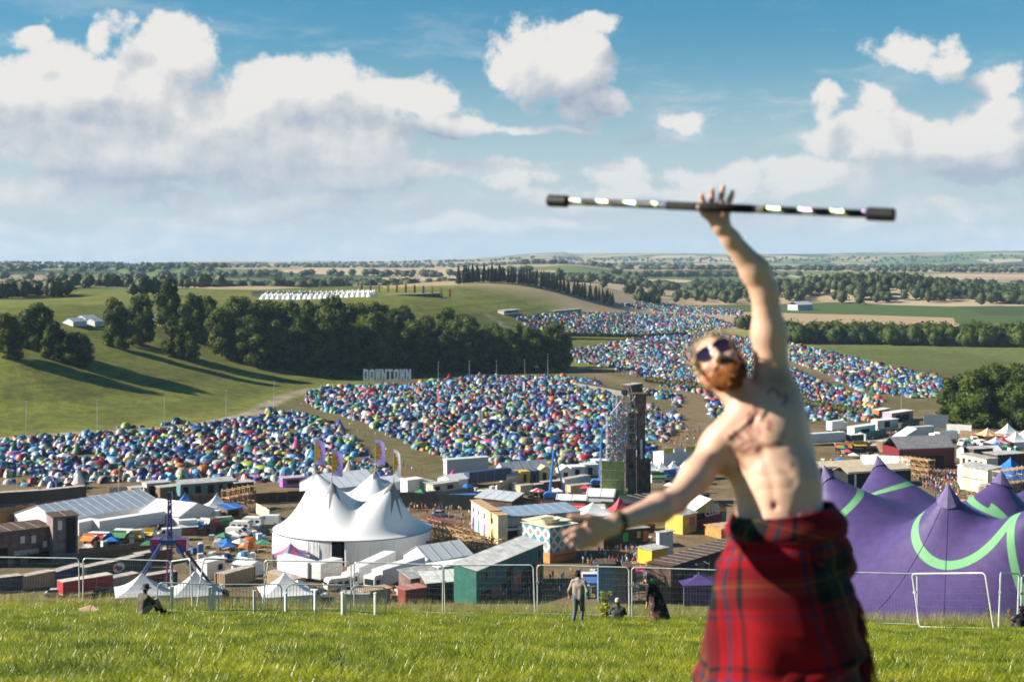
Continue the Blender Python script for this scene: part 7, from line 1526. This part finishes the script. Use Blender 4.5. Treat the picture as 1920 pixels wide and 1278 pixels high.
# red body paint strokes over the chest, seen from the front
vpx, vpy = project(V); front = (fr_ > .05)
rs = random.Random(9)
STROKES = [[(1462,742),(1456,732),(1448,728),(1440,735)], [(1472,738),(1474,748),(1470,756)], [(1442,790),(1446,797),(1440,802),(1446,806)], [(1418,842),(1430,832),(1440,836),(1452,831),(1464,833)], [(1420,846),(1428,838)], [(1405,775),(1403,790),(1408,805)], [(1395,800),(1404,812),(1410,824)], [(1376,808),(1384,818),(1392,822)], [(1388,836),(1400,828),(1412,826)], [(1380,840),(1392,846)], [(1398,845),(1410,836)], [(1384,860),(1388,870),(1386,880)], [(1392,866),(1396,878)], [(1415,762),(1418,775)], [(1422,800),(1426,812)], [(1408,790),(1398,796)], [(1366,815),(1374,824)], [(1370,838),(1380,848)]]
dmin = np.full(len(V), 1e9)
for st_ in STROKES: dmin = np.minimum(dmin, line_dist(vpx, vpy, st_))
wob = .75 + .4 * np.sin(vpx * .9) * np.sin(vpy * 1.1 + vpx * .3)
blend((np.clip(1 - dmin / 6.2, 0, 1) * front * (ax_ > 1355) * wob)[:, None] * 1.0, (.20, .03, .03))
C[V[:, 2] < zf + .62] = (.035, .03, .03); C[V[:, 2] < zf + .13] = (.02, .018, .016)
M_SKIN = attr_mat('skin', .48, .35, .12, noise=.10, nscale=14)
man = thing('person', 'bare-chested bearded man in sunglasses and red tartan wrap raising a staff', 'person', (float(pelvis[0]), Y0, MG))
def mp(name, V, Q, mats, smooth=True, Cc=None):
    me = np_mesh(name, V - np.array(man.location), Q, mats, smooth)
    if Cc is not None: col_attr(me, 'tint', Cc)
    return link(name, me, man)
mp('body', V, Q, [M_SKIN], True, C)
# beard, moustache and hair as their own shells
GING = mat('ginger_beard', (.30, .10, .02), .75, .5, 60, .25, bump=.9, bscale=140); BLOND = mat('sandy_hair', (.60, .42, .22), .7, .45, 50, .3, bump=.9, bscale=120)
bp = [C_(Hd(-.056, -.035, .01), Hd(-.035, -.085, .05), .022, .030, .02), C_(Hd(.056, -.035, .01), Hd(.035, -.085, .05), .022, .030, .02), C_(Hd(-.035, -.085, .055), Hd(0, -.115, .078), .030, .036, .02), C_(Hd(.035, -.085, .055), Hd(0, -.115, .078), .030, .036, .02), C_(Hd(0, -.10, .07), Hd(0, -.13, .075), .034, .024, .02), C_(Hd(-.030, -.058, .088), Hd(0, -.045, .106), .009, .010, .01), C_(Hd(.030, -.058, .088), Hd(0, -.045, .106), .009, .010, .01), C_(Hd(-.030, -.058, .088), Hd(-.030, -.085, .080), .010, .018, .01), C_(Hd(.030, -.058, .088), Hd(.030, -.085, .080), .010, .018, .01), C_(Hd(-.035, -.075, .02), Hd(.035, -.075, .02), .028, .028, .02)]
bv, bq = skin(head_size(bp), .006); rgb = np.random.default_rng(3); mp('beard', bv + rgb.normal(0, .0022, bv.shape), bq, [GING])
hp2 = [('e', Hd(0, .045, -.050), (.081, .092, .088), HAX, .02), ('e', Hd(-.05, .02, -.06), (.045, .07, .06), HAX, .02), ('e', Hd(.05, .02, -.06), (.045, .07, .06), HAX, .02), C_(Hd(-.03, .118, .0), Hd(.03, .122, .0), .020, .020, .02), C_(Hd(-.07, .0, .0), Hd(-.07, .05, .03), .014, .02, .015), C_(Hd(.07, .0, .0), Hd(.07, .05, .03), .014, .02, .015), C_(Hd(-.04, -.05, -.085), Hd(.04, -.05, -.085), .03, .03, .02)]
hv, hq = skin(head_size(hp2), .007); hv = hv + rgb.normal(0, .0025, hv.shape); keep = ((hv - hc) @ hn < .055) | ((hv - hc) @ hu > .085); hq = hq[keep[hq].all(1)]; mp('hair', hv, hq, [BLOND])
wisp = MB()
for k in range(130):
    a = rgb.uniform(-1.5, 1.5); u = rgb.uniform(.2, 1.0); p = Hd(.086 * math.sin(a) * 1.0, .055 + .09 * u, -.04 + .06 * math.cos(a)); d = (p - hc) / np.linalg.norm(p - hc) + rgb.normal(0, .35, 3); wisp.tube(p - d * .01, p + d * rgb.uniform(.015, .035), .0011, .0005, 3, False)
wo_ = mp('stray_hair', np.array(wisp.v), np.array([f for f in wisp.f]), [BLOND]); wo_['kind'] = 'stuff'
# sunglasses
sg_ = link('sunglasses', None, man); LENS = mat('purple_lens', (.014, .008, .028), .12, .2, 5, .8); FRM = mat('glasses_frame', (.02, .018, .02), .3, .2, 10, .5)
def sgp(name, mb, m, parent): 
    v = np.array(mb.v) - np.array(man.location); me = bpy.data.meshes.new(name); me.from_pydata([tuple(x) for x in v], [], mb.f); me.materials.append(m); return link(name, me, parent)
for s in (-1, 1):
    poly = [(.007, .026), (.030, .033), (.060, .031), (.069, .014), (.060, -.014), (.038, -.023), (.017, -.016), (.009, .004)]; mb = MB()
    P1 = [Hd(s * x, y + .012, .098 - .30 * x * x * 8) for x, y in poly]; P2 = [p - hn * .004 for p in P1]; n_ = len(poly); mb.add(P1 + P2, [tuple(range(n_)), tuple(range(2 * n_ - 1, n_ - 1, -1))] + [(k, n_ + k, n_ + (k + 1) % n_, (k + 1) % n_) for k in range(n_)]); l_ = sgp('lens', mb, LENS, sg_)
    mb = MB(); mb.path([Vector(p + hn * .001) for p in P1 + [P1[0]]], .0022, 5); sgp('rim', mb, FRM, sg_); mb = MB(); mb.path([Vector(Hd(s * .062, .026, .090 - .09)) if False else Vector(P1[2]), Vector(Hd(s * .083, .02, .04)), Vector(Hd(s * .086, .01, -.02))], .003, 5); sgp('temple_arm', mb, FRM, sg_)
mb = MB(); mb.path([Vector(Hd(-.011, .028, .100)), Vector(Hd(0, .032, .104)), Vector(Hd(.011, .028, .100))], .0028, 5); sgp('bridge', mb, FRM, sg_)
# wristband with a green bead
ax = wr2 - M(1236, 952, -.18); ax = Vector(ax).normalized(); e1_ = ax.orthogonal().normalized(); e2_ = ax.cross(e1_); wc = Vector(M(1158, 979, -.325)); mb = MB()
mb.grid([[wc + ax * t_ + (e1_ * math.cos(k * .314) + e2_ * math.sin(k * .314)) * r_ for k in range(20)] for t_, r_ in ((-.014, .0325), (-.012, .0355), (.0, .0365), (.012, .0345), (.014, .0315))], True); wb = sgp('wristband', mb, mat('olive_band', (.07, .065, .02), .8, .5, 60, stain=(.16, .13, .03), stain_scale=60), man); mb = MB().ball(wc + Vector((-.004, -.022, -.030)), .0095, nu=10, nv=6); sgp('bead', mb, paint('bead_green', (.01, .32, .22), .3), wb)
# tartan wrap
TART = bpy.data.materials.new('red_tartan'); TART.use_nodes = True; t = NT(TART.node_tree); bs = t.n['Principled BSDF']; uvn = t.new('ShaderNodeUVMap'); uvn.uv_map = 'weave'
u_, v_, _ = t.sep(uvn.outputs[0])
def sett(x):
    rp = t.new('ShaderNodeValToRGB'); rp.color_ramp.interpolation = 'CONSTANT'; el = rp.color_ramp.elements
    S = [(0, (.27, .006, .011)), (.33, (.05, .02, .06)), (.36, (.27, .006, .011)), (.40, (.010, .010, .016)), (.50, (.02, .045, .032)), (.58, (.25, .15, .03)), (.592, (.02, .045, .032)), (.64, (.010, .010, .016)), (.74, (.27, .006, .011)), (.80, (.035, .04, .10)), (.83, (.27, .006, .011)), (.90, (.010, .010, .016)), (.94, (.27, .006, .011))]
    for k, (p_, c_) in enumerate(S):
        e = el[k] if k < 2 else el.new(p_)
        e.position = p_; e.color = (*c_, 1)
    t.l.new(t.m('FRACT', x), rp.inputs[0]); return rp.outputs[0]
c = t.mix(.40, sett(t.m('MULTIPLY', u_, 2.5)), sett(t.m('MULTIPLY', v_, 2.5))); fz_ = t.noise(t.xyz(u_, v_, 0.0), 140, 3, .7); c = t.mix(1.0, c, (.85, .7, .7), 'MULTIPLY'); c = t.mix(t.ss(fz_, .3, .7, 0, .4), c, t.mix(1.0, c, (.6, .6, .6), 'MULTIPLY'))
t.l.new(c, bs.inputs['Base Color']); bs.inputs['Roughness'].default_value = .95; bs.inputs['Specular IOR Level'].default_value = .1; bs.inputs['Sheen Weight'].default_value = .08
b_ = t.new('ShaderNodeBump'); b_.inputs['Strength'].default_value = .4; b_.inputs['Distance'].default_value = .004; t.l.new(t.noise(t.xyz(u_, v_, 0.0), 260, 2, .6), b_.inputs['Height']); t.l.new(b_.outputs[0], bs.inputs['Normal'])
PROF = [(956, 1374, 1562), (963, 1370, 1566), (975, 1365, 1578), (988, 1364, 1584), (1000, 1363, 1586), (1010, 1360, 1585), (1035, 1352, 1590), (1070, 1342, 1594), (1110, 1334, 1600), (1150, 1324, 1606), (1190, 1313, 1612), (1230, 1304, 1618), (1262, 1297, 1622), (1290, 1293, 1626)]
def wrap_mesh(name, th0, th1, nt, r_off, y0, y1, nv, fold, seed, slant=0.0, uvrot=.0):
    ys = np.linspace(y0, y1, nv); pl = np.interp(ys, [p[0] for p in PROF], [p[1] for p in PROF]); pr_ = np.interp(ys, [p[0] for p in PROF], [p[2] for p in PROF]); th = np.linspace(th0, th1, nt); Vv = np.zeros((nv, nt, 3)); U = np.zeros((nv, nt, 2))
    for i in range(nv):
        f = (ys[i] - 956) / 330; cx = (pl[i] + pr_[i]) / 2; rx = (pr_[i] - pl[i]) / 2 / (F / Y0) * (.95 - .055 * min(1, f * 1.3)); ry = .122 + .055 * min(1, f * 1.6); roll = .008 * math.exp(-((ys[i] - 984) / 14) ** 2) - .010 * math.exp(-((ys[i] - 1008) / 9) ** 2)
        cen = M(cx, ys[i], .0); amp = fold * min(1, .12 + f * 1.15)
        dg = .022 * np.exp(-(((ys[i] - 1052) - 62 * np.sin(th * .9 + .3)) / 15) ** 2) - .02 * np.exp(-(((ys[i] - 1075) - 62 * np.sin(th * .9 + .3)) / 16) ** 2) + .016 * np.exp(-(((ys[i] - 1130) - 80 * np.cos(th + .5)) / 22) ** 2) + .02 * np.exp(-(((ys[i] - 1236) + 45 * np.cos(th - .4)) / 14) ** 2)
        r = 1 + (amp * (np.sin(th * 5 + f * 4.2 + seed) * .45 + np.sin(th * 9 - f * 5 + seed * 2) * .22 + np.sin(th * 3 + f * 7) * .5) + dg * .62 * min(1, .15 + f * 2) + roll + r_off) / .17
        x = cen[0] + rx * r * np.cos(th); y = cen[1] + ry * r * np.sin(th); z = cen[2] + slant * (th - th0) * np.ones(nt) + .012 * np.sin(th * 3 + seed) * f + (.022 * np.cos(th) if True else 0) * (1 - min(1, f * 3))
        Vv[i] = np.stack([x, y, z], 1); uu = th * .17; vv = -(ys[i] - 956) / 561.0 * np.ones(nt); U[i] = np.stack([uu * math.cos(uvrot) - vv * math.sin(uvrot), uu * math.sin(uvrot) + vv * math.cos(uvrot)], 1)
    idx = np.arange(nv * nt).reshape(nv, nt); q = np.stack([idx[:-1, :-1], idx[1:, :-1], idx[1:, 1:], idx[:-1, 1:]], -1).reshape(-1, 4); q = q[:, ::-1]
    me = np_mesh(name, Vv.reshape(-1, 3) - np.array(man.location), q, [TART], True); ul = me.uv_layers.new(name='weave'); li = np.zeros(len(me.loops), np.int32); me.loops.foreach_get('vertex_index', li); ul.data.foreach_set('uv', U.reshape(-1, 2)[li].astype(np.float32).ravel())
    o = link(name, me, man); sd = o.modifiers.new('thickness', 'SOLIDIFY'); sd.thickness = .006; sd.offset = -1; return o, Vv
kl, _ = wrap_mesh('tartan_wrap', 0, 2 * math.pi, 200, 0, 956, 1290, 110, .012, .4, uvrot=.10)
ov, OV = wrap_mesh('tartan_overlap', -math.pi * .93, -.02, 110, .012, 1000, 1284, 90, .014, 1.9, uvrot=-.16)
bd, _ = wrap_mesh('waist_roll', 0, 2 * math.pi, 160, .007, 956, 998, 14, .004, 3.0, uvrot=.35)
# fringe along the free edge of the overlap, hanging at the man's left hip
fm = MB(); rgf = np.random.default_rng(5); edge = OV[30:, -1]
for k in range(420):
    p = edge[rgf.integers(len(edge))] + rgf.normal(0, .004, 3); d = np.array([.30 + rgf.normal(0, .14), rgf.normal(0, .15), -1.0]); L_ = rgf.uniform(.07, .16); q1 = p + d * L_ * .5 + rgf.normal(0, .004, 3); q2 = q1 + np.array([d[0] * .5, d[1] * .4, -1.1]) * L_ * .5
    for a_, b2, r_ in ((p, q1, .003), (q1, q2, .0024)): fm.tube(a_, b2, r_, r_ * .8, 3, False)
fo_ = mp('fringe', np.array(fm.v), np.array(fm.f), [mat('fringe_yarn', (.16, .012, .02), .95, .8, 30)]); fo_['kind'] = 'stuff'
# ------------------------------------------------------------------ the staff
s0, s1 = Vector(M(1028, 376, .30)), Vector(M(1678, 403, -.30)); sd_ = (s1 - s0); SL = sd_.length; sd_.normalize(); so_ = thing('contact_staff', 'black juggling staff with glittering spiral tape balanced on the raised hand', 'staff', s0)
so_.rotation_euler = sd_.to_track_quat('X', 'Z').to_euler(); SB = mat('staff_black', (.012, .012, .013), .5, .3, 30, .4); HOLO = bpy.data.materials.new('hologram_tape'); HOLO.use_nodes = True; t = NT(HOLO.node_tree); bs = t.n['Principled BSDF']; oc = t.new('ShaderNodeTexCoord').outputs['Object']; vn = t.new('ShaderNodeTexVoronoi'); vn.inputs['Scale'].default_value = 60; t.l.new(oc, vn.inputs['Vector'])
hv_ = t.new('ShaderNodeHueSaturation'); hv_.inputs['Color'].default_value = (.75, .25, .3, 1); r_, g__, b__ = t.sep(vn.outputs['Color']); t.l.new(r_, hv_.inputs['Hue']); hv_.inputs['Saturation'].default_value = .8; t.l.new(hv_.outputs[0], bs.inputs['Base Color']); bs.inputs['Metallic'].default_value = .75; bs.inputs['Roughness'].default_value = .3
MB().tube((.05, 0, 0), (SL - .05, 0, 0), .0125, n=16).build('shaft', SB, so_, True)
for a_, b_ in ((0, .078), (SL - .088, SL)):
    mb = MB(); mb.grid([[(x, r * math.cos(k * .314), r * math.sin(k * .314)) for k in range(20)] for x, r in ((a_, .001), (a_, .0185), (a_ + .004, .0215), (b_ - .004, .0215), (b_, .0185), (b_, .001))], True); mb.build('end_cap', SB, so_)
MB().tube((SL * .37, 0, 0), (SL * .62, 0, 0), .0145, n=16).build('grip', mat('grip_black', (.008, .008, .009), .85, .3, 60), so_, True)
for a_, b_ in ((.085, SL * .345), (SL * .66, SL - .095)):
    mb = MB(); n = int((b_ - a_) / .004); tw = 2 * math.pi / .105; mb.grid([[(a_ + (b_ - a_) * i / n, .0131 * math.cos(tw * (b_ - a_) * i / n + w), .0131 * math.sin(tw * (b_ - a_) * i / n + w)) for w in (0, .5, 1, 1.5, 2.0, 2.6)] for i in range(n + 1)]); mb.build('spiral_tape', HOLO, so_)
for x in (SL * .355, SL * .365, SL * .635, SL * .645): MB().tube((x, 0, 0), (x + .006, 0, 0), .0138, n=16).build('ring_tape', HOLO, so_)
# ------------------------------------------------------------------ haze
hz_m = bpy.data.materials.new('valley_haze'); hz_m.use_nodes = True; t = NT(hz_m.node_tree); t.n.remove(t.n['Principled BSDF']); pv = t.new('ShaderNodeVolumePrincipled'); pv.inputs['Color'].default_value = (.50, .74, 1.0, 1); pv.inputs['Density'].default_value = 4.0e-5; pv.inputs['Anisotropy'].default_value = 0.0
t.l.new(pv.outputs[0], t.n['Material Output'].inputs['Volume'])
hb = MB().box(-9700, 9700, -75, 15200, float(gv[:, 2].min()) - 1.5, float(gv[:, 2].max()) + 45).build('haze', hz_m); tag(hb, 'thin blue haze lying over the valley', 'haze', kind='stuff')
